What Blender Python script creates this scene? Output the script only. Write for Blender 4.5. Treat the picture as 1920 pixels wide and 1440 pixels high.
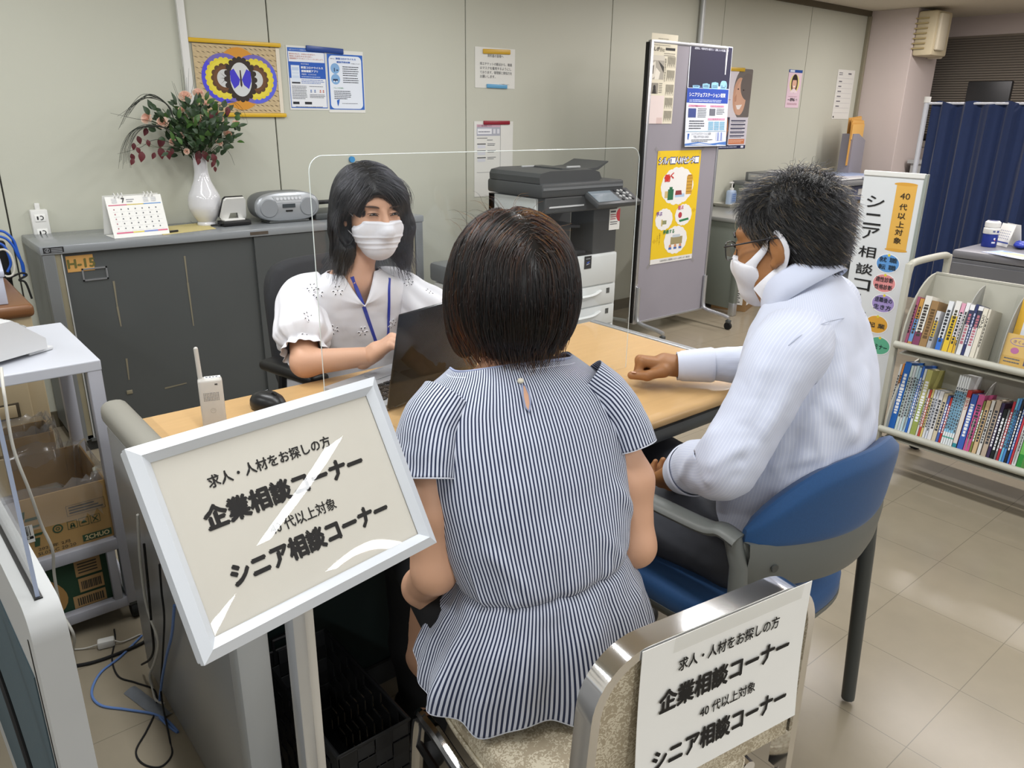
# An employment-counselling corner in a public office: a desk with three people, signs, cabinets, copier and book trolley.
import bpy, bmesh, math, random
import numpy as np
from mathutils import Vector, Matrix, noise

scene = bpy.context.scene
for _o in list(bpy.data.objects):
    bpy.data.objects.remove(_o, do_unlink=True)
COL = scene.collection
PI = math.pi

# ------------------------------------------------------------------ camera
FOC, YAW, PITCH, ROLL, EYE = 1449.12, 0.69816, 0.33884, 0.014453, 1.40
_F = np.array([math.sin(YAW) * math.cos(PITCH), math.cos(YAW) * math.cos(PITCH), -math.sin(PITCH)])
_R0 = np.array([math.cos(YAW), -math.sin(YAW), 0.0])
_U0 = np.cross(_R0, _F)
_R = math.cos(ROLL) * _R0 + math.sin(ROLL) * _U0
_U = -math.sin(ROLL) * _R0 + math.cos(ROLL) * _U0
cam = bpy.data.cameras.new('camera')
cam.sensor_fit = 'HORIZONTAL'
cam.sensor_width = 36.0
cam.lens = 36.0 * FOC / 1920.0
cam.clip_start = 0.02
cam_o = bpy.data.objects.new('camera', cam)
COL.objects.link(cam_o)
cam_o.matrix_world = Matrix(((_R[0], _U[0], -_F[0], 0), (_R[1], _U[1], -_F[1], 0), (_R[2], _U[2], -_F[2], EYE), (0, 0, 0, 1)))
scene.camera = cam_o

# ------------------------------------------------------------------ world, lamps, exposure
w = bpy.data.worlds.new('world')
scene.world = w
w.use_nodes = True
bg = w.node_tree.nodes['Background']
bg.inputs[0].default_value = (0.93, 0.96, 1.0, 1)
bg.inputs[1].default_value = 0.36
CEIL = 2.30
LAMP_W = 20.5
def lamp(x, y, power=LAMP_W, col=(0.97, 0.985, 1.0)):
    l = bpy.data.lights.new('ceiling_lamp', 'AREA')
    l.shape = 'RECTANGLE'; l.size = 0.16; l.size_y = 1.2
    l.energy = power; l.color = col
    o = bpy.data.objects.new('ceiling_lamp', l)
    o.location = (x, y, CEIL - 0.03)
    COL.objects.link(o)
for _x in (-1.3, 0.5, 2.33, 4.5, 6.7):
    for _y in (-3.3, -1.35, 1.0, 2.5):
        if _x > 4: lamp(_x, _y, LAMP_W * 1.35, (1.0, 0.945, 0.935))   # the far tubes are warmer
        else: lamp(_x, _y)
scene.view_settings.view_transform = 'Standard'
scene.view_settings.look = 'None'
scene.view_settings.gamma = 1.0
scene.view_settings.use_curve_mapping = False
scene.view_settings.exposure = 0.0

# ------------------------------------------------------------------ points seen at a pixel on a known plane
def ray(px, py):
    return _F + (px - 960) / FOC * _R - (py - 720) / FOC * _U
def at(px, py, X=None, Y=None, Z=None, d=None):
    v = ray(px, py)
    if X is not None: t = X / v[0]
    elif Y is not None: t = Y / v[1]
    elif Z is not None: t = (Z - EYE) / v[2]
    else: t = d
    return np.array([0, 0, EYE]) + t * v

# ------------------------------------------------------------------ colours and materials
def lin(h):
    h = h.lstrip('#')
    c = [int(h[i:i + 2], 16) / 255 for i in (0, 2, 4)]
    return tuple(x / 12.92 if x <= 0.04045 else ((x + 0.055) / 1.055) ** 2.4 for x in c)
_mats = {}
def mat(name, col, rough=0.5, metal=0.0, spec=0.5, var=None, bump=None, coat=0.0, sss=0.0, stretch=(1, 1, 1), coords='Object', sheen=0.0, trans=0.0, ior=1.45, alpha=1.0):
    """var = (noise scale, amount) mottles the colour; bump = (noise scale, strength, distance)."""
    if name in _mats: return _mats[name]
    m = bpy.data.materials.new(name); m.use_nodes = True
    nt = m.node_tree; b = nt.nodes['Principled BSDF']
    c = lin(col) if isinstance(col, str) else col
    b.inputs['Base Color'].default_value = (*c, 1)
    b.inputs['Roughness'].default_value = rough
    b.inputs['Metallic'].default_value = metal
    b.inputs['Specular IOR Level'].default_value = spec
    b.inputs['Coat Weight'].default_value = coat
    b.inputs['Coat Roughness'].default_value = 0.08
    b.inputs['IOR'].default_value = ior
    if trans: b.inputs['Transmission Weight'].default_value = trans
    if alpha < 1: b.inputs['Alpha'].default_value = alpha
    if sheen: b.inputs['Sheen Weight'].default_value = sheen
    if sss:
        b.inputs['Subsurface Weight'].default_value = sss
        b.inputs['Subsurface Radius'].default_value = (1.0, 0.35, 0.2)
        b.inputs['Subsurface Scale'].default_value = 0.008
    if var or bump:
        tc = nt.nodes.new('ShaderNodeTexCoord'); mp = nt.nodes.new('ShaderNodeMapping')
        mp.inputs['Scale'].default_value = stretch
        nt.links.new(tc.outputs[coords], mp.inputs[0])
        def nz(s, det=4):
            n = nt.nodes.new('ShaderNodeTexNoise'); n.inputs['Scale'].default_value = s; n.inputs['Detail'].default_value = det
            nt.links.new(mp.outputs[0], n.inputs['Vector']); return n
        if var:
            n = nz(var[0]); mx = nt.nodes.new('ShaderNodeMix'); mx.data_type = 'RGBA'
            k = var[1]
            mx.inputs['A'].default_value = (*[max(0, x * (1 - k)) for x in c], 1)
            mx.inputs['B'].default_value = (*[min(1, x * (1 + k)) for x in c], 1)
            nt.links.new(n.outputs['Fac'], mx.inputs['Factor']); nt.links.new(mx.outputs['Result'], b.inputs['Base Color'])
        if bump:
            n = nz(bump[0], 3); bp = nt.nodes.new('ShaderNodeBump')
            bp.inputs['Strength'].default_value = bump[1]; bp.inputs['Distance'].default_value = bump[2] if len(bump) > 2 else 0.002
            nt.links.new(n.outputs['Fac'], bp.inputs['Height']); nt.links.new(bp.outputs[0], b.inputs['Normal'])
    _mats[name] = m
    return m
def clear(name, tint=(1, 1, 1), rough=0.0, ior=1.49, haze=0.0):
    """Thin clear plastic: lets the scene through and mirrors more at a slant; haze adds a little scatter."""
    if name in _mats: return _mats[name]
    m = bpy.data.materials.new(name); m.use_nodes = True; nt = m.node_tree; nt.nodes.remove(nt.nodes['Principled BSDF'])
    t = nt.nodes.new('ShaderNodeBsdfTransparent'); t.inputs[0].default_value = (*tint, 1)
    g = nt.nodes.new('ShaderNodeBsdfGlossy'); g.inputs['Roughness'].default_value = rough
    lw = nt.nodes.new('ShaderNodeLayerWeight'); r0 = ((ior - 1) / (ior + 1)) ** 2
    mx = nt.nodes.new('ShaderNodeMixShader'); nt.links.new(math_node(nt, 'ADD', r0, math_node(nt, 'MULTIPLY', math_node(nt, 'POWER', lw.outputs['Facing'], 5.0), 1 - r0)), mx.inputs[0])
    base = t.outputs[0]
    if haze:
        d = nt.nodes.new('ShaderNodeBsdfDiffuse'); d.inputs[0].default_value = (.8, .8, .8, 1)
        mh = nt.nodes.new('ShaderNodeMixShader'); mh.inputs[0].default_value = haze; nt.links.new(base, mh.inputs[1]); nt.links.new(d.outputs[0], mh.inputs[2]); base = mh.outputs[0]
    nt.links.new(base, mx.inputs[1]); nt.links.new(g.outputs[0], mx.inputs[2])
    nt.links.new(mx.outputs[0], nt.nodes['Material Output'].inputs['Surface']); _mats[name] = m
    return m
def paint(h, rough=0.6):
    """A plain printed or painted colour."""
    return mat('colour_' + h.lstrip('#') + ('' if rough == 0.6 else '_%d' % int(rough * 100)), h, rough)
def math_node(nt, op, a, b=None, c=None):
    n = nt.nodes.new('ShaderNodeMath'); n.operation = op
    for i, x in enumerate((a, b, c)):
        if x is None: continue
        if isinstance(x, (int, float)): n.inputs[i].default_value = x
        else: nt.links.new(x, n.inputs[i])
    return n.outputs[0]

# ------------------------------------------------------------------ mesh building
def frame(o, x, y):
    """Matrix with origin o, local x axis along x, local y towards y, z = x cross y."""
    x = Vector(x).normalized(); z = x.cross(Vector(y)).normalized(); y = z.cross(x)
    m = Matrix((x, y, z)).transposed().to_4x4(); m.translation = Vector(o); return m
def TR(loc=(0, 0, 0), rz=0.0, rx=0.0, ry=0.0):
    return Matrix.Translation(Vector(loc)) @ Matrix.Rotation(rz, 4, 'Z') @ Matrix.Rotation(ry, 4, 'Y') @ Matrix.Rotation(rx, 4, 'X')
class MB:
    """Collects shapes and links them as one mesh object."""
    def __init__(s, M=None):
        s.v, s.f, s.mi, s.mats, s.uv, s.M = [], [], [], [], {}, M or Matrix()
    def add(s, verts, faces, m, M=None, uv=None):
        T = s.M @ M if M is not None else s.M
        T = np.array(T); vs = np.asarray(verts, float).reshape(-1, 3) @ T[:3, :3].T + T[:3, 3]
        k = len(s.v)
        if m not in s.mats: s.mats.append(m)
        i = s.mats.index(m)
        s.v.extend(map(tuple, vs)); s.f.extend([tuple(a + k for a in f) for f in faces]); s.mi.extend([i] * len(faces))
        if uv is not None:
            for j, u in enumerate(uv): s.uv[k + j] = u
        return s
    def box(s, c, size, m, r=0.0, M=None, seg=2):
        sx, sy, sz = [x / 2 for x in size]
        if r <= 0:
            vs = [(c[0] + a * sx, c[1] + b * sy, c[2] + d * sz) for a in (-1, 1) for b in (-1, 1) for d in (-1, 1)]
            return s.add(vs, [(0, 1, 3, 2), (4, 6, 7, 5), (0, 4, 5, 1), (2, 3, 7, 6), (0, 2, 6, 4), (1, 5, 7, 3)], m, M)
        bm = bmesh.new(); bmesh.ops.create_cube(bm, size=1.0)
        for v in bm.verts: v.co = Vector((c[0] + v.co.x * size[0], c[1] + v.co.y * size[1], c[2] + v.co.z * size[2]))
        bmesh.ops.bevel(bm, geom=bm.edges[:], offset=min(r, min(size) * 0.49), segments=seg, profile=0.5, affect='EDGES')
        vs = [tuple(v.co) for v in bm.verts]; bm.verts.index_update()
        fs = [tuple(v.index for v in f.verts) for f in bm.faces]; bm.free()
        return s.add(vs, fs, m, M)
    def span(s, a, b, m, r=0.0, M=None):
        return s.box([(x + y) / 2 for x, y in zip(a, b)], [abs(y - x) for x, y in zip(a, b)], m, r, M)
    def tube(s, pts, r, m, n=10, M=None, caps=True, closed=False, flat=None):
        """Round tube along pts; r a number or one per point. flat=(k, up) squashes the section."""
        P = [Vector(p) for p in pts]; N = len(P)
        R = r if hasattr(r, '__len__') else [r] * N
        vs, fs = [], []; ref = None
        for i, p in enumerate(P):
            t = (P[(i + 1) % N] - P[i - 1]) if closed else (P[min(i + 1, N - 1)] - P[max(i - 1, 0)])
            t.normalize()
            if ref is None:
                ref = Vector((0, 0, 1)) if abs(t.z) < 0.9 else Vector((1, 0, 0))
                if flat: ref = Vector(flat[1])
            x = (ref - t * ref.dot(t)).normalized(); y = t.cross(x); ref = x
            for k in range(n):
                a = 2 * PI * k / n
                vs.append(tuple(p + (x * math.cos(a) * (flat[0] if flat else 1) + y * math.sin(a)) * R[i]))
        for i in range(N if closed else N - 1):
            j = (i + 1) % N
            for k in range(n):
                fs.append((i * n + k, i * n + (k + 1) % n, j * n + (k + 1) % n, j * n + k))
        if caps and not closed:
            fs.append(tuple(reversed(range(n)))); fs.append(tuple((N - 1) * n + k for k in range(n)))
        return s.add(vs, fs, m, M)
    def cyl(s, a, b, r, m, r2=None, n=24, M=None):
        return s.tube([a, b], [r, r if r2 is None else r2], m, n, M)
    def lathe(s, prof, m, n=40, M=None, cap=True):
        """prof: (radius, z) pairs."""
        vs = [(r * math.cos(2 * PI * k / n), r * math.sin(2 * PI * k / n), z) for r, z in prof for k in range(n)]
        fs = [(i * n + k, i * n + (k + 1) % n, (i + 1) * n + (k + 1) % n, (i + 1) * n + k) for i in range(len(prof) - 1) for k in range(n)]
        if cap:
            fs.append(tuple(reversed(range(n)))); fs.append(tuple((len(prof) - 1) * n + k for k in range(n)))
        return s.add(vs, fs, m, M)
    def prism(s, poly, h, m, M=None, z0=0.0):
        """Polygon in local xy, extruded from z0 by h."""
        n = len(poly)
        vs = [(x, y, z0) for x, y in poly] + [(x, y, z0 + h) for x, y in poly]
        fs = [tuple(reversed(range(n))), tuple(range(n, 2 * n))] + [(i, (i + 1) % n, n + (i + 1) % n, n + i) for i in range(n)]
        return s.add(vs, fs, m, M)
    def face(s, pts, m, M=None):
        return s.add(pts, [tuple(range(len(pts)))], m, M)
    def grid(s, G, m, M=None, closed=False, uv=None, capends=False):
        """G: rows x cols x 3 points."""
        G = np.asarray(G, float); nr, nc = G.shape[:2]
        fs = []
        for i in range(nr - 1):
            for j in range(nc if closed else nc - 1):
                k = (j + 1) % nc
                fs.append((i * nc + j, i * nc + k, (i + 1) * nc + k, (i + 1) * nc + j))
        if capends:
            fs.append(tuple(reversed(range(nc)))); fs.append(tuple((nr - 1) * nc + k for k in range(nc)))
        return s.add(G.reshape(-1, 3), fs, m, M, uv)
    def ell(s, c, r, m, n=16, M=None):
        T = Matrix.Translation(Vector(c)) @ Matrix.Diagonal((*r, 1))
        nr = max(6, n // 2)
        prof = [(max(1e-4, math.sin(PI * i / nr)), -math.cos(PI * i / nr)) for i in range(nr + 1)]
        return s.lathe(prof, m, n, (M @ T) if M is not None else T, cap=False)
    def build(s, name, parent=None, smooth=35, mw=None):
        me = bpy.data.meshes.new(name)
        me.from_pydata(s.v, [], s.f)
        for m in s.mats: me.materials.append(m)
        me.polygons.foreach_set('material_index', s.mi)
        if s.uv:
            ul = me.uv_layers.new(name='UVMap')
            vi = np.empty(len(me.loops), int); me.loops.foreach_get('vertex_index', vi)
            tab = np.zeros((len(s.v), 2))
            for k, u in s.uv.items(): tab[k] = u
            ul.data.foreach_set('uv', tab[vi].ravel().astype(np.float32))
        if smooth:
            me.polygons.foreach_set('use_smooth', [True] * len(me.polygons))
            me.set_sharp_from_angle(angle=math.radians(smooth))
        me.update()
        o = bpy.data.objects.new(name, me); COL.objects.link(o)
        if parent is not None: o.parent = parent
        if mw is not None: o.matrix_world = mw
        return o
def tag(o, label=None, cat=None, group=None, kind=None):
    if label: o['label'] = label
    if cat: o['category'] = cat
    if group: o['group'] = group
    if kind: o['kind'] = kind
    return o
def thing(name, label, cat, loc=(0, 0, 0), rz=0.0, group=None, M=None):
    o = bpy.data.objects.new(name, None); COL.objects.link(o)
    o.empty_display_size = 0.05
    if M is not None: o.matrix_world = M
    else: o.location = loc; o.rotation_euler = (0, 0, rz)
    return tag(o, label, cat, group)
def dup(o, parent=None):
    c = o.copy(); COL.objects.link(c)
    if parent is not None: c.parent = parent
    for ch in [x for x in COL.objects if x.parent == o]: dup(ch, c)
    return c
def smooth_path(pts, n=8, closed=False):
    """Catmull-Rom through pts."""
    P = [np.array(p, float) for p in pts]; N = len(P); out = []
    rng = range(N) if closed else range(N - 1)
    for i in rng:
        a = P[(i - 1) % N] if closed or i > 0 else 2 * P[0] - P[1]
        b, c = P[i], P[(i + 1) % N]
        d = P[(i + 2) % N] if closed or i + 2 < N else 2 * P[-1] - P[-2]
        for k in range(n):
            t = k / n
            out.append(0.5 * (2 * b + (c - a) * t + (2 * a - 5 * b + 4 * c - d) * t * t + (3 * b - a - 3 * c + d) * t ** 3))
    if not closed: out.append(P[-1])
    return out

# ------------------------------------------------------------------ sheets with printing and lettering
_glyphs = {}
def glyphs(body):
    """Flat outline of a line of text at size 1, as (verts, faces, width, ymin, ymax)."""
    if body in _glyphs: return _glyphs[body]
    cu = bpy.data.curves.new('line', 'FONT'); cu.body = body; cu.size = 1.0; cu.resolution_u = 2
    o = bpy.data.objects.new('line', cu); COL.objects.link(o)
    dg = bpy.context.evaluated_depsgraph_get()
    me = bpy.data.meshes.new_from_object(o.evaluated_get(dg))
    v = np.empty(len(me.vertices) * 3); me.vertices.foreach_get('co', v); v = v.reshape(-1, 3)
    f = [tuple(p.vertices) for p in me.polygons]
    bpy.data.objects.remove(o, do_unlink=True); bpy.data.curves.remove(cu); bpy.data.meshes.remove(me)
    x0, x1 = (v[:, 0].min(), v[:, 0].max()) if len(v) else (0, 1)
    v[:, 0] -= x0
    g = (v, f, x1 - x0, v[:, 1].min() if len(v) else 0, v[:, 1].max() if len(v) else 1)
    _glyphs[body] = g
    return g
def put_text(mb, body, x, y, w, hgt, m, z=0.0, bold=0.0, align='c', M=None, sx=None):
    """One line fitted in height hgt (cap to base) around (x, y); w limits (or sets) its width."""
    v, f, gw, y0, y1 = glyphs(body)
    s = hgt / max(y1 - y0, 1e-3)
    kx = s if w is None else w / max(gw, 1e-3)
    if sx: kx = s * sx
    width = gw * kx
    ox = {'c': x - width / 2, 'l': x, 'r': x - width}[align]
    q = np.stack([v[:, 0] * kx + ox, (v[:, 1] - (y0 + y1) / 2) * s + y, np.full(len(v), z)], 1)
    offs = [(0, 0)] if not bold else [(-bold, 0), (bold, 0), (0, bold), (0, -bold), (bold * .7, bold * .7), (-bold * .7, -bold * .7)]
    for i, (a, b) in enumerate(offs):
        mb.add(q + np.array([a, b, 2e-5 * i]), f, m, M)
def sheet(name, label, cat, M, wd, ht, m, group=None, thick=0.0008, curl=0.0):
    """A paper or poster: local x right, y up, z out of its face, centred; curl lifts its lower edge."""
    n = 8 if curl else 1
    mb = MB()
    ys = np.linspace(ht / 2, -ht / 2, n + 1)
    top = [[(x, y, thick + curl * ((ht / 2 - y) / ht) ** 2) for x in (-wd / 2, wd / 2)] for y in ys]
    bot = [[(x, y, curl * ((ht / 2 - y) / ht) ** 2) for x in (-wd / 2, wd / 2)] for y in ys]
    G = [t[0:2][::1] for t in top]
    mb.grid([[t[1], t[0]] for t in top], m); mb.grid(bot, m)
    for k in (0, 1):
        mb.grid([[a[k], b[k]] for a, b in zip(top, bot)] if k else [[b[k], a[k]] for a, b in zip(top, bot)], m)
    mb.face([bot[0][0], bot[0][1], top[0][1], top[0][0]], m); mb.face([top[-1][0], top[-1][1], bot[-1][1], bot[-1][0]], m)
    o = mb.build(name, smooth=0, mw=M)
    tag(o, label, cat, group)
    o['w'], o['h'], o['t'] = wd, ht, thick
    return o
class Print:
    """Printing on a sheet; positions are fractions of the sheet, (0,0) its top edge's beginning."""
    def __init__(s, sh, z=0.0004):
        s.sh, s.w, s.h, s.z = sh, sh['w'], sh['h'], sh['t'] + z
        s.mb, s.tx, s.k = MB(), MB(), 0
    def p(s, x, y): return ((x - .5) * s.w, (.5 - y) * s.h)
    def zz(s): s.k += 1; return s.z + 0.0009 * (1 - math.exp(-s.k / 400.0)) + 2e-6 * s.k
    def put(s, P, c):
        """A printed patch, trimmed to the sheet."""
        for ax, lim, sg in ((0, s.w / 2, 1), (0, -s.w / 2, -1), (1, s.h / 2, 1), (1, -s.h / 2, -1)):
            Q = []
            for i in range(len(P)):
                a, b = P[i - 1], P[i]; ia, ib = sg * a[ax] <= sg * lim + 1e-9, sg * b[ax] <= sg * lim + 1e-9
                if ia != ib:
                    t = (lim - a[ax]) / (b[ax] - a[ax]); Q.append(tuple(p + (q - p) * t for p, q in zip(a, b)))
                if ib: Q.append(b)
            P = Q
            if len(P) < 3: return
        s.mb.face(P, paint(c))
    def r(s, x0, y0, x1, y1, c):
        z = s.zz(); a, b = s.p(x0, y0), s.p(x1, y1)
        s.put([(a[0], b[1], z), (b[0], b[1], z), (b[0], a[1], z), (a[0], a[1], z)], c); return s
    def poly(s, pts, c):
        z = s.zz(); s.put([(*s.p(x, y), z) for x, y in (reversed(pts) if area2(pts) > 0 else pts)], c); return s
    def e(s, cx, cy, rx, ry, c, n=28, a0=0, a1=2 * PI, rot=0.0):
        """Ellipse; rx, ry as fractions of the sheet's width."""
        z = s.zz(); x, y = s.p(cx, cy); full = abs(a1 - a0 - 2 * PI) < 1e-6
        P = []
        for k in range(n if full else n + 1):
            a = a0 + (a1 - a0) * k / n; u, v = rx * s.w * math.cos(a), ry * s.w * math.sin(a)
            P.append((x + u * math.cos(rot) - v * math.sin(rot), y + u * math.sin(rot) + v * math.cos(rot), z))
        s.put(P, c); return s
    def lines(s, x0, y0, x1, n, dy, c='#555a60', t=0.4, jag=0.25, rnd=None):
        """Rows of small illegible print."""
        R = rnd or random.Random(int(x0 * 1000 + y0 * 100 + n))
        for i in range(n):
            y = y0 + i * dy; x = x0; end = x1 - (x1 - x0) * R.random() * jag * (1 if i == n - 1 else .3)
            while x < end:
                L = min((x1 - x0) * R.uniform(.04, .16), end - x)
                s.r(x, y, x + L, y + dy * t, c); x += L + (x1 - x0) * 0.012
        return s
    def t(s, body, x, y, hgt, c, w=None, bold=0.0, align='c', vertical=False):
        """Text line: x, y, w as fractions; hgt a fraction of the sheet's height."""
        if vertical:
            hh = hgt * s.h
            for i, ch in enumerate(body):
                if ch == ' ': continue
                a = s.p(x, y); yy = a[1] - i * hh * 1.12
                if ch == 'ー':
                    q = hh * .04; s.tx.face([(a[0] - q, yy - hh * .42, s.z + .0016), (a[0] + q, yy - hh * .42, s.z + .0016), (a[0] + q, yy + hh * .42, s.z + .0016), (a[0] - q, yy + hh * .42, s.z + .0016)], paint(c))
                    continue
                v, f, gw, y0, y1 = glyphs(ch)
                k = hh / 0.92
                mid = (y0 + y1) / 2
                put_text(s.tx, ch, a[0], yy, gw * k * (w or 1), (y1 - y0) * k, paint(c), s.z + .0016, bold)
            return s
        a = s.p(x, y)
        put_text(s.tx, body, a[0], a[1], None if w is None else w * s.w, hgt * s.h, paint(c), s.z + .0016, bold, align)
        return s
    def done(s, pname='print', tname='lettering', curl=0.0):
        for mb, nm in ((s.mb, pname), (s.tx, tname)):
            if mb.f:
                if curl:
                    mb.v = [(x, y, z + curl * ((s.h / 2 - y) / s.h) ** 2) for x, y, z in mb.v]
                mb.build(nm, s.sh, smooth=0)
def area2(p):
    return sum(p[i - 1][0] * p[i][1] - p[i][0] * p[i - 1][1] for i in range(len(p)))
def wall_sheet(name, label, cat, px0, py0, px1, py1, m, Y=3.866, size=None, X=None, group=None, rot=0.0, thick=0.0008):
    """A sheet on the back wall whose corners are seen at the two pixels."""
    a, b = at(px0, py0, Y=Y), at(px1, py1, Y=Y)
    c = (a + b) / 2; wd, ht = abs(b[0] - a[0]), abs(a[2] - b[2])
    if size: wd, ht = size
    return sheet(name, label, cat, frame(c, (math.cos(rot), 0, math.sin(rot)), (-math.sin(rot), 0, math.cos(rot))), wd, ht, m, group, thick)

# ------------------------------------------------------------------ smooth solids (distance fields) for bodies and hair
def _dot(a, b): return (a * b).sum(-1)
class Solid:
    """A smooth union of tapered limbs and ellipsoids, meshed as one continuous surface."""
    def __init__(s): s.ops = []
    def cap(s, a, b, ra, rb=None, k=0.02, sub=False):
        a, b = np.array(a, float), np.array(b, float); rb = ra if rb is None else rb
        ab = b - a; L = max(_dot(ab, ab), 1e-12)
        def f(P):
            h = np.clip(((P - a) @ ab) / L, 0, 1)
            return np.sqrt((((P - a) - h[..., None] * ab) ** 2).sum(-1)) - (ra + (rb - ra) * h)
        R = max(ra, rb)
        s.ops.append((f, np.minimum(a, b) - R, np.maximum(a, b) + R, k, sub)); return s
    def chain(s, pts, radii, k=0.02):
        for i in range(len(pts) - 1): s.cap(pts[i], pts[i + 1], radii[i], radii[i + 1], k)
        return s
    def ell(s, c, r, k=0.02, M=None, sub=False):
        """Ellipsoid; M a 3x3 whose columns are its axes."""
        c, r = np.array(c, float), np.array(r, float); A = np.eye(3) if M is None else np.array(M)[:3, :3]
        def f(P):
            q = (P - c) @ A
            k0 = np.sqrt(((q / r) ** 2).sum(-1)); k1 = np.sqrt(((q / r ** 2) ** 2).sum(-1))
            return k0 * (k0 - 1) / np.maximum(k1, 1e-9)
        e = np.sqrt(((A * r) ** 2).sum(1))
        s.ops.append((f, c - e, c + e, k, sub)); return s
    def half(s, p, n):
        """Keep the side that n points away from."""
        p, n = np.array(p, float), np.array(n, float); n = n / np.linalg.norm(n)
        s.ops.append((lambda P: (P - p) @ n, None, None, 0, 'clip')); return s
    def func(s, f, lo, hi, k=0.02, sub=False):
        s.ops.append((f, np.array(lo, float), np.array(hi, float), k, sub)); return s
    def __call__(s, P):
        d = np.full(P.shape[:-1], 1e3)
        for f, lo, hi, k, sub in s.ops: d = s._mix(d, f(P), k, sub)
        return d
    @staticmethod
    def _mix(d, e, k, sub):
        if sub == 'clip': return np.maximum(d, e)
        if sub:
            if k <= 0: return np.maximum(d, -e)
            h = np.clip(0.5 - 0.5 * (d + e) / k, 0, 1); return d + (-e - d) * h + k * h * (1 - h)
        if k <= 0: return np.minimum(d, e)
        h = np.clip(0.5 + 0.5 * (e - d) / k, 0, 1)
        return e + (d - e) * h - k * h * (1 - h)
    def mesh(s, cell=0.006, lo=None, hi=None, post=None):
        if lo is None:
            lo = np.min([o[1] for o in s.ops if o[1] is not None and not o[4]], 0) - 3 * cell
            hi = np.max([o[2] for o in s.ops if o[2] is not None and not o[4]], 0) + 3 * cell
        lo, hi = np.array(lo, float), np.array(hi, float)
        n = np.ceil((hi - lo) / cell).astype(int) + 1
        ax = [lo[i] + cell * np.arange(n[i]) for i in range(3)]
        D = np.full(n, 0.1, np.float32)
        for f, a, b, k, sub in s.ops:
            if a is None: i0, i1 = np.zeros(3, int), n
            else:
                m = k + 3 * cell
                i0 = np.clip(np.floor((a - m - lo) / cell).astype(int), 0, n); i1 = np.clip(np.ceil((b + m - lo) / cell).astype(int) + 1, 0, n)
            if (i1 <= i0).any(): continue
            sl = tuple(slice(p, q) for p, q in zip(i0, i1))
            P = np.stack(np.meshgrid(*[ax[i][sl[i]] for i in range(3)], indexing='ij'), -1)
            D[sl] = s._mix(D[sl], f(P), k, sub)
        if post is not None:
            P = np.stack(np.meshgrid(*ax, indexing='ij'), -1); D = post(P, D)
        return nets(D, lo, cell)
def nets(D, lo, cell):
    """Surface nets: (vertices, quads) of the zero set of D."""
    S = D < 0
    nx, ny, nz = D.shape
    c = np.zeros((nx - 1, ny - 1, nz - 1), np.int8)
    for i in (0, 1):
        for j in (0, 1):
            for k in (0, 1): c += S[i:nx - 1 + i, j:ny - 1 + j, k:nz - 1 + k]
    mix = (c > 0) & (c < 8)
    I = np.argwhere(mix); idx = np.full(mix.shape, -1, np.int64); idx[tuple(I.T)] = np.arange(len(I))
    corner = [(i, j, k) for i in (0, 1) for j in (0, 1) for k in (0, 1)]
    V = {q: D[I[:, 0] + q[0], I[:, 1] + q[1], I[:, 2] + q[2]].astype(float) for q in corner}
    acc = np.zeros((len(I), 3)); cnt = np.zeros(len(I))
    for q in corner:
        for ax in range(3):
            if q[ax]: continue
            r = list(q); r[ax] = 1; r = tuple(r)
            a, b = V[q], V[r]; m = (a < 0) != (b < 0)
            t = np.where(m, a / np.where(m, a - b, 1), 0)
            p = np.tile(np.array(q, float), (len(I), 1)); p[:, ax] = t
            acc[m] += p[m]; cnt[m] += 1
    verts = lo + cell * (I + acc / np.maximum(cnt, 1)[:, None])
    faces = []
    for ax in range(3):
        sl0 = [slice(None)] * 3; sl1 = [slice(None)] * 3
        sl0[ax] = slice(0, -1); sl1[ax] = slice(1, None)
        a, b = S[tuple(sl0)], S[tuple(sl1)]
        E = np.argwhere(a != b)
        u, v = (ax + 1) % 3, (ax + 2) % 3
        ok = (E[:, u] > 0) & (E[:, v] > 0) & (E[:, u] < D.shape[u] - 1) & (E[:, v] < D.shape[v] - 1)
        E = E[ok]
        if not len(E): continue
        def cellidx(du, dv):
            q = E.copy(); q[:, u] -= du; q[:, v] -= dv; return idx[q[:, 0], q[:, 1], q[:, 2]]
        Q = np.stack([cellidx(1, 1), cellidx(0, 1), cellidx(0, 0), cellidx(1, 0)], 1)
        flip = ~S[tuple(E.T)]
        Q[flip] = Q[flip][:, ::-1]
        faces.append(Q[(Q >= 0).all(1)])
    return verts, np.concatenate(faces) if faces else np.zeros((0, 4), int)
def np_mesh(name, V, Fc, m, parent=None, uv=None, smooth=True, sharp=None):
    me = bpy.data.meshes.new(name)
    Fc = np.asarray(Fc, np.int32)
    me.vertices.add(len(V)); me.vertices.foreach_set('co', np.asarray(V, np.float32).ravel())
    me.loops.add(Fc.size); me.loops.foreach_set('vertex_index', Fc.ravel())
    me.polygons.add(len(Fc)); me.polygons.foreach_set('loop_start', np.arange(0, Fc.size, Fc.shape[1], dtype=np.int32))
    me.update(calc_edges=True); me.validate()
    if uv is not None:
        ul = me.uv_layers.new(name='UVMap'); ul.data.foreach_set('uv', np.asarray(uv, np.float32)[Fc.ravel()].ravel())
    me.materials.append(m)
    me.polygons.foreach_set('use_smooth', [smooth] * len(me.polygons))
    if sharp: me.set_sharp_from_angle(angle=math.radians(sharp))
    o = bpy.data.objects.new(name, me); COL.objects.link(o)
    if parent is not None: o.parent = parent
    return o
def normals(V, Fc):
    n = np.zeros_like(V)
    a, b, c, d = (V[Fc[:, i]] for i in range(4))
    fn = np.cross(c - a, d - b)
    for i in range(4): np.add.at(n, Fc[:, i], fn)
    return n / np.maximum(np.linalg.norm(n, axis=1, keepdims=True), 1e-12)
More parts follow.
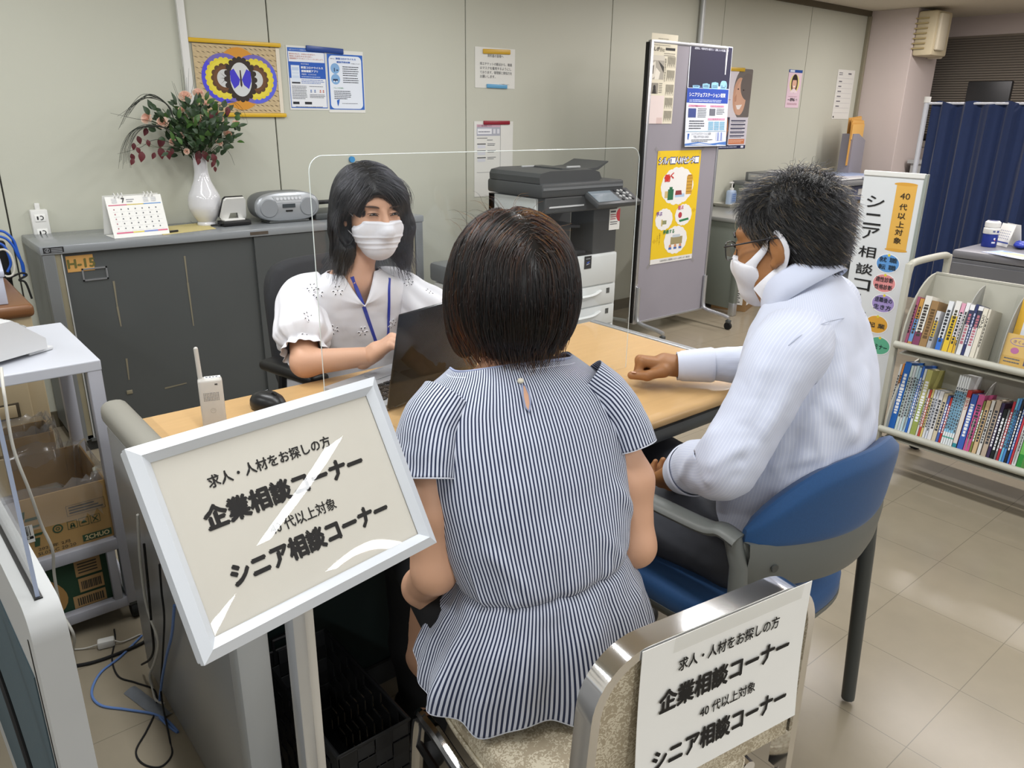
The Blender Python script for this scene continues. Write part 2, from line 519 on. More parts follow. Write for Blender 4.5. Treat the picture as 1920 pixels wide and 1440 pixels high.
def relax(V, Fc, it=2, lam=0.5):
    e = np.concatenate([Fc[:, [0, 1]], Fc[:, [1, 2]], Fc[:, [2, 3]], Fc[:, [3, 0]]])
    for _ in range(it):
        s = np.zeros_like(V); c = np.zeros(len(V))
        np.add.at(s, e[:, 0], V[e[:, 1]]); np.add.at(s, e[:, 1], V[e[:, 0]])
        np.add.at(c, e[:, 0], 1); np.add.at(c, e[:, 1], 1)
        V = V + lam * (s / np.maximum(c, 1)[:, None] - V)
    return V
def nz3(P, scale, seed=0.0, octaves=2):
    """Smooth noise at each point, roughly -1..1."""
    o = np.zeros(len(P))
    for k in range(octaves):
        f = scale * 2 ** k
        o += np.array([noise.noise(Vector((p[0] * f + seed, p[1] * f - seed, p[2] * f + 3 * seed))) for p in P]) / 2 ** k
    return o
def ridge(P, a, b, width, amp, skew=0.0):
    """A soft fold along the segment a-b: how far each point is lifted."""
    a, b = np.array(a, float), np.array(b, float); ab = b - a
    h = ((P - a) @ ab) / _dot(ab, ab); hc = np.clip(h, 0, 1)
    d = np.linalg.norm(P - a - hc[:, None] * ab, axis=1)
    return amp * np.exp(-(d / width) ** 2) * np.clip(1.15 - np.abs(2 * hc - 1) ** 3, 0, 1)
def pchip(xs, ys, x):
    """Smooth interpolation of a table without overshoot."""
    xs, ys = np.asarray(xs, float), np.asarray(ys, float)
    h = np.diff(xs); dl = np.diff(ys) / h
    m = np.zeros(len(xs)); m[0], m[-1] = dl[0], dl[-1]
    for i in range(1, len(xs) - 1):
        m[i] = 0 if dl[i - 1] * dl[i] <= 0 else 2 * dl[i - 1] * dl[i] / (dl[i - 1] + dl[i])
    i = np.clip(np.searchsorted(xs, x) - 1, 0, len(xs) - 2)
    t = (x - xs[i]) / h[i]
    return (2 * t ** 3 - 3 * t ** 2 + 1) * ys[i] + (t ** 3 - 2 * t ** 2 + t) * h[i] * m[i] + (-2 * t ** 3 + 3 * t ** 2) * ys[i + 1] + (t ** 3 - t ** 2) * h[i] * m[i + 1]
def sweep(pts, ra, rb, up, ns=48, nr=60, power=2.0):
    """Rings of a bent elliptical sleeve: pts with radii ra (along up) and rb; returns nr x ns x 3."""
    P = np.array(pts, float); n = len(P)
    ts = np.concatenate([[0], np.cumsum(np.linalg.norm(np.diff(P, axis=0), axis=1))]); ts /= ts[-1]
    t = np.linspace(0, 1, nr)
    C = np.stack([pchip(ts, P[:, i], t) for i in range(3)], 1)
    for _ in range(3): C[1:-1] = (C[:-2] + 2 * C[1:-1] + C[2:]) / 4
    A, B = pchip(ts, ra, t), pchip(ts, rb, t)
    T = np.gradient(C, axis=0); T /= np.linalg.norm(T, axis=1, keepdims=True)
    up = np.array(up, float); G = np.zeros((nr, ns, 3)); th = 2 * PI * np.arange(ns) / ns
    c, s = np.cos(th), np.sin(th)
    c, s = np.sign(c) * np.abs(c) ** (2 / power), np.sign(s) * np.abs(s) ** (2 / power)
    ref = up
    for i in range(nr):
        x = ref - T[i] * (ref @ T[i]); x /= np.linalg.norm(x); y = np.cross(T[i], x); ref = x
        G[i] = C[i] + A[i] * c[:, None] * x + B[i] * s[:, None] * y
    return G
def loft(sec, ns=96, nr=80, power=2.3):
    """Rings of a trunk from (z, cx, cy, a, b) rows, from the top down; returns nr x ns x 3 (local)."""
    S = np.array(sorted(sec, key=lambda r: r[0]), float)
    z = np.linspace(S[-1, 0], S[0, 0], nr)
    cx, cy, a, b = (pchip(S[:, 0], S[:, i], z) for i in (1, 2, 3, 4))
    th = 2 * PI * np.arange(ns) / ns
    c, s = np.cos(th), np.sin(th)
    c, s = np.sign(c) * np.abs(c) ** (2 / power), np.sign(s) * np.abs(s) ** (2 / power)
    G = np.zeros((nr, ns, 3))
    G[:, :, 0] = cx[:, None] + a[:, None] * c; G[:, :, 1] = cy[:, None] + b[:, None] * s; G[:, :, 2] = z[:, None]
    return G
def grid_faces(nr, ns):
    i, j = np.meshgrid(np.arange(nr - 1), np.arange(ns), indexing='ij'); k = (j + 1) % ns
    return np.stack([i * ns + j, (i + 1) * ns + j, (i + 1) * ns + k, i * ns + k], -1).reshape(-1, 4)
def strands(name, solid, seeds, step_dir, n, step, m, parent, radius=0.0004, lift=0.001, seed=1, wob=0.0, gravity=0.0, hug=1.0, lengths=None, tip=0.3):
    """Hair strands grown from seeds over the solid's surface; step_dir(P, i) gives each step's direction."""
    R = np.random.RandomState(seed)
    P = np.array(seeds, float); N = len(P)
    off = lift * (0.2 + 1.6 * R.rand(N))
    def grad(Q):
        e = 0.003; g = np.stack([solid(Q + e * np.eye(3)[i]) - solid(Q - e * np.eye(3)[i]) for i in range(3)], 1)
        return g / np.maximum(np.linalg.norm(g, axis=1, keepdims=True), 1e-9)
    jit = R.randn(N, 3) * wob
    out = [P.copy()]
    L = np.ones(N) if lengths is None else lengths
    for i in range(n - 1):
        d = step_dir(P, i / (n - 1)) + jit
        if hug > 0:
            g = grad(P); d = d - hug * g * (d * g).sum(1, keepdims=True)
        d = d / np.maximum(np.linalg.norm(d, axis=1, keepdims=True), 1e-9)
        P = P + d * step * L[:, None]
        if hug > 0:
            dist = solid(P); g = grad(P); P = P - hug * g * (dist - off)[:, None]
        out.append(P.copy())
        jit = 0.8 * jit + R.randn(N, 3) * wob * 0.4
    A = np.stack(out, 1)
    cu = bpy.data.hair_curves.new(name)
    cu.add_curves([n] * N)
    cu.attributes['position'].data.foreach_set('vector', A.reshape(-1).astype(np.float32))
    if 'radius' not in cu.attributes: cu.attributes.new('radius', 'FLOAT', 'POINT')
    rr = radius * (1 - (1 - tip) * (np.arange(n) / (n - 1)) ** 2)
    cu.attributes['radius'].data.foreach_set('value', np.tile(rr, N).astype(np.float32))
    cu.materials.append(m)
    o = bpy.data.objects.new(name, cu); COL.objects.link(o)
    if parent is not None: o.parent = parent
    return o

# ================================================================== the room
WY = 3.87
def seams(m, axis0, axis1, size, width, dark=0.55):
    """Darken thin joint lines of a square tiling in object space."""
    nt = m.node_tree; b = nt.nodes['Principled BSDF']
    tc = nt.nodes.new('ShaderNodeTexCoord'); sp = nt.nodes.new('ShaderNodeSeparateXYZ'); nt.links.new(tc.outputs['Object'], sp.inputs[0])
    lines = []
    for ax, o in ((0, axis0), (1, axis1)):
        f = math_node(nt, 'FRACT', math_node(nt, 'DIVIDE', math_node(nt, 'SUBTRACT', sp.outputs[ax], o), size))
        e = math_node(nt, 'MINIMUM', f, math_node(nt, 'SUBTRACT', 1.0, f))
        lines.append(math_node(nt, 'LESS_THAN', e, width / size))
    k = math_node(nt, 'MAXIMUM', *lines)
    src = b.inputs['Base Color'].links[0].from_socket
    mx = nt.nodes.new('ShaderNodeMix'); mx.data_type = 'RGBA'; mx.blend_type = 'MULTIPLY'
    mx.inputs['B'].default_value = (dark, dark, dark, 1)
    nt.links.new(src, mx.inputs['A']); nt.links.new(math_node(nt, 'MULTIPLY', k, 0.8), mx.inputs['Factor'])
    nt.links.new(mx.outputs['Result'], b.inputs['Base Color'])
    return m
M_floor = seams(mat('floor_tile', '#8e8573', 0.22, var=(9, .10), bump=(60, .12, .001), spec=0.35), 1.646, 0.797, 0.3005, 0.0011)
M_wall = mat('wall_panel', '#bebfb1', 0.55, var=(3, .025), bump=(260, .15, .001))
M_dark = mat('shadow_gap', '#3a3833', 0.8)
M_trim = mat('brown_trim', '#5a5342', 0.6)
M_ceil = mat('ceiling_board', '#d2cab8', 0.9, var=(140, .08), bump=(160, .5, .002))
M_col = mat('column_paint', '#c9bdb8', 0.7, var=(4, .02))
def struct(o): return tag(o, kind='structure')
b = MB(); b.span((-3.2, -4.6, -0.05), (11.5, 7.0, 0), M_floor); struct(b.build('floor', smooth=0))
b = MB(); b.span((-3.2, -4.6, CEIL), (11.5, 7.0, CEIL + .05), M_ceil); struct(b.build('ceiling', smooth=0))
SEAM = [-2.0, 0.48, 1.69, 2.865, 4.06, 5.26, 6.455, 7.42]
b = MB()
b.span((-3.2, WY + .012, 0), (7.42, WY + .1, CEIL), M_dark)
xs = [-3.2] + SEAM
for x0, x1 in zip(xs, xs[1:]):
    b.box(((x0 + x1) / 2, WY + .006, CEIL / 2), (x1 - x0 - .006, .012, CEIL), M_wall, .002)
struct(b.build('wall_back', smooth=0))
b = MB(); b.span((-3.2, WY - .02, CEIL - .045), (7.42, WY, CEIL), M_trim); struct(b.build('trim_1', smooth=0))
b = MB(); b.span((7.385, WY - .03, 0), (7.42, WY, CEIL - .045), mat('corner_bead', '#8c8672', .6), .003); struct(b.build('trim_2', smooth=0))
b = MB(); b.span((-3.2, WY - .012, 0), (7.42, WY, .075), M_trim); struct(b.build('baseboard_back', smooth=0))
# the column at the end of the wall, and the outer wall with its blinds
CX1 = 7.95
b = MB(); b.span((7.42, 3.44, 0), (CX1, WY + .1, CEIL), M_col, .004); b.span((CX1, 3.50, 0), (CX1 + .12, WY + .1, CEIL), M_col, .004)
struct(b.build('column', smooth=0))
WX = 8.40
b = MB(); b.span((WX, -4.6, 0), (WX + .1, 7.0, 1.12), M_col); b.span((WX, -4.6, 2.12), (WX + .1, 7.0, CEIL), M_col)
struct(b.build('wall_right', smooth=0))
M_blind = mat('blind_slat', '#8d857a', .6)
b = MB()
for i in range(40):
    z = 2.12 - .022 * i
    b.add([(WX - .03, -2.5, z - .012), (WX - .008, -2.5, z + .010), (WX - .008, 6.9, z + .010), (WX - .03, 6.9, z - .012)], [(0, 1, 2, 3)], M_blind)
o = struct(b.build('window_blind', smooth=0))
tag(o, 'grey slatted blind across the high window at the room end', 'blind')
b = MB(); b.span((WX - .04, -2.5, 1.20), (WX - .005, 6.9, 1.245), mat('blind_rail', '#3b322c', .6)); b.build('bottom_rail', o, 0)
b = MB(); b.span((WX - .012, -4.0, 1.12), (WX + .02, 7.0, 1.18), mat('sill_paint', '#b9b0a6', .6)); struct(b.build('window_1', smooth=0))
b = MB(); b.span((WX + .03, -4.6, 1.0), (WX + .05, 7, 2.2), mat('night_glass', '#4d4a48', .4)); struct(b.build('window_2', smooth=0))
# pipe and cable duct on the wall
M_white = mat('white_plastic', '#dcdcd8', .4)
b = MB(); a0 = at(345, 80, Y=WY - .012)
b.span((a0[0] - .017, WY - .024, .95), (a0[0] + .017, WY, CEIL - .045), M_white, .004); struct(b.build('trim_3'))
b = MB(); p0 = at(1316, 40, Y=WY - .03)
b.cyl((p0[0], WY - .03, 0), (p0[0], WY - .03, CEIL), .02, mat('pipe_paint', '#b9bcbb', .4, metal=.3)); struct(b.build('trim_4'))
# wall-mounted air unit on the column
M_ac = mat('aged_cream_plastic', '#cfc3a4', .5, var=(6, .05))
q0 = at(1716, 17, Y=3.44); 
t = thing('air_unit', 'cream box-shaped air unit mounted high on the pink column', 'air conditioner', (7.42, 3.44, 1.93))
b = MB(); b.box((.16, -.085, .16), (.30, .17, .36), M_ac, .02); b.build('housing', t)
b = MB(); b.box((.105, -.185, .17), (.15, .04, .30), mat('cream_plastic', '#d8cfb8', .45), .018); b.build('front_cover', t)
b = MB()
for i in range(7): b.box((-.002, -.05 - .0, .04 + i * .04), (.012, .11, .012), mat('aged_slot', '#a8976c', .6))
b.build('vent_slat', t)
b = MB(); b.box((.34, -.06, .155), (.06, .12, .37), mat('cream_plastic', '#d8cfb8', .45), .012); b.build('side_cover', t)

# ================================================================== furniture
M_grey = mat('steel_grey', '#6d7071', .38, var=(5, .05), bump=(160, .06, .0006))
M_greyd = mat('steel_dark_grey', '#4a4d4d', .42, var=(5, .06))
M_greyl = mat('steel_light_grey', '#a5a7a6', .4, var=(4, .03))
M_lav = mat('lavender_grey_paint', '#a3a4ac', .4, var=(5, .03))
M_black = mat('black_plastic', '#141415', .4)
M_rubber = mat('black_rubber', '#101010', .75)
M_chrome = mat('chrome', '#e6e6e8', .10, metal=1.0)
M_alu = mat('aluminium', '#c9ccd0', .32, metal=.85, var=(30, .03))
M_warm = mat('warm_grey_plastic', '#87857c', .5, var=(8, .03))
M_paper = mat('white_paper', '#e6e6e2', .75, var=(20, .015))
M_wood = mat('oak_laminate', '#bf9c6c', .26, var=(7, .09), stretch=(1.2, 9, 9), spec=.5)
M_oakedge = mat('oak_edge', '#ab8148', .3, var=(7, .12), stretch=(1, 9, 9))

def foot_caster(mb, x, y, r=.025, M=None):
    mb.cyl((x - .01, y, r), (x + .01, y, r), r, M_rubber, n=18, M=M)
    mb.box((x, y, 2 * r + .006), (.03, .03, .02), M_greyd, .004, M=M)

# ------------------------------------------------------------------ the consultation desk
DL, DR, DF, DB, DZ = .40, 1.95, 1.11, 1.87, .70
desk = thing('office_desk', 'long oak-topped office desk the three people sit around', 'desk', ((DL + DR) / 2, (DF + DB) / 2, 0))
inv = Matrix.Translation((-(DL + DR) / 2, -(DF + DB) / 2, 0))
b = MB(inv)
prof = [(DF + .012, DZ - .034), (DF + .002, DZ - .026), (DF, DZ - .016), (DF + .004, DZ - .007), (DF + .014, DZ - .001), (DF + .03, DZ), (DB - .004, DZ), (DB, DZ - .004), (DB, DZ - .034)]
x0, x1 = DL, DR - .03
k = len(prof)
b.add([(x, y, z) for x in (x0, x1) for y, z in prof], [tuple(range(k)), tuple(reversed(range(k, 2 * k)))] + [(i, k + i, k + (i + 1) % k, (i + 1) % k) for i in range(k)], M_wood)
b.build('desk_top', desk, 40)
b = MB(inv); b.box((DR - .014, (DF + DB) / 2, DZ - .012), (.03, DB - DF, .034), M_alu, .008); b.build('edge_rail', desk)
b = MB(inv)
b.box(((DL + DR) / 2, DF + .03, DZ - .055), (DR - DL - .06, .05, .04), M_greyd, .012)
b.build('apron', desk)
b = MB(inv)
b.box((.366, (DB + 1.165) / 2, .36), (.046, DB - 1.165, .68), mat('desk_side_paint', '#8f908f', .3, var=(4, .04)), .004)
b.build('side_panel', desk)
b = MB(inv); b.box((.374, (DB + .09 + 1.10) / 2 , .715), (.062, DB + .03 - 1.10, .06), M_warm, .024, seg=4); b.build('edge_bumper', desk)
b = MB(inv); b.box((.372, 1.15, .345), (.06, .05, .67), M_greyl, .01); b.build('leg', desk)
b = MB(inv); b.box((1.90, DF + .08, .34), (.05, .05, .66), M_greyl, .01); b.build('leg', desk)
b = MB(inv); b.box((1.90, DB - .05, .34), (.05, .05, .66), M_greyl, .01); b.build('leg', desk)
b = MB(inv); b.span((.40, 1.47, .05), (1.88, 1.49, .66), mat('modesty_green', '#22302f', .5, var=(3, .08))); b.build('modesty_panel', desk, 0)
b = MB(inv); b.span((.40, 1.455, 0), (1.88, 1.465, .06), mat('kick_plate', '#3d3f40', .5)); b.build('kick_plate', desk, 0)

# ------------------------------------------------------------------ acrylic guard
M_acr = clear('clear_acrylic', (.985, .99, .99), 0.0, 1.38)
M_acre = mat('acrylic_edge', '#dfe8e6', .15, spec=.6)
g = thing('sneeze_guard', 'tall clear acrylic guard standing across the desk with rounded corners', 'acrylic screen', (1.15, 1.424, .70))
gx0, gx1, gh, gr = .68 - 1.15, 1.625 - 1.15, .615, .03
def rrect(x0, z0, x1, z1, r, n=6, bottom=False):
    P = []
    for cx, cz, a in ((x1 - r, z1 - r, 0), (x0 + r, z1 - r, PI / 2), (x0 + r, z0 + r, PI), (x1 - r, z0 + r, 1.5 * PI)):
        rr = r
        if not bottom and cz < (z0 + z1) / 2:
            P.append((x0 if cx < (x0 + x1) / 2 else x1, z0)); continue
        for i in range(n + 1):
            t = a + PI / 2 * i / n; P.append((cx + rr * math.cos(t), cz + rr * math.sin(t)))
    return P
RX = Matrix.Rotation(PI / 2, 4, 'X')
b = MB(RX); b.prism(rrect(gx0, 0.004, gx1, gh, gr), .0024, M_acr, z0=-.0012); b.build('pane', g, 0)
b = MB()
rim = [(x, 0, z) for x, z in rrect(gx0, 0.004, gx1, gh, gr)]
# starts at the lower end and runs round the three free sides
i0 = [i for i, p in enumerate(rim) if p[2] < .01]
rim = rim[i0[1]:] + rim[:i0[0] + 1] if i0[1] == i0[0] + 1 else rim
b.tube(rim, .0010, M_acre, n=6); b.build('polished_edge', g)
for sx in (gx0 + .18, gx1 - .06):
    b = MB(); b.prism([(-.06, 0), (.06, 0), (.06, .003), (.004, .003), (.004, .02), (-.004, .02), (-.004, .003), (-.06, .003)], .004, M_acr, M=Matrix(((0, 0, 1, sx), (1, 0, 0, 0), (0, 1, 0, 0), (0, 0, 0, 1)))); b.build('foot', g, 0)

# ------------------------------------------------------------------ laptop
lt = thing('laptop', 'black laptop opened towards the clerk behind the clear guard', 'laptop', M=TR((1.058, 1.59, .702), rz=.25))
LW, LD, LH = .34, .225, .25
M_silver = mat('silver_plastic', '#a9abae', .35, metal=.4, var=(30, .02))
b = MB(); b.box((0, LD / 2, .009), (LW, LD, .016), M_silver, .006); b.build('base', lt)
b = MB()
for r in range(5):
    for c in range(13): b.box((-LW / 2 + .028 + c * .0235, LD * .40 - r * .019 + .02, .019), (.019, .015, .004), M_black, .0015)
b.build('key', lt)
b = MB(); b.box((0, LD * .78, .0175), (.09, .05, .002), mat('touchpad', '#8d8f92', .3)); b.build('touchpad', lt)
lid = Matrix.Translation((0, -.004, .012)) @ Matrix.Rotation(math.radians(12), 4, 'X')
b = MB(lid); b.box((0, -.006, LH / 2), (LW, .009, LH), mat('laptop_lid', '#0a0a0b', .22, spec=.35), .004); o = b.build('lid', lt)
b = MB(lid); b.box((0, .0, LH / 2 + .004), (LW - .016, .004, LH - .022), mat('screen_glow_off', '#1b1f26', .15)); b.build('screen', lt)
b = MB(); b.cyl((-LW / 2 + .03, -.006, .012), (LW / 2 - .03, -.006, .012), .007, M_greyd); b.build('hinge', lt)
# papers beside the laptop
q = at(722, 728, Z=.705)
pm = sheet('paper_sheet', 'printed white sheet lying on the desk by the laptop', 'paper', frame((q[0] - .045, q[1] + .03, .7035), (.9, .35, 0), (-.35, .9, 0)), .10, .14, M_paper)
P = Print(pm); P.r(.1, .1, .9, .13, '#333333').r(.1, .2, .3, .24, '#222222').lines(.1, .3, .9, 8, .07); P.done()

# ------------------------------------------------------------------ sign stand before the desk
sn = Vector((.165, -.855, .49)).normalized(); su = Vector((.985, .170, -.012)).normalized()
SM = frame((.3602, .8573, .9197), su, sn.cross(su))
sgn = thing('sign_stand', 'white framed floor sign with tilted cream notice in front of the desk', 'sign', M=SM)
SW, SH, FW = .3587, .2569, .0228
M_frame = mat('white_frame', '#cfd4da', .35, metal=.15, var=(12, .02))
b = MB()
for (xa, ya, xb, yb) in ((-1, 1, 1, 1), (1, 1, 1, -1), (1, -1, -1, -1), (-1, -1, -1, 1)):
    A, B = Vector((xa * SW / 2, ya * SH / 2, 0)), Vector((xb * SW / 2, yb * SH / 2, 0))
    a, c = Vector((xa * (SW / 2 - FW), ya * (SH / 2 - FW), 0)), Vector((xb * (SW / 2 - FW), yb * (SH / 2 - FW), 0))
    m1, m2 = A.lerp(a, .55), B.lerp(c, .55)
    up = Vector((0, 0, .016)); lo = Vector((0, 0, .006))
    b.add([A, B, A + Vector((0, 0, .010)), B + Vector((0, 0, .010)), m1 + up, m2 + up, a + lo, c + lo],
          [(0, 2, 3, 1), (2, 4, 5, 3), (4, 6, 7, 5)], M_frame)
b.box((0, 0, -.006), (SW - .002, SH - .002, .012), M_frame, .002)
b.build('frame', sgn, 20)
b = MB(); b.box((0, 0, .003), (SW - 2 * FW + .002, SH - 2 * FW + .002, .003), mat('cream_paper', '#cfccc3', .8, var=(30, .02))); notice = b.build('notice', sgn, 0)
b = MB(); ink = paint('#101013')
def sign_text(mb, rows, z, bw=1.0):
    for body, x, y, hgt, wd, bold in rows: put_text(mb, body, x, y, wd, hgt, ink, z, bold)
z0 = .0052
sign_text(b, [('求人・人材をお探しの方', -.0137, .0623, .0152, .1763, .0004), ('企業相談コーナー', -.0045, .0220, .0274, .232, .0016),
              ('40 代以上対象', .000, -.0182, .0160, .0988, .00025), ('シニア相談コーナー', .0045, -.0517, .0274, .237, .0016)], z0)
b.build('lettering', notice, 0)
# clear cover film, gently warped
nx, ny = 24, 18
G = np.zeros((ny, nx, 3))
for j in range(ny):
    for i in range(nx):
        u, v = i / (nx - 1), j / (ny - 1)
        G[j, i] = ((u - .5) * (SW - 2 * FW), (v - .5) * (SH - 2 * FW), .0075 + .0042 * math.sin(PI * u) * math.sin(PI * v) + .0006 * math.sin(5 * u + 3 * v))
b = MB(); b.grid(G, clear('clear_film', (.99, .99, .985), .015, 1.42)); b.build('cover_film', sgn, 60)
# post and base stay upright: placed in the world, then handed to the stand
b = MB()
px_, py_ = .333, .8165
b.box((px_ - .007, py_, .415), (.018, .030, .80), M_alu, .003); b.box((px_ + .010, py_ + .005, .415), (.015, .022, .80), mat('post_side', '#b7b3aa', .4), .003)
o = b.build('post', sgn); o.matrix_parent_inverse = SM.inverted()
b = MB(); b.cyl((px_, py_, 0), (px_, py_, .016), .15, M_alu, n=48); b.cyl((px_, py_, .016), (px_, py_, .03), .04, M_alu, n=32)
o = b.build('base', sgn); o.matrix_parent_inverse = SM.inverted()

# ------------------------------------------------------------------ waste basket of woven black straps
wb = thing('waste_basket', 'black woven strap basket under the desk behind the sign post', 'basket', (.548, 1.215, 0))
M_strap = mat('black_strap', '#17181a', .45, var=(60, .3), bump=(90, .3, .001))
M_strap2 = mat('black_strap_worn', '#232426', .5, var=(50, .3))
b = MB()
BX, BY, BZ = .150, .35, .285
def strap_side(c, du, n, L, H, tk):
    du = Vector(du); nn = Vector(n); c = Vector(c)
    nu, nv = int(L / .033), int(H / .033)
    for i in range(nu):
        for j in range(nv):
            p = c + du * ((i + .5) / nu - .5) * L + Vector((0, 0, (j + .5) * H / nv)) + nn * (.0015 if (i + j) % 2 else -.0015)
            s = Vector((L / nu * .97, .002, H / nv * .97))
            b.box((0, 0, 0), s, M_strap if (i + j) % 2 else M_strap2, .0006, M=Matrix.Translation(p) @ (Matrix() if abs(du.x) > .5 else Matrix.Rotation(PI / 2, 4, 'Z')), seg=1)
strap_side((0, BY / 2, 0), (1, 0, 0), (0, 1, 0), BX, BZ, 0); strap_side((0, -BY / 2, 0), (1, 0, 0), (0, -1, 0), BX, BZ, 0)
strap_side((BX / 2, 0, 0), (0, 1, 0), (1, 0, 0), BY, BZ, 0); strap_side((-BX / 2, 0, 0), (0, 1, 0), (-1, 0, 0), BY, BZ, 0)
b.span((-BX / 2, -BY / 2, 0), (BX / 2, BY / 2, .004), M_strap)
b.build('woven_body_lattice', wb, 0)
b = MB(); b.tube([(-BX / 2, -BY / 2, BZ), (BX / 2, -BY / 2, BZ), (BX / 2, BY / 2, BZ), (-BX / 2, BY / 2, BZ)], .005, M_strap, n=8, closed=True); b.build('rim', wb)
b = MB(); b.tube([(-BX / 2 + .03, BY / 2, BZ - .03), (-BX / 2 + .03, BY / 2 + .004, BZ + .028), (BX / 2 - .03, BY / 2 + .004, BZ + .028), (BX / 2 - .03, BY / 2, BZ - .03)], .006, M_strap, n=8); b.build('handle', wb)

# ------------------------------------------------------------------ banquet chair with the striped-blouse woman
CHM = TR((.735, .480, 0), rz=-math.radians(9))
ch = thing('banquet_chair', 'chrome framed chair with beige damask seat nearest the camera', 'chair', M=CHM)
M_dam = bpy.data.materials.new('beige_damask'); M_dam.use_nodes = True
nt = M_dam.node_tree; pb = nt.nodes['Principled BSDF']
tc = nt.nodes.new('ShaderNodeTexCoord'); vo = nt.nodes.new('ShaderNodeTexVoronoi'); vo.inputs['Scale'].default_value = 30; vo.feature = 'SMOOTH_F1'
no = nt.nodes.new('ShaderNodeTexNoise'); no.inputs['Scale'].default_value = 120; no.inputs['Detail'].default_value = 2
wv = nt.nodes.new('ShaderNodeTexWave'); wv.inputs['Scale'].default_value = 30; wv.inputs['Distortion'].default_value = 16; wv.inputs['Detail'].default_value = 2; wv.inputs['Detail Scale'].default_value = 3.5; wv.wave_type = 'RINGS'
for n_ in (vo, no, wv): nt.links.new(tc.outputs['Object'], n_.inputs['Vector'])
s1 = math_node(nt, 'GREATER_THAN', math_node(nt, 'ADD', math_node(nt, 'MULTIPLY', wv.outputs['Fac'], .55), math_node(nt, 'ADD', math_node(nt, 'MULTIPLY', vo.outputs['Distance'], -.9), math_node(nt, 'MULTIPLY', no.outputs['Fac'], .9))), .38)
mx = nt.nodes.new('ShaderNodeMix'); mx.data_type = 'RGBA'; mx.inputs['A'].default_value = (*lin('#9d917a'), 1); mx.inputs['B'].default_value = (*lin('#c3baa4'), 1)
nt.links.new(s1, mx.inputs['Factor']); nt.links.new(mx.outputs['Result'], pb.inputs['Base Color']); pb.inputs['Roughness'].default_value = .55
def arch(hw, z0, z1, r, n=10, splay=.0):
    """Outline of the back: straight sides, big rounded upper corners."""
    P = [(-hw - splay, z0)]
    for cx, a0, a1 in ((-hw + r, PI, PI / 2), (hw - r, PI / 2, 0)):
        for i in range(n + 1):
            a = a0 + (a1 - a0) * i / n; P.append((cx + r * math.cos(a), z1 - r + r * math.sin(a)))
    P.append((hw + splay, z0)); return P
o_, i_ = arch(.195, .44, .806, .085, splay=.012), arch(.182, .44, .793, .075, splay=.012)
b = MB()
n = len(o_)
lean = lambda z: -.02 * (z - .44)
def bar(outer, inner, y0, y1, m):
    vs = [(x, y0 + lean(z), z) for x, z in outer] + [(x, y1 + lean(z), z) for x, z in outer] + [(x, y0 + lean(z), z) for x, z in inner] + [(x, y1 + lean(z), z) for x, z in inner]
    fs = []
    for i in range(n - 1):
        fs += [(i + 1, i, n + i, n + i + 1), (2 * n + i, 2 * n + i + 1, 3 * n + i + 1, 3 * n + i), (i, i + 1, 2 * n + i + 1, 2 * n + i), (n + i + 1, n + i, 3 * n + i, 3 * n + i + 1)]
    b.add(vs, fs, m)
bar(o_, i_, -.016, .016, M_chrome)
b.build('back_frame', ch, 50)
b = MB()
pts = arch(.181, .52, .790, .074, splay=.006)
for y, flip in ((-.009, True), (.022, False)):
    P = [(x, y + lean(z), z) for x, z in pts]
    b.face(P if flip else P[::-1], M_dam)
b.grid([[(x, -.009 + lean(z), z), (x, .022 + lean(z), z)] for x, z in pts], M_dam)
b.build('backrest', ch, 30)
b = MB()
for sx in (-.155, .155): b.cyl((sx, -.013, .70), (sx, -.0105, .70), .008, M_chrome, n=16)
b.build('screw', ch)
# cushion
G = []
for k_, (zz, ins) in enumerate(((.405, .012), (.412, 0), (.448, 0), (.462, .008), (.468, .03))):
    row = []
    for i in range(64):
        a = 2 * PI * i / 64; c, s = math.cos(a), math.sin(a)
        c, s = math.copysign(abs(c) ** .36, c), math.copysign(abs(s) ** .36, s)
        hw = (.200 - ins) * (1 + .0 * s); row.append((hw * c * (1 - .05 * (1 - s) / 2), .235 + (.215 - ins) * s, zz + (.006 * (1 - c * c) if k_ == 4 else 0)))
    G.append(row)
b = MB(); b.grid(G, M_dam, closed=True, capends=True); b.build('seat', ch, 40)
b = MB(); b.tube([(x * .203 / .2, y, .43) for x, y, z in G[1]], .003, M_dam, n=6, closed=True); b.build('piping', ch)
b = MB()
b.box((0, .235, .395), (.36, .40, .02), M_black, .006); b.build('seat_pan', ch)
for sx in (-1, 1):
    b = MB(); b.tube(smooth_path([(sx * .207, .0, .46), (sx * .205, -.01, .40), (sx * .21, -.05, .2), (sx * .215, -.085, .012)]), .0125, M_chrome, n=10); b.build('leg', ch)
    b = MB(); b.tube(smooth_path([(sx * .195, .05, .395), (sx * .212, .25, .392), (sx * .212, .40, .385), (sx * .212, .455, .34), (sx * .214, .49, .012)]), .0125, M_chrome, n=10); b.build('leg', ch)
    b = MB(); b.tube([(sx * .207, -.02, .30), (sx * .212, .462, .30)], .008, M_black, n=8); b.build('stretcher', ch)
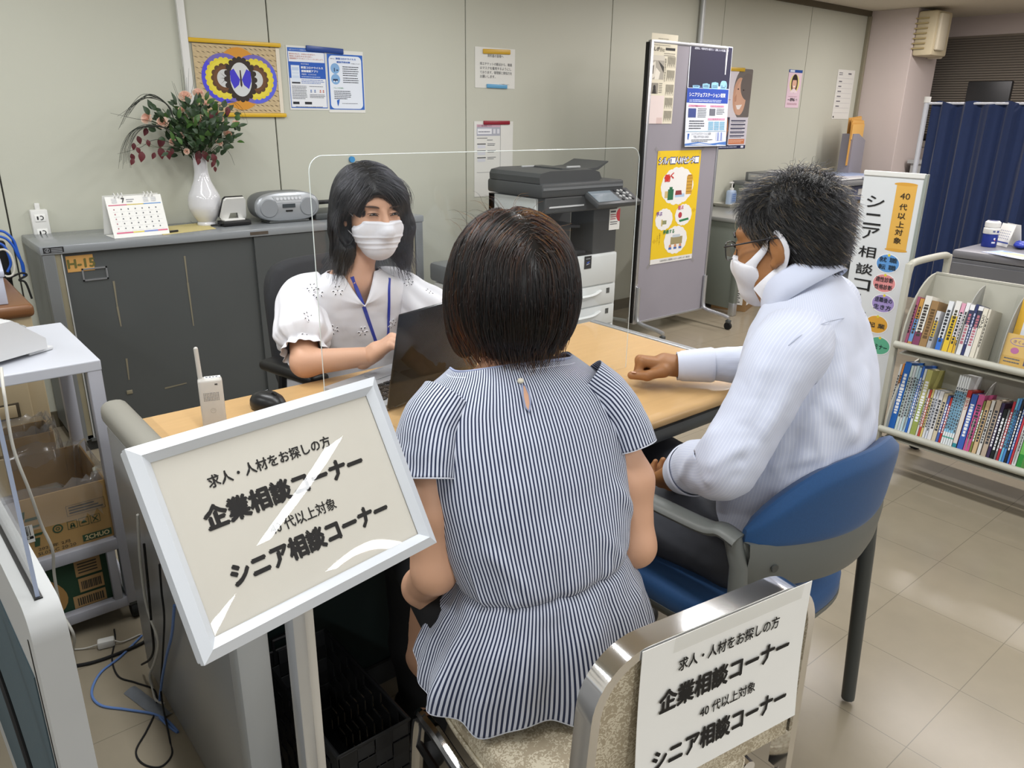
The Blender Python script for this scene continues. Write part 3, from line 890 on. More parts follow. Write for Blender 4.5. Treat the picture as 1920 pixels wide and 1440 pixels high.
# the printed notice hung on the chair's back
PM = CHM @ frame((.021, -.0225, .692), (1, 0, 0), (0, -.02, 1))
pc = sheet('paper_notice', 'white paper notice taped on the chrome chair back', 'paper', PM, .297, .222, M_paper, curl=.012)
P = Print(pc); P.z += .0003
for body, x, y, hgt, wd, bd in (('求人・人材をお探しの方', .50, .19, .085, .60, .0004), ('企業相談コーナー', .50, .40, .145, .78, .0013), ('40 代以上対象', .52, .60, .08, .34, .0003), ('シニア相談コーナー', .50, .79, .145, .82, .0013)):
    P.t(body, x, y, hgt, '#0e0e10', wd, bd)
P.done(curl=.012)
b = MB(PM)
b.face([(-.10, .118, .0035), (.13, .118, .0035), (.13, .090, .002), (-.10, .090, .002)], clear('clear_tape', (.96, .96, .95), .12, 1.4, .05)); o = b.build('tape', pc, 0); o.matrix_parent_inverse = PM.inverted()

# ------------------------------------------------------------------ blue armchair with the man
bc = thing('blue_armchair', 'grey armed chair with deep blue fabric back and seat', 'chair', (1.395, .655, 0))
M_blue = mat('blue_fabric', '#184574', .75, var=(220, .12), bump=(400, .25, .0006), sheen=.15)
M_cg = mat('chair_grey', '#5f625f', .45, var=(10, .03))
M_cgd = mat('chair_leg_grey', '#3f4241', .4)
HW = .255
def backpt(u, z):
    """Point on the curved back: u -1..1 across."""
    return np.array([u * (HW - .008) , .045 - .085 * (1 - u * u) - .10 * (z - .56), z])
us = np.linspace(-1, 1, 33)
def back_edge(u, top):
    return (.805 if top else .625) - (.13 if top else -.0) * abs(u) ** 3.2 * 1.0 + (0 if top else .012 * u * u)
G = []
for layer, off in ((0, -.021), (1, .021)):
    pass
ring = []
NV = 14
front, rear = [], []
for iv in range(NV + 1):
    v = iv / NV
    rf, rr = [], []
    for u in us:
        z = back_edge(u, False) * (1 - v) + back_edge(u, True) * v
        p = backpt(u, z); q = .021 * math.sqrt(max(0, 1 - (2 * v - 1) ** 6)) * math.sqrt(max(.02, 1 - abs(u) ** 10)) + .003
        nrm = np.array([.34 * u, -1, -.1]); nrm /= np.linalg.norm(nrm)
        rr.append(p + nrm * q); rf.append(p - nrm * q)
    front.append(rf); rear.append(rr)
b = MB(); b.grid([r[::-1] for r in rear], M_blue); b.grid(front, M_blue)
b.grid([rear[-1][::-1], front[-1][::-1]], M_blue); b.grid([front[0][::-1], rear[0][::-1]], M_blue)
b.grid([[rear[i][0], front[i][0]] for i in range(NV + 1)], M_blue); b.grid([[front[i][-1], rear[i][-1]] for i in range(NV + 1)], M_blue)
b.build('backrest', bc, 50)
b = MB()
band = []
for v in np.linspace(0, 1, 5):
    row = []
    for u in us:
        z = .545 + .012 * u * u + v * (.095 + .0 * u)
        p = backpt(u, z); row.append(p + np.array([.30 * u, -1, 0]) * (.026 if 0 < v < 1 else .020))
    band.append(row[::-1])
b.grid(band, M_cg); b.grid([[p + np.array([0, .014, 0]) for p in r[::-1]] for r in band], M_cg)
b.grid([band[-1], [p + np.array([0, .014, 0]) for p in band[-1]]], M_cg); b.grid([[p + np.array([0, .014, 0]) for p in band[0]], band[0]], M_cg)
b.build('back_band', bc, 50)
b = MB()
for u in (-.82, .82):
    p = backpt(u, .60) + np.array([.30 * u, -1, 0]) * .027
    b.cyl(p, p + np.array([.3 * u, -1, 0]) * .003, .008, M_cgd, n=16)
b.build('screw', bc)
# seat pad with rounded rear, blue over a grey shell
SP = []
for i in range(60):
    a = 2 * PI * i / 60; c, s = math.cos(a), math.sin(a)
    e = .5 if s > 0 else .75
    SP.append((.238 * math.copysign(abs(c) ** e, c), .235 + .245 * math.copysign(abs(s) ** e, s)))
b = MB(); b.grid([[(x * k_, .235 + (y - .235) * k_, z) for x, y in SP] for k_, z in ((.97, .392), (1.0, .405), (1.0, .432), (.97, .447), (.85, .455), (.5, .455))], M_blue, closed=True, capends=True); b.build('seat', bc, 60)
b = MB(); b.grid([[(x * k_, .235 + (y - .235) * k_, z) for x, y in SP] for k_, z in ((.8, .375), (.97, .38), (1.005, .393), (1.005, .404))], M_cg, closed=True, capends=True); b.build('seat_shell', bc, 60)
for sx in (-1, 1):
    b = MB(); b.tube([(sx * .262, .05, .66), (sx * .258, .03, .60), (sx * .262, .02, .45), (sx * .285, .006, .012)], [.017, .018, .018, .016], M_cgd if sx > 0 else M_cg, n=12); b.build('leg', bc)
    b = MB(); b.tube([(sx * .262, .40, .62), (sx * .262, .41, .45), (sx * .272, .44, .012)], [.017, .018, .015], M_cg, n=12); b.build('leg', bc)
    b = MB()
    arm = smooth_path([(sx * .262, .035, .655), (sx * .265, .07, .664), (sx * .268, .11, .655), (sx * .27, .25, .655), (sx * .268, .38, .650), (sx * .262, .43, .625)], 5)
    b.tube(arm, .024, M_cg, n=12, flat=(.5, (0, 0, 1))); b.build('armrest', bc, 50)

# ------------------------------------------------------------------ office chair behind the clerk
oc = thing('office_chair', 'black office swivel chair with armrests behind the clerk', 'chair', (1.165, 2.30, 0), rz=math.radians(-168))
M_cush = mat('charcoal_mesh_fabric', '#26272a', .8, var=(200, .15), bump=(300, .3, .0006))
def pad(mb, G, m): mb.grid(G, m, closed=True, capends=True)
G = []
for y, kk in ((-.03, .90), (-.02, .98), (.02, 1.0), (.035, .93)):
    G.append([(.215 * kk * math.copysign(abs(math.cos(a)) ** .5, math.cos(a)), y - .07 - .05 * (math.sin(a)) , .69 + .25 * kk * math.copysign(abs(math.sin(a)) ** .5, math.sin(a))) for a in [2 * PI * i / 48 for i in range(48)]])
b = MB(); pad(b, G, M_cush); b.build('backrest', oc, 60)
G = [[(.245 * kk * math.copysign(abs(math.cos(a)) ** .5, math.cos(a)), .20 + .235 * kk * math.copysign(abs(math.sin(a)) ** .5, math.sin(a)), z) for a in [2 * PI * i / 48 for i in range(48)]] for z, kk in ((.39, .9), (.40, 1), (.45, 1), (.465, .93))]
b = MB(); pad(b, G, M_cush); b.build('seat', oc, 60)
b = MB(); b.box((0, -.085, .46), (.07, .02, .28), M_black, .008); b.build('back_bracket', oc)
for sx in (-1, 1):
    b = MB(); b.box((sx * .285, .13, .655), (.075, .26, .035), M_black, .016, seg=3); b.build('armrest', oc)
    b = MB(); b.tube(smooth_path([(sx * .285, .08, .645), (sx * .295, .09, .52), (sx * .25, .12, .40)]), .016, M_black, n=10); b.build('arm_support', oc)
b = MB(); b.cyl((0, .2, .11), (0, .2, .39), .025, M_greyd); b.build('gas_column', oc)
b = MB()
for i in range(5):
    a = 2 * PI * i / 5 + .3
    b.tube([(0, .2, .11), (.28 * math.cos(a), .2 + .28 * math.sin(a), .075)], [.03, .016], M_black, n=8)
b.build('star_base', oc)
for i in range(5):
    a = 2 * PI * i / 5 + .3
    b = MB(); foot_caster(b, .28 * math.cos(a), .2 + .28 * math.sin(a)); b.build('caster', oc)

# ------------------------------------------------------------------ long grey steel cabinet along the wall
CFY, CX0, CXE, CTOP = 3.47, .512, 2.29, .88
cab = thing('steel_cabinet', 'long worn grey steel cabinet with sliding doors along the wall', 'cabinet', ((CX0 + CXE) / 2, (CFY + WY) / 2, 0))
inv = Matrix.Translation((-(CX0 + CXE) / 2, -(CFY + WY) / 2, 0))
M_ctop = mat('cabinet_top_grey', '#83878a', .22, var=(4, .05), bump=(90, .05, .0008))
M_strip = mat('tarnished_strip', '#8a846f', .5, metal=.2, var=(14, .15))
b = MB(inv); b.box(((CX0 + CXE) / 2, (CFY + WY - .012) / 2, CTOP - .0175), (CXE - CX0, WY - .012 - CFY, .035), M_ctop, .006); b.build('cabinet_top', cab)
b = MB(inv)
b.span((CX0 + .006, CFY + .055, .05), (CX0 + .02, WY - .02, CTOP - .035), M_grey); b.span((CXE - .02, CFY + .055, .05), (CXE - .006, WY - .02, CTOP - .035), M_grey)
b.span((CX0 + .006, CFY + .004, .05), (CX0 + .05, CFY + .055, CTOP - .035), M_greyl if False else M_grey, .003); b.span((CXE - .05, CFY + .004, .05), (CXE - .006, CFY + .055, CTOP - .035), M_grey, .003)
b.span((CX0 + .01, WY - .03, .05), (CXE - .01, WY - .02, CTOP - .035), M_grey); b.span((CX0 + .01, CFY + .01, .05), (CXE - .01, WY - .02, .07), M_greyd)
b.build('carcass', cab, 20)
b = MB(inv); b.span((CX0 + .050, CFY + .010, .055), (CX0 + .070, CFY + .02, CTOP - .036), M_strip); b.span((CX0 + .071, CFY + .006, .055), (CX0 + .076, CFY + .02, CTOP - .036), M_greyl)
b.span((CXE - .085, CFY + .010, .055), (CXE - .055, CFY + .02, CTOP - .036), M_strip); b.build('door_guide', cab, 0)
xm = at(490, 600, Y=CFY + .015)[0]
b = MB(inv); b.span((CX0 + .077, CFY + .022, .058), (xm + .02, CFY + .036, CTOP - .037), M_greyd); d1 = b.build('door', cab, 0)
b = MB(inv); b.span((xm, CFY + .008, .058), (CXE - .087, CFY + .021, CTOP - .037), M_greyd); d2 = b.build('door', cab, 0)
b = MB(inv); b.span((CX0 + .02, CFY + .02, 0), (CXE - .02, WY - .03, .05), mat('plinth_black', '#2a2b2b', .6)); b.build('plinth', cab, 0)
b = MB(inv); b.span((CX0 + .06, CFY - .002, .046), (CXE - .02, CFY + .02, .058), M_greyd); b.build('lower_rail', cab, 0)
# label plate, tape label H-15, card holder, lock plate, old tape scratches
yy = CFY + .021
a0, a1 = at(122, 481, Y=yy), at(178, 506, Y=yy)
b = MB(inv); b.span((a0[0], yy - .001, a1[2]), (a1[0], yy, a0[2]), mat('kraft_tape', '#b98d4e', .6, var=(30, .12))); tp = b.build('tape_label', d1, 0)
b = MB(inv @ frame(((a0[0] + a1[0]) / 2, yy - .0015, (a0[2] + a1[2]) / 2), (1, 0, 0), (0, 0, 1)))
put_text(b, 'H-15', .004, 0, .098, .034, paint('#5e5a2c'), 0, .002); b.build('lettering', d1, 0)
a0, a1 = at(154, 505, Y=yy), at(202, 521, Y=yy)
b = MB(inv)
for (xa, za, xb, zb) in ((a0[0], a0[2], a1[0], a0[2]), (a0[0], a1[2], a1[0], a1[2]), (a0[0], a1[2], a0[0], a0[2]), (a1[0], a1[2], a1[0], a0[2])):
    b.box(((xa + xb) / 2, yy - .002, (za + zb) / 2), (abs(xb - xa) + .006, .004, abs(zb - za) + .006), M_alu)
b.build('card_holder', d1, 0)
def scratch(pts):
    for (xa, ya), (xb, yb) in zip(pts, pts[1:]):
        A, B = at(xa, ya, Y=yy), at(xb, yb, Y=yy); d = (B - A); d /= np.linalg.norm(d); n_ = np.array([-d[2], 0, d[0]]) * .004
        b.face([A - n_ - [0, .0006, 0], B - n_ * .6 - [0, .0006, 0], B + n_ * .6 - [0, .0006, 0], A + n_ - [0, .0006, 0]], mat('old_tape_residue', '#77715f', .7))
b = MB(inv)
for pts in ([(213, 527), (220, 575), (227, 612)], [(346, 480), (352, 530), (363, 611)], [(237, 672), (242, 712)], [(309, 728), (350, 718)], [(371, 668), (373, 694)]): scratch(pts)
b.build('tape_residue_mark', d1, 0)
a0 = at(243, 735, Y=yy); b = MB(inv); b.box((a0[0], yy - .001, a0[2]), (.024, .003, .018), M_strip, .003); b.build('catch', d1)
yy2 = CFY + .008
a0, a1 = at(506, 553, Y=yy2), at(508, 613, Y=yy2)
b = MB(inv); b.box((a0[0], yy2 - .002, (a0[2] + a1[2]) / 2), (.014, .004, a0[2] - a1[2]), M_alu, .003); b.cyl((a0[0], yy2 - .006, (a0[2] + a1[2]) / 2 + .01), (a0[0], yy2, (a0[2] + a1[2]) / 2 + .01), .010, M_alu, n=18); b.build('lock_plate', d2)
a0, a1 = at(88, 464.5, Y=CFY), at(112, 473, Y=CFY)
b = MB(inv); b.box(((a0[0] + a1[0]) / 2, CFY - .0008, (a0[2] + a1[2]) / 2), (.072, .0016, .021), paint('#1b1c1e')); lb = b.build('maker_plate', cab, 0)
b = MB(inv @ frame(((a0[0] + a1[0]) / 2, CFY - .002, (a0[2] + a1[2]) / 2), (1, 0, 0), (0, 0, 1)))
gm = paint('#8d9094')
for i in range(18):
    t0, t1 = 2 * PI * i / 18, 2 * PI * (i + 1) / 18
    b.face([(-.022 + r * math.cos(t), r * math.sin(t), 0) for r, t in ((.0085, t0), (.0085, t1), (.0068, t1), (.0068, t0))][::-1], gm)
b.face([(-.025, -.006, 0), (-.022, -.006, 0), (-.019, .006, 0), (-.022, .006, 0)], gm)
for k_ in range(3): b.face([(-.008, .006 - k_ * .006, 0), (-.008, .0035 - k_ * .006, 0), (.030, .0035 - k_ * .006, 0), (.030, .006 - k_ * .006, 0)][::-1][::-1], gm)
b.build('maker_mark', lb, 0)
a0 = at(486, 437, Y=CFY); b = MB(inv); b.box((a0[0], CFY - .0006, a0[2]), (.085, .0012, .014), mat('scuffed_plate', '#4b4238', .7, var=(60, .4))); b.build('scuffed_plate', cab, 0)

# ------------------------------------------------------------------ copier
cp = thing('photocopier', 'large grey and white office photocopier against the wall', 'copier', (2.70, 3.0, 0))
M_cpw = mat('copier_white', '#c9cdcc', .45, var=(90, .03), stretch=(1, 1, 12))
M_cpd = mat('copier_dark', '#3f4142', .42, var=(20, .04))
M_cpb = mat('copier_black', '#191b1e', .3)
CW, CD = .585, .44
b = MB(); b.span((0, 0, .0), (CW, CD, .655), M_cpw, .006); b.build('lower_body', cp)
b = MB(); b.span((0, .05, .655), (.02, CD, .977), M_cpw, .003); b.span((.0, CD - .05, .655), (CW, CD, .977), M_cpd); b.build('rear_body', cp, 20)
b = MB(); b.span((.03, .02, .655), (CW - .02, CD - .05, .668), M_cpb); b.span((.40, .015, .655), (CW, .20, .985), M_cpd, .006); b.span((.02, .0, .90), (CW, CD - .05, .985), M_cpd, .01)
b.build('output_bay', cp, 20)
b = MB(); b.prism([(.06, .03), (.36, .03), (.40, .10), (.40, .34), (.06, .34)], .02, mat('copier_tray', '#2c2f33', .35), M=Matrix.Translation((0, 0, .70)) @ Matrix.Rotation(.12, 4, 'Y')); b.build('output_tray', cp, 0)
b = MB(); b.prism([(.10, .06), (.34, .06), (.38, .14), (.38, .32), (.10, .32)], .014, mat('copier_tray', '#2c2f33', .35), M=Matrix.Translation((0, 0, .83)) @ Matrix.Rotation(.08, 4, 'Y')); b.build('output_tray', cp, 0)
b = MB(); b.span((-.012, -.012, .985), (CW + .01, CD, 1.055), M_cpd, .012); b.span((-.005, -.016, 1.022), (CW, -.010, 1.034), mat('copier_line', '#6a6d6f', .4)); b.build('scanner_bed', cp)
b = MB()
lid_prof = [(-.01, 1.055), (.42, 1.055), (.44, 1.065), (.42, 1.10), (.37, 1.115), (.06, 1.115), (.0, 1.105), (-.012, 1.085)]
b.prism(lid_prof, CD - .03, M_cpd, M=Matrix(((1, 0, 0, 0), (0, 0, -1, CD - .02), (0, 1, 0, 0), (0, 0, 0, 1)))); b.build('document_feeder', cp, 25)
b = MB()
tr = [(.20, 1.122), (.36, 1.112), (.46, 1.118), (.545, 1.15), (.55, 1.146), (.47, 1.105), (.36, 1.10), (.20, 1.11)]
b.prism(tr, .27, M_cpd, M=Matrix(((1, 0, 0, 0), (0, 0, -1, CD - .10), (0, 1, 0, 0), (0, 0, 0, 1)))); b.build('feeder_tray', cp, 25)
b = MB(); b.box((.33, .12, 1.122), (.10, .012, .012), M_greyl, .004); b.box((.16, .30, 1.12), (.09, .012, .01), M_greyl, .004); b.build('paper_guide', cp)
pm = Matrix.Translation((.47, -.045, .965)) @ Matrix.Rotation(math.radians(28), 4, 'X')
b = MB(pm); b.box((0, 0, 0), (.34, .14, .03), M_cpd, .008); pn = b.build('control_panel', cp)
b = MB(pm); b.box((-.07, .0, .016), (.17, .10, .003), mat('lcd_off', '#6d7880', .12)); b.build('display', pn, 0)
b = MB(pm)
for i in range(4):
    for j in range(4): b.cyl((.045 + i * .026, -.04 + j * .026, .014), (.045 + i * .026, -.04 + j * .026, .02), .009, M_greyl if (i + j) % 3 else M_cpb, n=14)
b.build('button', pn)
b = MB(); b.span((.05, -.004, .93), (.30, .004, .938), mat('copier_trim', '#c5c8ca', .3)); b.build('trim_line', cp, 0)
for i, (z0, z1) in enumerate(((.485, .65), (.365, .478), (.245, .358), (.06, .238))):
    b = MB(); b.span((.012, -.012, z0), (CW - .012, .01, z1), M_cpw, .006); dr = b.build('drawer', cp)
    if i:
        b = MB(); b.tube(smooth_path([(.13, -.014, z1 - .03), (.20, -.03, z1 - .042), (.29, -.032, z1 - .044), (.38, -.03, z1 - .042), (.45, -.014, z1 - .03)]), .012, M_cpw, n=8, flat=(.6, (0, 0, 1))); b.build('handle', dr)
        b = MB(); b.span((.50, -.0135, z1 - .05), (.525, -.012, z1 - .02), M_greyd); b.build('level_window', dr, 0)
a0 = at(1102, 492, Y=2.988)
b = MB(); b.span((a0[0] - 2.70 - .027, -.014, a0[2] - .035), (a0[0] - 2.70 + .027, -.0122, a0[2] + .035), paint('#26282b')); lb = b.build('badge', cp, 0)
b = MB(frame((a0[0] - 2.70, -.0148, a0[2]), (1, 0, 0), (0, 0, 1)))
b.face([(-.015, -.006, 0), (.004, -.003, 0), (.015, .006, 0), (-.002, .002, 0)], paint('#3f63c8')); b.face([(-.013, -.014, 0), (.010, -.009, 0), (.013, -.006, 0), (-.008, -.010, 0)], paint('#d8dce6')); b.face([(-.016, .022, 0), (-.016, .018, 0), (.016, .018, 0), (.016, .022, 0)], paint('#9aa0a6'))
b.build('badge_mark', lb, 0)
a0, a1 = at(1141, 396, Y=3.013), at(1163, 426, Y=3.013)
st = sheet('notice_sticker', 'small white and red sticker on the photocopier front', 'sticker', frame(((a0[0] + a1[0]) / 2, 3.0135, (a0[2] + a1[2]) / 2), (1, 0, 0), (0, 0, 1)), .085, .115, M_paper)
P = Print(st); P.e(1.0, .3, .35, .42, '#c23038', a0=PI / 2, a1=1.5 * PI); P.r(.1, .08, .6, .16, '#444444').lines(.1, .25, .65, 3, .1, '#a03038').lines(.1, .6, .8, 2, .1); P.done()
# small shredder in front of the cabinet end, beside the copier
sh = thing('paper_shredder', 'white paper shredder with grey top between cabinet and photocopier', 'shredder', (2.42, 3.25, 0))
b = MB(); b.box((0, 0, .28), (.30, .24, .54), M_white, .02); b.build('bin', sh)
b = MB(); b.box((0, 0, .60), (.33, .27, .10), M_grey, .02); b.build('cutter_head', sh)
b = MB(); b.box((.02, .01, .652), (.20, .02, .006), M_black); b.build('feed_slot', sh)

# ================================================================== on the back wall
WS = WY - .0015
M_wpaper = mat('wall_sheet_paper', '#dcdcd6', .7, var=(15, .015))
def magnet_bar(name, label, px0, py0, px1, py1, col, Y, hgt=.018, thick=.008, group=None, writing=False):
    a, c = at(px0, py0, Y=Y), at(px1, py1, Y=Y)
    t = MB(); L = math.hypot(c[0] - a[0], c[2] - a[2]); ang = math.atan2(c[2] - a[2], c[0] - a[0])
    M = Matrix.Translation(((a[0] + c[0]) / 2, Y - thick / 2, (a[2] + c[2]) / 2)) @ Matrix.Rotation(-ang, 4, 'Y')
    t.box((0, 0, 0), (L, thick, hgt), mat('magnet_' + col, '#' + col, .35), .003)
    o = t.build(name, mw=M); tag(o, label, 'magnet', group)
    return o
# butterfly picture between two yellow rods
a, c = at(354, 80, Y=WS), at(532, 212, Y=WS)
bw, bh = .415, a[2] - c[2]
bcx, bcz = (a[0] + c[0]) / 2 + .005, (a[2] + c[2]) / 2
bf = sheet('butterfly_scroll', 'wall hanging of butterfly wings in rings between yellow rods', 'picture', frame((bcx, WS - .004, bcz), (1, 0, 0), (0, 0, 1)), bw, bh, mat('grass_weave', '#c3ae87', .6, var=(45, .25), stretch=(1, 2, 1)))
P = Print(bf)
rnd = random.Random(4)
for i in range(17):
    for j in range(13):
        x, y = (i + .5 + .5 * (j % 2)) / 17.5, (j + .5) / 13
        if x < .98: P.poly([(x - .026, y - .012), (x - .006, y + .004), (x + .024, y + .018), (x + .002, y - .002)], '#4a3a26' if rnd.random() < .75 else '#6b5538')
P.e(.5, .49, .27, .335, '#d1902f')
for x in (.33, .68): P.e(x, .49, .265, .265, '#6f66b4')
for x, c0 in ((.33, '#4f4bd6'), (.68, '#5a63d8')):
    P.e(x, .49, .262, .262, c0, a0=PI * (.75 if x < .5 else 1.45), a1=PI * (1.55 if x < .5 else 2.2))
for x in (.33, .68):
    for k_ in range(22):
        t = 2 * PI * k_ / 22; P.e(x + .192 * math.cos(t), .49 + .192 * math.sin(t) * bw / bh, .034, .034, '#dccb3a', n=10)
    P.e(x, .49, .195, .195, '#e2d243')
    for k_ in range(14):
        t = 2 * PI * k_ / 14; P.e(x + .128 * math.cos(t), .49 + .128 * math.sin(t) * bw / bh, .034, .034, '#5b3c22', n=10)
    P.e(x, .49, .13, .13, '#6b4626'); P.e(x, .49, .092, .096, '#c9cbca')
    for k_ in (-.09, 0, .09):
        P.poly([(x - .06, .49 + k_), (x - .005, .485 + k_ * .3), (x - .005, .495 + k_ * .3)], '#55524c')
for k_ in range(20):
    t = 2 * PI * k_ / 20; P.e(.51 + .165 * math.cos(t), .50 + .215 * math.sin(t) * bw / bh, .03, .03, '#2c211b', n=10)
P.e(.51, .50, .168, .222, '#2f241d'); P.e(.51, .50, .125, .182, '#cfd2d2')
for s_ in (-1, 1):
    P.poly([(.51 + s_ * .01, .50), (.51 + s_ * .075, .34), (.51 + s_ * .12, .38), (.51 + s_ * .122, .52), (.51 + s_ * .085, .64), (.51 + s_ * .03, .58)], '#3f37c4')
P.poly([(.503, .36), (.517, .36), (.522, .58), (.51, .62), (.498, .58)], '#38231b')
P.r(.955, .0, 1.0, 1.0, '#ddd5c4')
P.done(pname='butterfly_print')
M_rod = mat('yellow_rod', '#d6ad2a', .35)
for (xa, ya, xb, yb) in ((352, 74, 526, 85), (385, 214, 537, 217)):
    p0, p1 = at(xa, ya, Y=WS - .008), at(xb, yb, Y=WS - .008)
    b = MB(); zc = (p0[2] + p1[2]) / 2
    b.box(((p0[0] + p1[0]) / 2, WS - .008, zc), (p1[0] - p0[0], .013, .019), M_rod, .004); o = b.build('rod', bf); o.matrix_parent_inverse = bf.matrix_world.inverted()
# two health notices held by a navy magnet bar
a = at(535, 83, Y=WS)
c1 = sheet('health_notice', 'blue-banded health notice by the butterfly hanging', 'notice', frame((a[0] + .106, WS, a[2] - .152), (1, 0, 0), (0, 0, 1)), .212, .298, M_wpaper)
P = Print(c1)
P.r(.03, .03, .97, .97, '#2b62b8').r(.045, .09, .955, .955, '#e2e5ea').r(.045, .035, .955, .09, '#2b62b8')
P.t('新型コロナウイルス感染拡大防止', .30, .062, .022, '#dfe6f2', .46)
for i, s_ in enumerate(('自分をまもり、大切な人をまもり、', '地域と社会をまもるために、', '接触確認アプリをインストールしましょう。')): P.t(s_, .07, .125 + .035 * i, .024, '#b5543f', (.66, .58, .86)[i], align='l')
P.r(.045, .245, .955, .50, '#1f57b4')
P.r(.09, .30, .30, .56, '#d9e2ee').r(.11, .33, .28, .38, '#b9cbe4').r(.11, .41, .28, .43, '#c9d6e8').r(.11, .46, .28, .50, '#c9d6e8').r(.09, .56, .30, .585, '#2a2e36')
P.t('厚生労働省', .34, .275, .020, '#dfe6f2', .20, align='l').t('新型コロナウイルス', .34, .33, .036, '#eef2f8', .56, .0004, align='l').t('接触確認アプリ', .34, .385, .036, '#eef2f8', .42, .0004, align='l').t('（略称：COCOA）', .34, .435, .026, '#dfe6f2', .38, align='l')
P.lines(.34, .47, .94, 1, .02, '#cfdaf0').lines(.33, .52, .93, 3, .025, '#4a6fb5').lines(.08, .62, .46, 6, .022).lines(.08, .75, .46, 4, .022).lines(.52, .62, .93, 1, .02)
for x in (.56, .66, .80, .88): P.e(x, .685, .016, .016, '#3f6db3' if x < .7 else '#c0604c', n=12).r(x - .02, .70, x + .02, .72, '#7d8db0' if x < .7 else '#c48678')
P.lines(.52, .75, .93, 3, .022).r(.08, .87, .24, .91, '#22252b').r(.38, .87, .56, .91, '#22252b').lines(.14, .945, .9, 1, .02)
P.done()
c2 = sheet('health_notice', 'rounded blue-bordered virus prevention notice with two round icons', 'notice', frame((a[0] + .319, WS + .0002, a[2] - .162), (1, 0, 0), (0, 0, 1)), .212, .30, M_wpaper)
P = Print(c2)
P.r(.02, .06, .98, .95, '#2b62b8')
pts = []
for cx, cy, a0 in ((.84, .16, 0), (.16, .16, 1), (.16, .86, 2), (.84, .86, 3)):
    for i in range(7):
        t = PI / 2 * (a0 + i / 6); pts.append((cx + .10 * math.cos(t), cy - .075 * math.sin(t)))
P.poly(pts, '#dfe5ee')
P.t('当所では', .16, .135, .018, '#33373f', .10).t('新型コロナウイルス', .52, .13, .030, '#2b62b8', .54, .0003).t('感染予防対策', .45, .185, .030, '#2b62b8', .36, .0003).t('を実施しています', .78, .20, .017, '#33373f', .24)
for cy, s_ in ((.29, 'b'), (.46, 'c')):
    P.e(.22, cy, .12, .12, '#7fa9d4')
    P.r(.19, cy - .01, .215, cy + .05, '#2a3c5c').r(.25, cy + .015, .30, cy + .035, '#2a3c5c') if s_ == 'b' else P.r(.15, cy - .005, .28, cy + .03, '#2a3c5c').e(.18, cy + .035, .018, .018, '#dfe5ee', 12).e(.25, cy + .035, .018, .018, '#dfe5ee', 12)
P.lines(.42, .25, .86, 5, .034, '#3a3f48').lines(.42, .43, .86, 3, .034, '#3a3f48').t('「もしサポ滋賀」', .16, .60, .024, '#2f8a4e', .26, align='l')
P.lines(.16, .645, .62, 5, .03, '#3a3f48').poly([(.22, .80), (.30, .78), (.28, .84), (.25, .90), (.23, .86)], '#2b62b8').lines(.36, .845, .86, 1, .02)
P.done()
magnet_bar('magnet_bar', 'navy magnet bar holding the two blue health notices', 573, 90, 643, 97, '1b3f86', WS - .001, .026)
# mask notice, instruction sheet
n1 = wall_sheet('mask_notice', 'white mask-wearing notice between yellow and pale blue magnets', 'notice', 890, 90, 965, 164, M_wpaper, Y=WS, size=(.302, .222))
P = Print(n1)
P.t('来所者の皆様へ', .5, .20, .075, '#55585c', .40)
for i, (s_, wd) in enumerate((('咳エチケットの観点から、職員', .80), ('はマスクを着用するようにし', .78), ('ております。御理解と御協力を', .80), ('お願いします。', .38))): P.t(s_, .12, .40 + .105 * i, .075, '#55585c', wd, align='l')
P.t('シニア相談コーナー', .86, .90, .045, '#7a7d80', .26, align='r')
P.done()
magnet_bar('magnet_bar', 'yellow magnet bar at the head of the mask notice', 905, 96, 956, 98, 'c9a02e', WS - .001, .026)
magnet_bar('magnet_bar', 'pale blue magnet bar at the foot of the mask notice', 912, 161, 950, 163, '5f9fc8', WS - .001, .022)
n2 = wall_sheet('instruction_sheet', 'long sheet of printed operating steps under a dark red magnet', 'notice', 888, 228, 961, 364, M_wpaper, Y=WS, size=(.30, .44))
P = Print(n2)
P.r(.06, .04, .66, .075, '#c9a6b4').t('コピー機の使用について', .08, .058, .02, '#5c3040', .36, align='l')
P.r(.06, .075, .66, .19, '#a9abb6').r(.08, .095, .44, .165, '#e3e4e8').lines(.10, .13, .42, 1, .03, '#666a75').r(.48, .10, .54, .16, '#d5d6dc').r(.58, .10, .64, .16, '#d5d6dc')
P.lines(.07, .215, .36, 1, .02, '#33363c').lines(.32, .24, .5, 1, .02).r(.665, .04, .672, .67, '#6c6e73').r(.06, .67, .67, .674, '#6c6e73')
for y in (.29, .38, .47): P.r(.07, y, .29, y + .012, '#33363c').r(.08, y + .02, .28, y + .06, '#cfd1d8').lines(.33, y, .55, 2, .02)
P.done()
magnet_bar('magnet_bar', 'dark red magnet bar holding the sheet of printed steps', 906, 230, 955, 230, '8e2130', WS - .001, .022)
p0 = at(660, 299, Y=WS - .006)
b = MB(); b.cyl((0, .006, 0), (0, -.006, 0), .0165, mat('magnet_blue', '#3c8ec8', .35), .0155, n=28); o = b.build('magnet_disc', mw=Matrix.Translation(p0)); tag(o, 'round sky blue magnet alone on the wall above the clerk', 'magnet')
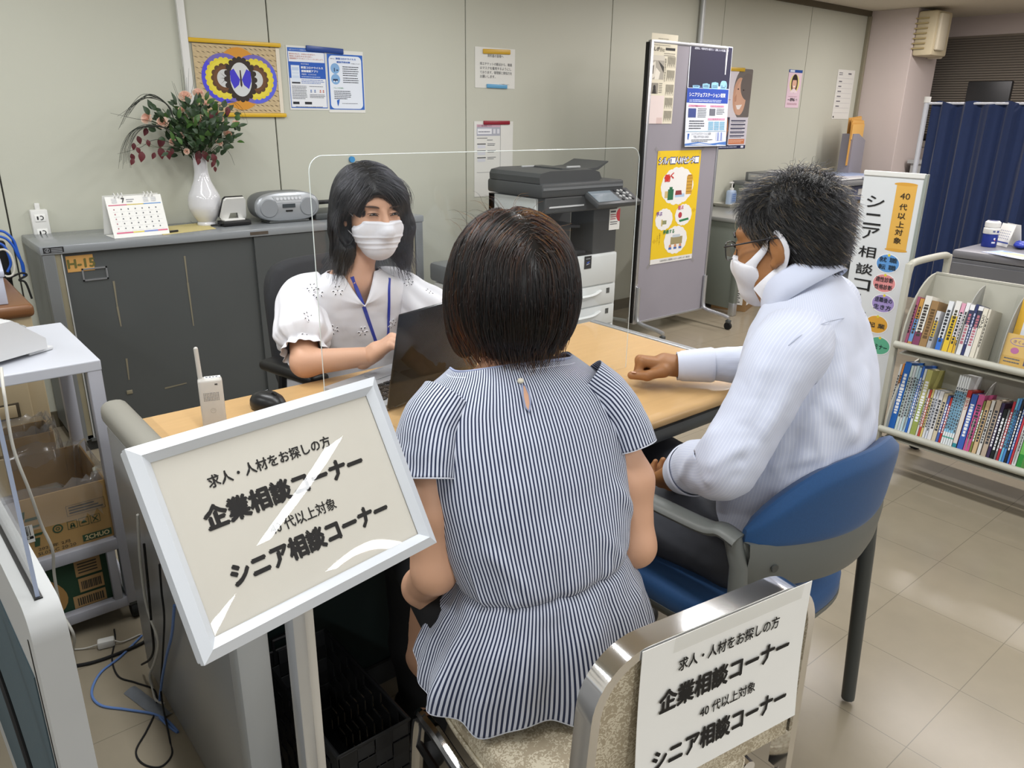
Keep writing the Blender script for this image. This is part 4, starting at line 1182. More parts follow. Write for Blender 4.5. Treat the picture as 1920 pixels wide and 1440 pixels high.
# posters farther along
GEN = wall_sheet('job_poster', 'portrait poster of a smiling grey-haired woman beside the pin board', 'poster', 1334, 128, 1400, 275, paint('#d8d3da'), Y=WS, size=(.515, .60))
P = Print(GEN)
P.r(.0, .0, 1, 1, '#d9d5dc').r(0, .60, .55, .955, '#3a3f52').r(0, .955, 1, 1, '#232c52')
P.e(.84, .30, .30, .40, '#6e6864').e(.70, .34, .16, .27, '#c99c82').e(.74, .36, .14, .25, '#d2a78e').e(.90, .22, .18, .20, '#6a625e', rot=.6).e(.66, .25, .018, .012, '#3a2b27', 12).e(.80, .26, .02, .012, '#3a2b27', 12)
P.poly([(.64, .45), (.80, .44), (.74, .50), (.68, .50)], '#f0e8e4').poly([(.58, .36), (.63, .31), (.64, .40), (.60, .41)], '#bd8d74')
P.e(.30, .74, .20, .26, '#a8714f').e(.20, .68, .20, .24, '#8a5a3e').poly([(.44, .70), (.52, .77), (.45, .80)], '#a8714f').poly([(.40, .83), (.47, .84), (.42, .88)], '#5c2c26')
P.r(.52, .60, .98, .95, '#d2d0da')
for i in range(5): P.r(.56, .635 + .048 * i, .94, .65 + .048 * i, '#2d3150').lines(.57, .658 + .048 * i, .92, 1, .015)
P.r(.54, .875, .96, .94, '#cf7d52').lines(.56, .89, .93, 2, .02, '#e8c8b4')
P.t('現役', .32, .20, .075, '#c8402e', .20, .001).t('からは', .26, .125, .05, '#55505a', .25).t('引退？', .25, .05, .065, '#2b2830', .26, .001).lines(.2, .38, .5, 1, .02, '#b06a58').lines(.1, .972, .78, 1, .02, '#cfd6ea').r(.88, .962, .95, .99, '#dfe2ee')
P.done()
magnet_bar('magnet_bar', 'yellow magnet bar atop the smiling woman poster', 1366, 129, 1396, 131, 'c9a52a', WS - .001, .028)
W8 = wall_sheet('wage_poster', 'pink poster of a dark-haired young woman above the number 896', 'poster', 1477, 130, 1499, 202, paint('#dfc6d2'), Y=WS, size=(.205, .30))
P = Print(W8)
P.r(0, 0, 1, .075, '#1f4c96').r(.08, .01, .42, .065, '#cfd8e8').e(.5, .36, .36, .36, '#e2d68a').e(.5, .36, .24, .36, '#2a1e1c').e(.5, .36, .165, .235, '#dcae97').poly([(.34, .27), (.66, .27), (.60, .20), (.40, .20)], '#2a1e1c').poly([(.42, .42), (.58, .42), (.54, .46), (.46, .46)], '#f2ece8').poly([(.22, .60), (.40, .50), (.60, .50), (.78, .60)], '#ead9dd')
P.t('896', .48, .785, .085, '#2b2a30', .34, .001).t('円', .78, .79, .05, '#4a4850', .10).t('時間額', .2, .79, .03, '#4a4850', .14).lines(.15, .70, .85, 1, .02, '#8a4a60').lines(.12, .88, .88, 2, .03, '#a06a7a')
P.done()
SC = wall_sheet('duty_roster', 'plain white lined roster sheet pinned near the wall corner', 'notice', 1570, 131, 1592, 222, M_wpaper, Y=WS, size=(.30, .42))
P = Print(SC)
for i in range(8): P.r(.06, .17 + .10 * i, .94, .174 + .10 * i, '#a8a6ae')
for i in range(6): P.lines(.12, .205 + .10 * i + .02, .36, 1, .06, '#77757e')
P.lines(.08, .06, .3, 2, .035, '#77757e').lines(.62, .06, .86, 1, .08, '#77757e').r(.05, .94, .11, .975, '#26262a')
P.done()
# wall socket with three blue plugs nearby
s0 = at(74, 418, Y=WY)
t = thing('wall_socket', 'surface mounted white power socket above the cabinet end', 'socket', (s0[0], WY, s0[2]))
b = MB(); b.box((0, -.018, 0), (.066, .036, .118), M_white, .006); b.build('box', t)
for dz in (.025, -.036):
    b = MB(); b.box((0, -.0375, dz), (.040, .003, .030), mat('socket_face', '#ecece8', .35), .001); b.build('outlet', t)
    b = MB(); b.box((-.009, -.0392, dz), (.006, .001, .014), M_black); b.tube([(.004 + .008 * math.cos(k_ / 6 * PI * 1.3 - 2), -.0392, dz + .008 * math.sin(k_ / 6 * PI * 1.3 - 2)) for k_ in range(7)], .0018, M_black, n=6); b.build('slot', t)
b = MB(); b.box((.0, -.012, .07), (.02, .016, .03), M_white, .004); b.build('cable_entry', t)

# ================================================================== on top of the steel cabinet
CZ = .8805
# desk calendar
q = at(236, 441, Z=CZ)
cal = thing('desk_calendar', 'white tent calendar showing July on the steel cabinet', 'calendar', (.905, 3.61, CZ), rz=.06)
face_ = frame((0, -.052, .082), (1, 0, 0), (0, .052, .164))
cpm = MB(); cpm.box((0, 0, .0), (.225, .172, .0012), M_paper, M=face_); pg = cpm.build('page', cal, 0)
pg['w'], pg['h'], pg['t'] = .225, .172, .0008
PR = Print(pg)
PR.r(.03, .20, .97, .222, '#c85a78').r(.35, .20, .65, .222, '#c9b75a').r(.65, .20, .97, .222, '#5a8fc8').r(.06, .865, .98, .90, '#d06a86').r(.35, .865, .65, .90, '#d8c86a').r(.55, .865, .8, .90, '#7d8fc8')
for i in range(7):
    for j in range(5):
        PR.r(.10 + i * .125, .30 + j * .115, .12 + i * .125, .33 + j * .115, '#a05a68' if i == 0 else '#55585e').r(.08 + i * .125, .375 + j * .115, .18 + i * .125, .378 + j * .115, '#b9bac0')
PR.t('7', .30, .105, .11, '#2d2d33', None, .0006).lines(.36, .08, .5, 2, .05, '#888a90')
for x in (.10, .66, .80): PR.lines(x, .06, x + .1, 4, .03, '#b4b6bc')
PR.mb.M = face_; PR.tx.M = face_
PR.mb.v = [tuple(face_ @ Vector(v)) for v in PR.mb.v]; PR.tx.v = [tuple(face_ @ Vector(v)) for v in PR.tx.v]
PR.mb.M = PR.tx.M = Matrix(); PR.sh = pg; PR.done()
b = MB(); b.box((0, 0, 0), (.225, .172, .0015), M_paper, M=frame((0, .03, .084), (1, 0, 0), (0, -.05, .164))); b.box((0, -.02, .001), (.225, .11, .0016), M_paper); b.build('stand', cal, 0)
b = MB()
for x in (-.075, -.06, -.045, .045, .06, .075):
    b.tube([(x, -.026 + .009 * math.cos(t), .168 + .009 * math.sin(t)) for t in [2 * PI * k_ / 12 for k_ in range(12)]], .0022, M_white, n=6, closed=True)
b.build('binding_rib', cal)
# cream folder with a mouse and pen
b = MB(); b.prism([(1.0, 3.745), (.988, 3.515), (1.235, 3.575), (1.25, 3.80)][::-1], .002, mat('manila', '#c9bb83', .7), z0=CZ)
o = b.build('manila_folder', smooth=0); tag(o, 'cream card folder lying flat under the white mouse', 'folder')
ms = thing('computer_mouse', 'white corded mouse resting on the cream folder', 'mouse', (1.125, 3.60, CZ + .003), rz=-.7)
b = MB()
M_mouse = mat('old_white_plastic', '#d8d4c2', .35)
b.grid([[(.030 * k_ * math.cos(t) * (1 - .12 * math.sin(t)), .052 * k_ * math.sin(t), z - (.004 if k_ > .9 else 0) * 0) for t in [2 * PI * i / 28 for i in range(28)]] for k_, z in ((.95, 0), (1.0, .008), (.98, .018), (.85, .028), (.6, .034), (.3, .036))], M_mouse, closed=True, capends=True); b.build('shell', ms, 60)
b = MB(); b.tube([(0, .02, .034), (0, .03, .032), (0, .05, .018)], .0008, M_greyd, n=6); b.build('button_seam', ms)
cab_pts = smooth_path([(1.088, 3.645, CZ + .012), (1.05, 3.70, CZ + .045), (1.02, 3.73, CZ + .03), (1.035, 3.70, CZ + .006), (.99, 3.66, CZ + .006), (.975, 3.60, CZ + .007), (1.03, 3.60, CZ + .010), (1.06, 3.63, CZ + .009), (.99, 3.645, CZ + .013), (.965, 3.62, CZ + .013), (1.04, 3.61, CZ + .017), (1.07, 3.60, CZ + .008)], 8)
b = MB(); b.tube(cab_pts, .0026, M_rubber, n=8); b.build('cord', ms); ms.children[-1].matrix_parent_inverse = (Matrix.Translation((1.12, 3.61, CZ + .002)) @ Matrix.Rotation(-.7, 4, 'Z')).inverted()
pn = thing('ballpoint_pen', 'short black pen on the edge of the cream folder', 'pen', (1.035, 3.555, CZ + .007), rz=.25)
b = MB(); b.cyl((-.035, 0, 0), (.03, 0, 0), .0045, M_black, n=14); b.build('barrel', pn)
b = MB(); b.cyl((-.035, 0, 0), (-.046, 0, 0), .0045, M_alu, .001, n=14); b.build('tip', pn)
# vase
VX, VY = 1.245, 3.715
vs = thing('white_vase', 'tall white porcelain pear-shaped vase full of flowers', 'vase', (VX, VY, CZ))
M_porc = mat('porcelain', '#d5d5d8', .08, coat=.6, spec=.6)
b = MB(); prof = [(.040, 0), (.043, .004), (.042, .012), (.037, .018)]
zs = np.linspace(.02, .325, 36); rr = pchip([.02, .05, .09, .13, .17, .21, .25, .30, .325], [.040, .060, .073, .070, .052, .036, .030, .031, .036], zs)
prof += [(r, z) for r, z in zip(rr, zs)] + [(.033, .325), (.027, .30), (.027, .24)]
b.lathe(prof, M_porc, 48); b.build('body', vs, 50)
# hole punch
hp = thing('hole_punch', 'white and black two-hole punch standing beside the vase', 'hole punch', (1.348, 3.645, CZ), rz=.05)
b = MB(); b.box((.0, .0, .012), (.135, .075, .022), M_black, .005); b.box((-.085, -.005, .008), (.06, .012, .008), M_black, .003); b.build('base', hp)
b = MB(); b.box((-.005, .005, .027), (.10, .055, .008), M_white, .003); b.build('chassis', hp)
lev = frame((0, .0, .082), (1, 0, 0), (0, -.42, .9))
lp = [(-.055, -.055), (-.025, -.055), (-.018, -.02), (.018, -.02), (.027, -.055), (.058, -.055), (.062, -.045), (.05, .045), (.042, .055), (-.042, .055), (-.052, .045), (-.062, -.045)]
b = MB(); b.prism(lp, .012, M_white, M=lev, z0=.004); lv = b.build('lever', hp, 30)
b = MB(); b.prism([(x * 1.02, y * 1.02 - .001) for x, y in lp], .010, M_black, M=lev, z0=-.007); b.build('lever_liner', lv, 30)
# compact disc radio
rd = thing('cd_radio', 'silver rounded portable radio with buttons on the cabinet', 'radio', (1.60, 3.67, CZ), rz=-.04)
M_rad = mat('radio_silver', '#a9adb1', .32, metal=.45, var=(50, .02)); M_radd = mat('radio_grey', '#6e7174', .4, metal=.3)
def oval(hw, hh, z0, n=40, e=.62):
    return [(hw * math.copysign(abs(math.cos(2 * PI * i / n)) ** e, math.cos(2 * PI * i / n)), z0 + hh * math.copysign(abs(math.sin(2 * PI * i / n)) ** .8, math.sin(2 * PI * i / n))) for i in range(n)]
rings = []
for y, k_ in ((-.085, .90), (-.080, .97), (-.065, 1), (.02, 1), (.10, .86), (.125, .70)):
    rings.append([(x * k_, y, .076 + (z - .076) * k_) for x, z in oval(.160, .069, .076)][::-1])
b = MB(); b.grid(rings[2:], M_radd, closed=True, capends=True); b.build('rear_shell', rd, 50)
b = MB(); b.grid(rings[:3], M_rad, closed=True, capends=True); fr = b.build('front_shell', rd, 50)
b = MB(); b.box((0, -.02, .006), (.20, .12, .012), M_greyd, .004); b.build('base', rd)
for sx in (-.098, .098):
    b = MB(); b.cyl((sx, -.085, .072), (sx, -.089, .072), .044, mat('speaker_mesh', '#8f9397', .5, metal=.4, bump=(900, .6, .0005)), .040, n=36); b.build('speaker', rd)
b = MB(); b.box((0, -.0865, .080), (.062, .004, .018), mat('lcd_dark', '#3d4347', .15)); b.build('display', rd, 0)
b = MB(); b.box((.0, -.0868, .056), (.034, .002, .008), M_black); b.build('maker_plate', rd, 0)
b = MB(); b.prism([(-.06, .095), (.065, .095), (.065, .128), (-.08, .128)], .008, mat('radio_panel', '#c3c7cb', .3, metal=.3), M=Matrix(((1, 0, 0, 0), (0, 0, -1, -.079), (0, 1, 0, 0), (0, 0, 0, 1)))); pn_ = b.build('button_panel', rd, 0)
for i in range(7):
    b = MB(); b.cyl((-.055 + i * .0185, -.086, .114), (-.055 + i * .0185, -.090, .114), .0065, mat('radio_button', '#d7dade', .3), n=14); b.build('button', pn_)
# dark stapler-like office machine and its lever behind the clerk
lm = thing('paper_trimmer', 'dark grey low paper trimmer behind the radio', 'trimmer', (1.885, 3.70, CZ))
b = MB(); b.box((0, 0, .016), (.30, .22, .03), M_greyd, .006); b.build('bed', lm)
b = MB(); b.box((.0, -.02, .075), (.34, .022, .02), M_black, .006); b.box((-.15, -.02, .05), (.02, .02, .05), M_black, .004); b.build('blade_arm', lm)

# ------------------------------------------------------------------ flowers
M_leaf = mat('rose_leaf', '#2c4128', .45, var=(30, .25)); M_leaf2 = mat('rose_leaf_bright', '#3f5f2a', .45, var=(30, .25)); M_red = mat('red_leaf', '#5a2026', .5, var=(30, .3)); M_stem = mat('green_stem', '#3a4a2a', .6)
M_petal = mat('rose_petal', '#f2ddcc', .6, var=(40, .05)); M_petal2 = mat('rose_petal_pink', '#ecc4b0', .6, var=(40, .1))
M_grass = mat('dark_grass_blade', '#252a22', .6)
def leaf(mb, p, d, up, L, W, m, n=6):
    p, d = np.array(p, float), np.array(d, float); d /= np.linalg.norm(d); up = np.array(up, float); s_ = np.cross(d, up); s_ /= max(np.linalg.norm(s_), 1e-6); nn = np.cross(s_, d)
    rows = []
    for i in range(n + 1):
        t = i / n; wd = W * math.sin(PI * min(1, t * 1.02 + .02)) ** .8 * (1 - .25 * t); c_ = p + d * L * t - nn * L * .25 * t * t
        rows.append([c_ + s_ * wd + nn * wd * .25, c_ - nn * 0, c_ - s_ * wd + nn * wd * .25])
    mb.grid(rows, m)
def rose_bloom(mb, c, d, R, rnd, m1, m2):
    d = np.array(d, float); d /= np.linalg.norm(d); a_ = np.cross(d, [.3, .2, .9]); a_ /= np.linalg.norm(a_); b_ = np.cross(d, a_)
    for layer, (k_, n, op) in enumerate(((.35, 3, .15), (.6, 4, .35), (.85, 5, .7), (1.0, 5, 1.0))):
        for i in range(n):
            t0 = 2 * PI * (i + .4 * layer + rnd.random() * .3) / n; sp = 2 * PI / n * .75
            rows = []
            for j in range(5):
                v = j / 4; row = []
                for k2 in range(5):
                    t = t0 + sp * (k2 / 4 - .5) * (.5 + .9 * v)
                    rad = R * (.12 + k_ * .88 * math.sin(v * PI * (.42 + .10 * op))) ; hgt = R * (-.55 + 1.15 * v * (1 - .45 * op * v)) * (1.0 - .10 * abs(k2 - 2) ** 1.5 * (v > .9)) + R * .15 * (3 - layer) / 3
                    row.append(np.array(c) + (a_ * math.cos(t) + b_ * math.sin(t)) * rad + d * hgt)
                rows.append(row)
            mb.grid(rows, m2 if layer < 2 else m1)
VT = np.array([VX, VY, CZ + .31])
rnd = random.Random(11)
rose_px = [(347, 181, 9.5, 'topmost, beside the cable duct'), (372, 175, 8.5, 'overlapping the butterfly hanging edge'), (386, 194, 5, 'small, just below the high pair'), (340, 206, 5, 'small faded bud under the topmost bloom'), (373, 225, 9.5, 'large, at the middle of the bouquet'),
           (305, 230, 9, 'large, facing out among the dark grasses'), (275, 222, 8, 'farthest out on the grassy side'), (414, 223, 5, 'round half-open bud below the yellow rod'), (443, 234, 7.5, 'farthest out towards the radio'), (427, 253, 8, 'low, near the outermost radio-side bloom'),
           (411, 267, 6, 'low small one above the hanging twig'), (338, 255, 6, 'half-open, low in the middle'), (324, 266, 5.5, 'low pale bud by the red leaves'), (350, 284, 4.5, 'lowest, at the vase mouth'), (356, 215, 6, 'white-backed, behind the middle bloom')]
mpx = 3.45 / 1449
for i, (x, y, r, where) in enumerate(rose_px):
    dy = -.09 + .10 * rnd.random() if y > 200 else .0
    c = at(x, y, Y=VY + dy)
    t = thing('rose', 'pale pink rose in the vase, ' + where, 'flower', tuple(c), group='pink roses in the white vase')
    b = MB(Matrix.Translation(-Vector(c))); dd = np.array(c) - (VT + [0, .02, -.05]); dd = dd / np.linalg.norm(dd) + np.array([-.25, -.9, -.1]); rose_bloom(b, c, dd, r * mpx * 1.30, rnd, M_petal, M_petal2); b.build('bloom', t, 60)
    b = MB(Matrix.Translation(-Vector(c))); mid = (np.array(c) + VT) / 2 + [0, 0, .02]; b.tube(smooth_path([c, mid, VT + [rnd.uniform(-.01, .01), rnd.uniform(-.01, .01), -.06]], 6), .0016, M_stem, n=6); b.build('stem', t)
# green foliage sprigs
fol = thing('rose_foliage', 'dense dark green leaves filling the white vase arrangement', 'foliage', tuple(VT))
b = MB(Matrix.Translation(-Vector(VT)))
R_ = random.Random(5)
for i in range(420):
    x, y = R_.gauss(370, 31), R_.gauss(245, 27)
    if not (285 < x < 448 and 180 < y < 300) or ((x - 370) / 82) ** 2 + ((y - 246) / 58) ** 2 > 1.05: continue
    c = at(x, y, Y=VY + R_.uniform(-.12, .09)); d = np.array(c) - (VT + [0, 0, -.04]); d = d / (np.linalg.norm(d) + .01) + np.array([R_.uniform(-.7, .7), R_.uniform(-.7, .3), R_.uniform(-.6, .5)])
    leaf(b, c, d, (R_.uniform(-.4, .4), -1, .6), R_.uniform(.028, .05), R_.uniform(.009, .015), M_leaf if R_.random() < .75 else M_leaf2)
for x, y in ((285, 205), (293, 207), (280, 215), (440, 244), (450, 246), (431, 268)):
    c = at(x, y, Y=VY - .04); leaf(b, c, (R_.uniform(-.5, .5), -.2, .6), (0, -1, .3), .042, .014, M_leaf)
b.build('leaves', fol, 60)
b = MB(Matrix.Translation(-Vector(VT)))
for i in range(26):
    c = at(R_.uniform(300, 440), R_.uniform(200, 285), Y=VY + R_.uniform(-.1, .06)); b.tube([c, (np.array(c) + VT) / 2 + [0, 0, .015], VT + [R_.uniform(-.02, .02), R_.uniform(-.02, .02), -.04]], .0013, M_stem, n=5)
b.build('stems_lattice', fol)
def spray(name, label, blades, m, r=.0017, leaves=None, group=None):
    t = thing(name, label, 'foliage', tuple(VT), group=group)
    b = MB(Matrix.Translation(-Vector(VT)))
    for P_ in blades: b.tube(smooth_path(P_, 6), [r * (1 - .75 * k_ / (6 * (len(P_) - 1))) for k_ in range(6 * (len(P_) - 1) + 1)], m, n=5)
    b.build('grass_blade' if leaves is None else 'twig', t)
    if leaves:
        b = MB(Matrix.Translation(-Vector(VT)))
        for (x, y, L) in leaves:
            c = at(x, y, Y=VY - .06 + R_.uniform(-.03, .03)); leaf(b, c, (R_.uniform(-.5, .5), -.2, -1), (0, -1, .2), L, L * .36, M_red)
        b.build('leaf', t, 60)
    return t
def pxs(pts, dy=-.03): return [at(x, y, Y=VY + dy) for x, y in pts]
bl = []
for k_ in range(12):
    a = k_ / 11; bl.append([VT] + pxs([(330, 230), (318 - 8 * a, 200 - 6 * a), (290 - 20 * a, 176 + 8 * R_.random()), (262 - 22 * a, 190 + 14 * a), (242 - 22 * a, 215 + 40 * a * R_.random())], -.02 - .05 * R_.random()))
spray('grass_spray', 'dark arching grass fanning out high from the vase', bl, M_grass)
bl = []
for k_ in range(13):
    a = k_ / 12; bl.append([VT] + pxs([(320, 245), (275 + 8 * a, 233 + 6 * R_.random()), (245 + 14 * a, 245 + 4 * R_.random()), (228 + 16 * a, 275 + 8 * R_.random()), (222 + 24 * a, 300 + 20 * R_.random())], -.05 - .05 * R_.random()))
spray('grass_spray', 'drooping dark grass hanging low beside the red leaves', bl, M_grass)
bl = [[VT] + pxs([(345, 220), (x0, 190), (x1, y1)], .02) for x0, x1, y1 in ((335, 322, 152), (338, 326, 156), (345, 338, 130), (348, 343, 125), (350, 350, 145), (352, 354, 128), (355, 366, 140))]
bl += [[VT] + pxs([(380, 230), (410, 200), (435, 190), (455, 205), (465, 232)], .0), [VT] + pxs([(385, 225), (415, 195), (440, 194), (458, 225)], .02), [VT] + pxs([(400, 255), (420, 275), (432, 290), (440, 310)], -.06), [VT] + pxs([(300, 262), (260, 278), (220, 289)], -.06), [VT] + pxs([(300, 235), (250, 222), (207, 212)], -.06)]
spray('grass_spray', 'thin upright and crossing grass stems above the roses', bl, M_grass)
spray('red_leaf_twig', 'trailing twig of dark red leaves on the grassy side', [[VT] + pxs([(320, 275), (290, 276), (262, 270), (250, 285)], -.08), [VT] + pxs([(310, 280), (285, 272), (270, 262), (258, 258)], -.08)], M_stem, .0011,
      [(258, 255, .035), (251, 268, .03), (256, 276, .03), (246, 288, .032), (266, 284, .045), (290, 286, .03), (300, 276, .05), (313, 282, .04), (323, 278, .03), (303, 256, .05), (276, 262, .03), (250, 297, .03), (275, 240, .035)])
spray('red_leaf_twig', 'short dark red leaf twig hanging over the vase lip', [[VT] + pxs([(372, 285), (392, 292), (404, 305), (403, 322)], -.08), [VT] + pxs([(385, 285), (400, 290)], -.08)], M_stem, .0011,
      [(374, 283, .05), (380, 283, .045), (373, 297, .03), (385, 292, .03), (398, 288, .045), (401, 302, .03), (402, 312, .025), (406, 205, .03), (427, 200, .04), (396, 212, .03)])

# ================================================================== pin-board partition with posters
PX0, PX1, PY, PZ0, PZ1 = 3.765, 4.475, 3.262, .095, 1.805
pbm = TR(((PX0 + PX1) / 2, PY, 0), rz=-.012)
pb_ = thing('pin_board_partition', 'tall grey pin board on castors carrying three posters', 'partition', M=pbm)
PWd = PX1 - PX0
b = MB(); b.span((-PWd / 2 + .012, -.010, PZ0 + .01), (PWd / 2 - .012, .010, PZ1 - .012), mat('pinboard_grey', '#8f8c94', .8, var=(5, .05), bump=(300, .2, .0006))); b.build('board', pb_, 0)
b = MB()
b.box((-PWd / 2, 0, (PZ0 + PZ1) / 2), (.024, .03, PZ1 - PZ0), M_alu, .004); b.box((PWd / 2, 0, (PZ0 + PZ1) / 2), (.018, .03, PZ1 - PZ0), M_alu, .004)
b.box((0, 0, PZ1 - .006), (PWd, .03, .018), M_alu, .004); b.box((0, 0, PZ0 + .006), (PWd, .03, .014), M_alu, .003); b.build('frame', pb_)
b = MB(); b.box((-PWd / 2 - .018, .004, (PZ0 + PZ1) / 2), (.014, .032, PZ1 - PZ0 - .02), M_black, .003); b.build('edge_seal', pb_)
for sx in (-PWd / 2 + .012, PWd / 2 - .012):
    b = MB(); b.tube(smooth_path([(sx, -.024, .34), (sx, -.024, .20), (sx, -.03, .13), (sx, -.06, .105), (sx, -.20, .092), (sx, -.255, .082)], 5), .014, M_alu, n=10); b.tube([(sx, .024, .30), (sx, .026, .14), (sx, .06, .10), (sx, .24, .085)], .014, M_alu, n=10); b.build('foot', pb_)
    for y in (-.25, .235):
        b = MB(); foot_caster(b, sx, y, .026); b.build('caster', pb_)
def on_board(name, label, cat, px0, py0, px1, py1, m, size, curl=0.0, dz=0.0):
    a, c = at(px0, py0, Y=PY - .011), at(px1, py1, Y=PY - .011); c_ = (a + c) / 2; c_[1] = PY - .0115 + .012 * (c_[0] - (PX0 + PX1) / 2) * -1 - dz
    return sheet(name, label, cat, frame(c_, (math.cos(.012), -math.sin(.012), 0), (0, 0, 1)), size[0], size[1], m, curl=curl)
np_ = on_board('newspaper_clipping', 'yellowed newspaper clipping taped high on the pin board', 'clipping', 1214, 78, 1268, 216, mat('newsprint', '#d9d4c0', .8, var=(20, .03)), (.235, .50))
P = Print(np_)
P.lines(.25, .05, .7, 1, .02, '#8d897c').lines(.08, .12, .92, 1, .02, '#8d897c')
P.t('しが', .22, .165, .045, '#2d2b28', .19, .0008).t('Biz', .43, .17, .04, '#8d897c', .17).r(.55, .145, .92, .175, '#2b2a28').lines(.5, .205, .94, 2, .022, '#8d897c')
P.r(.06, .235, .54, .50, '#a5a196').r(.06, .235, .54, .29, '#c9c5b8').poly([(.30, .29), (.54, .36), (.54, .43), (.36, .33)], '#3a3834').poly([(.06, .33), (.20, .30), (.24, .46), (.10, .50), (.06, .50)], '#d5d1c4').poly([(.08, .36), (.16, .34), (.15, .44), (.09, .44)], '#77736a').poly([(.24, .37), (.40, .42), (.36, .50), (.20, .50)], '#e0dccf')
P.r(.06, .54, .36, .66, '#8a867c').e(.22, .59, .05, .06, '#2b2926').poly([(.14, .66), (.18, .60), (.27, .60), (.30, .66)], '#2b2926').lines(.39, .54, .52, 6, .02, '#77746a')
for j, y in enumerate((.24, .39, .55, .70, .85)):
    for k_ in range(13): P.r(.66 + k_ * .024, y, .672 + k_ * .024, y + .125 - (.02 * ((k_ * 7) % 3)), '#8a867a')
P.t('転職支援の相談窓口', .585, .275, .026, '#3a3834', vertical=True)
P.r(.0, .68, .62, 1.0, '#ddd0cd').r(.38, .93, .60, 1, '#cdb9b4').done()
ps = on_board('station_poster', 'blue and white poster of two office workers on the pin board', 'poster', 1286, 87, 1362, 266, paint('#d6dde6'), (.425, .605), curl=.02)
P = Print(ps)
P.r(.02, .01, .99, .42, '#2c2b40').r(.50, .085, .99, .42, '#b9c6dd').r(.02, .01, .99, .075, '#2438a0').t('滋賀県は、中高年世代の働きたい・活躍したいを応援します', .5, .045, .022, '#e4e8f4', .80)
for k_ in range(4): P.poly([(.03, .12 + .07 * k_), (.30, .09 + .07 * k_), (.30, .10 + .07 * k_), (.03, .14 + .07 * k_)], '#55536e')
P.r(.13, .19, .145, .40, '#c9ccd8').e(.13, .16, .105, .105, '#c62f3c').r(.05, .165, .21, .185, '#f0e8ea').lines(.07, .125, .19, 2, .016, '#f0dfe2')
P.poly([(.26, .42), (.28, .31), (.36, .28), (.44, .28), (.50, .32), (.50, .42)], '#3c4472').poly([(.36, .29), (.42, .29), (.40, .42), (.37, .42)], '#e4e4ea').r(.385, .30, .405, .42, '#262a48').e(.39, .20, .085, .12, '#c9a38e').e(.39, .155, .095, .075, '#1d1a1e').poly([(.31, .16), (.40, .17), (.46, .15), (.47, .19), (.44, .17), (.34, .19), (.31, .22)], '#1d1a1e').r(.32, .205, .46, .212, '#26242a').e(.36, .21, .025, .02, '#9a7c6c', 12).e(.42, .21, .025, .02, '#9a7c6c', 12)
P.poly([(.66, .42), (.68, .30), (.75, .27), (.82, .27), (.90, .31), (.93, .42)], '#dfe5ef').e(.78, .20, .08, .115, '#dcb5a2').e(.78, .145, .09, .06, '#1f1a1c').poly([(.70, .15), (.78, .155), (.87, .15), (.88, .24), (.85, .18), (.72, .18), (.70, .22)], '#1f1a1c').poly([(.74, .245), (.82, .245), (.78, .265)], '#f2ecec')
for x in (.20, .43, .64, .85): P.e(x, .39, .085, .085, '#8fc0dd').lines(x - .06, .375, x + .06, 3, .014, '#2a3a5c', .5, .1)
P.r(.0, .425, .985, .565, '#2a4aa8').lines(.08, .438, .92, 1, .016, '#c9d4ec').t('シニアジョブステーション滋賀', .48, .485, .042, '#eceef2', .86, .0006)
P.lines(.06, .518, .88, 3, .015, '#c9d4ec')
P.r(.05, .585, .46, .605, '#d59ab4').r(.56, .585, .90, .605, '#d59ab4').t('シニア相談コーナー', .25, .595, .014, '#7a2f52', .30).t('ハローワークコーナー', .73, .595, .014, '#7a2f52', .30)
P.r(.05, .62, .23, .71, '#3d4c86').r(.10, .63, .16, .70, '#c4cde4').lines(.27, .62, .48, 6, .016).r(.55, .62, .69, .69, '#6a6d78').lines(.72, .62, .92, 4, .016)
P.r(.52, .715, .94, .735, '#d59ab4').t('セミナー', .73, .725, .013, '#7a2f52', .2)
for i in range(5):
    for j in range(3): P.r(.54 + .14 * j, .75 + .018 * i, .66 + .14 * j, .763 + .018 * i, '#7fb2cf')
P.lines(.08, .74, .44, 4, .024, '#4a4e58').r(.02, .845, .98, .85, '#8ab0c4').poly([(.06, .87), (.10, .87), (.09, .90), (.08, .93), (.06, .92)], '#2f62b4')
P.t('シニアジョブステーション滋賀', .38, .872, .022, '#5c6068', .46).t('TEL 077-521-5421', .38, .903, .02, '#5c6068', .36).lines(.15, .93, .66, 2, .016)
P.r(.74, .86, .92, .945, '#c3cde4').r(.78, .86, .80, .945, '#4a63b0').r(.74, .90, .92, .91, '#4a63b0').r(.86, .86, .88, .945, '#4a63b0')
P.poly([(0, .97), (.3, .955), (.6, .975), (1, .955), (1, 1), (0, 1)], '#4d78bc').poly([(0, .985), (.35, .968), (.7, .99), (1, .975), (1, 1), (0, 1)], '#dfe6ee').done(curl=.02)
ye = on_board('silver_centre_poster', 'bright yellow poster with white clouds taped low on the pin board', 'poster', 1220, 279, 1308, 486, paint('#e2c022'), (.425, .605 * 1.17))
P = Print(ye)
rr_ = random.Random(3)
for i in range(9): P.poly([(x + .05, y), (x + .10, y + .02), (x + .05, y + .04), (x, y + .02)], '#d2ad1c') if [(x := rr_.uniform(0, .9)), (y := rr_.uniform(.2, .88))] else None
for i, ch_ in enumerate('シルバー人材センター'):
    x = .075 + .092 * i
    P.t(ch_, x, .085, .058, '#27408e', .098, .0035); 
P.done(); P = Print(ye, .0022)
for i, ch_ in enumerate('シルバー人材センター'): P.t(ch_, .075 + .092 * i, .085, .050, '#e9ecf2', .084, .0012)
P.done(tname='lettering'); P = Print(ye)
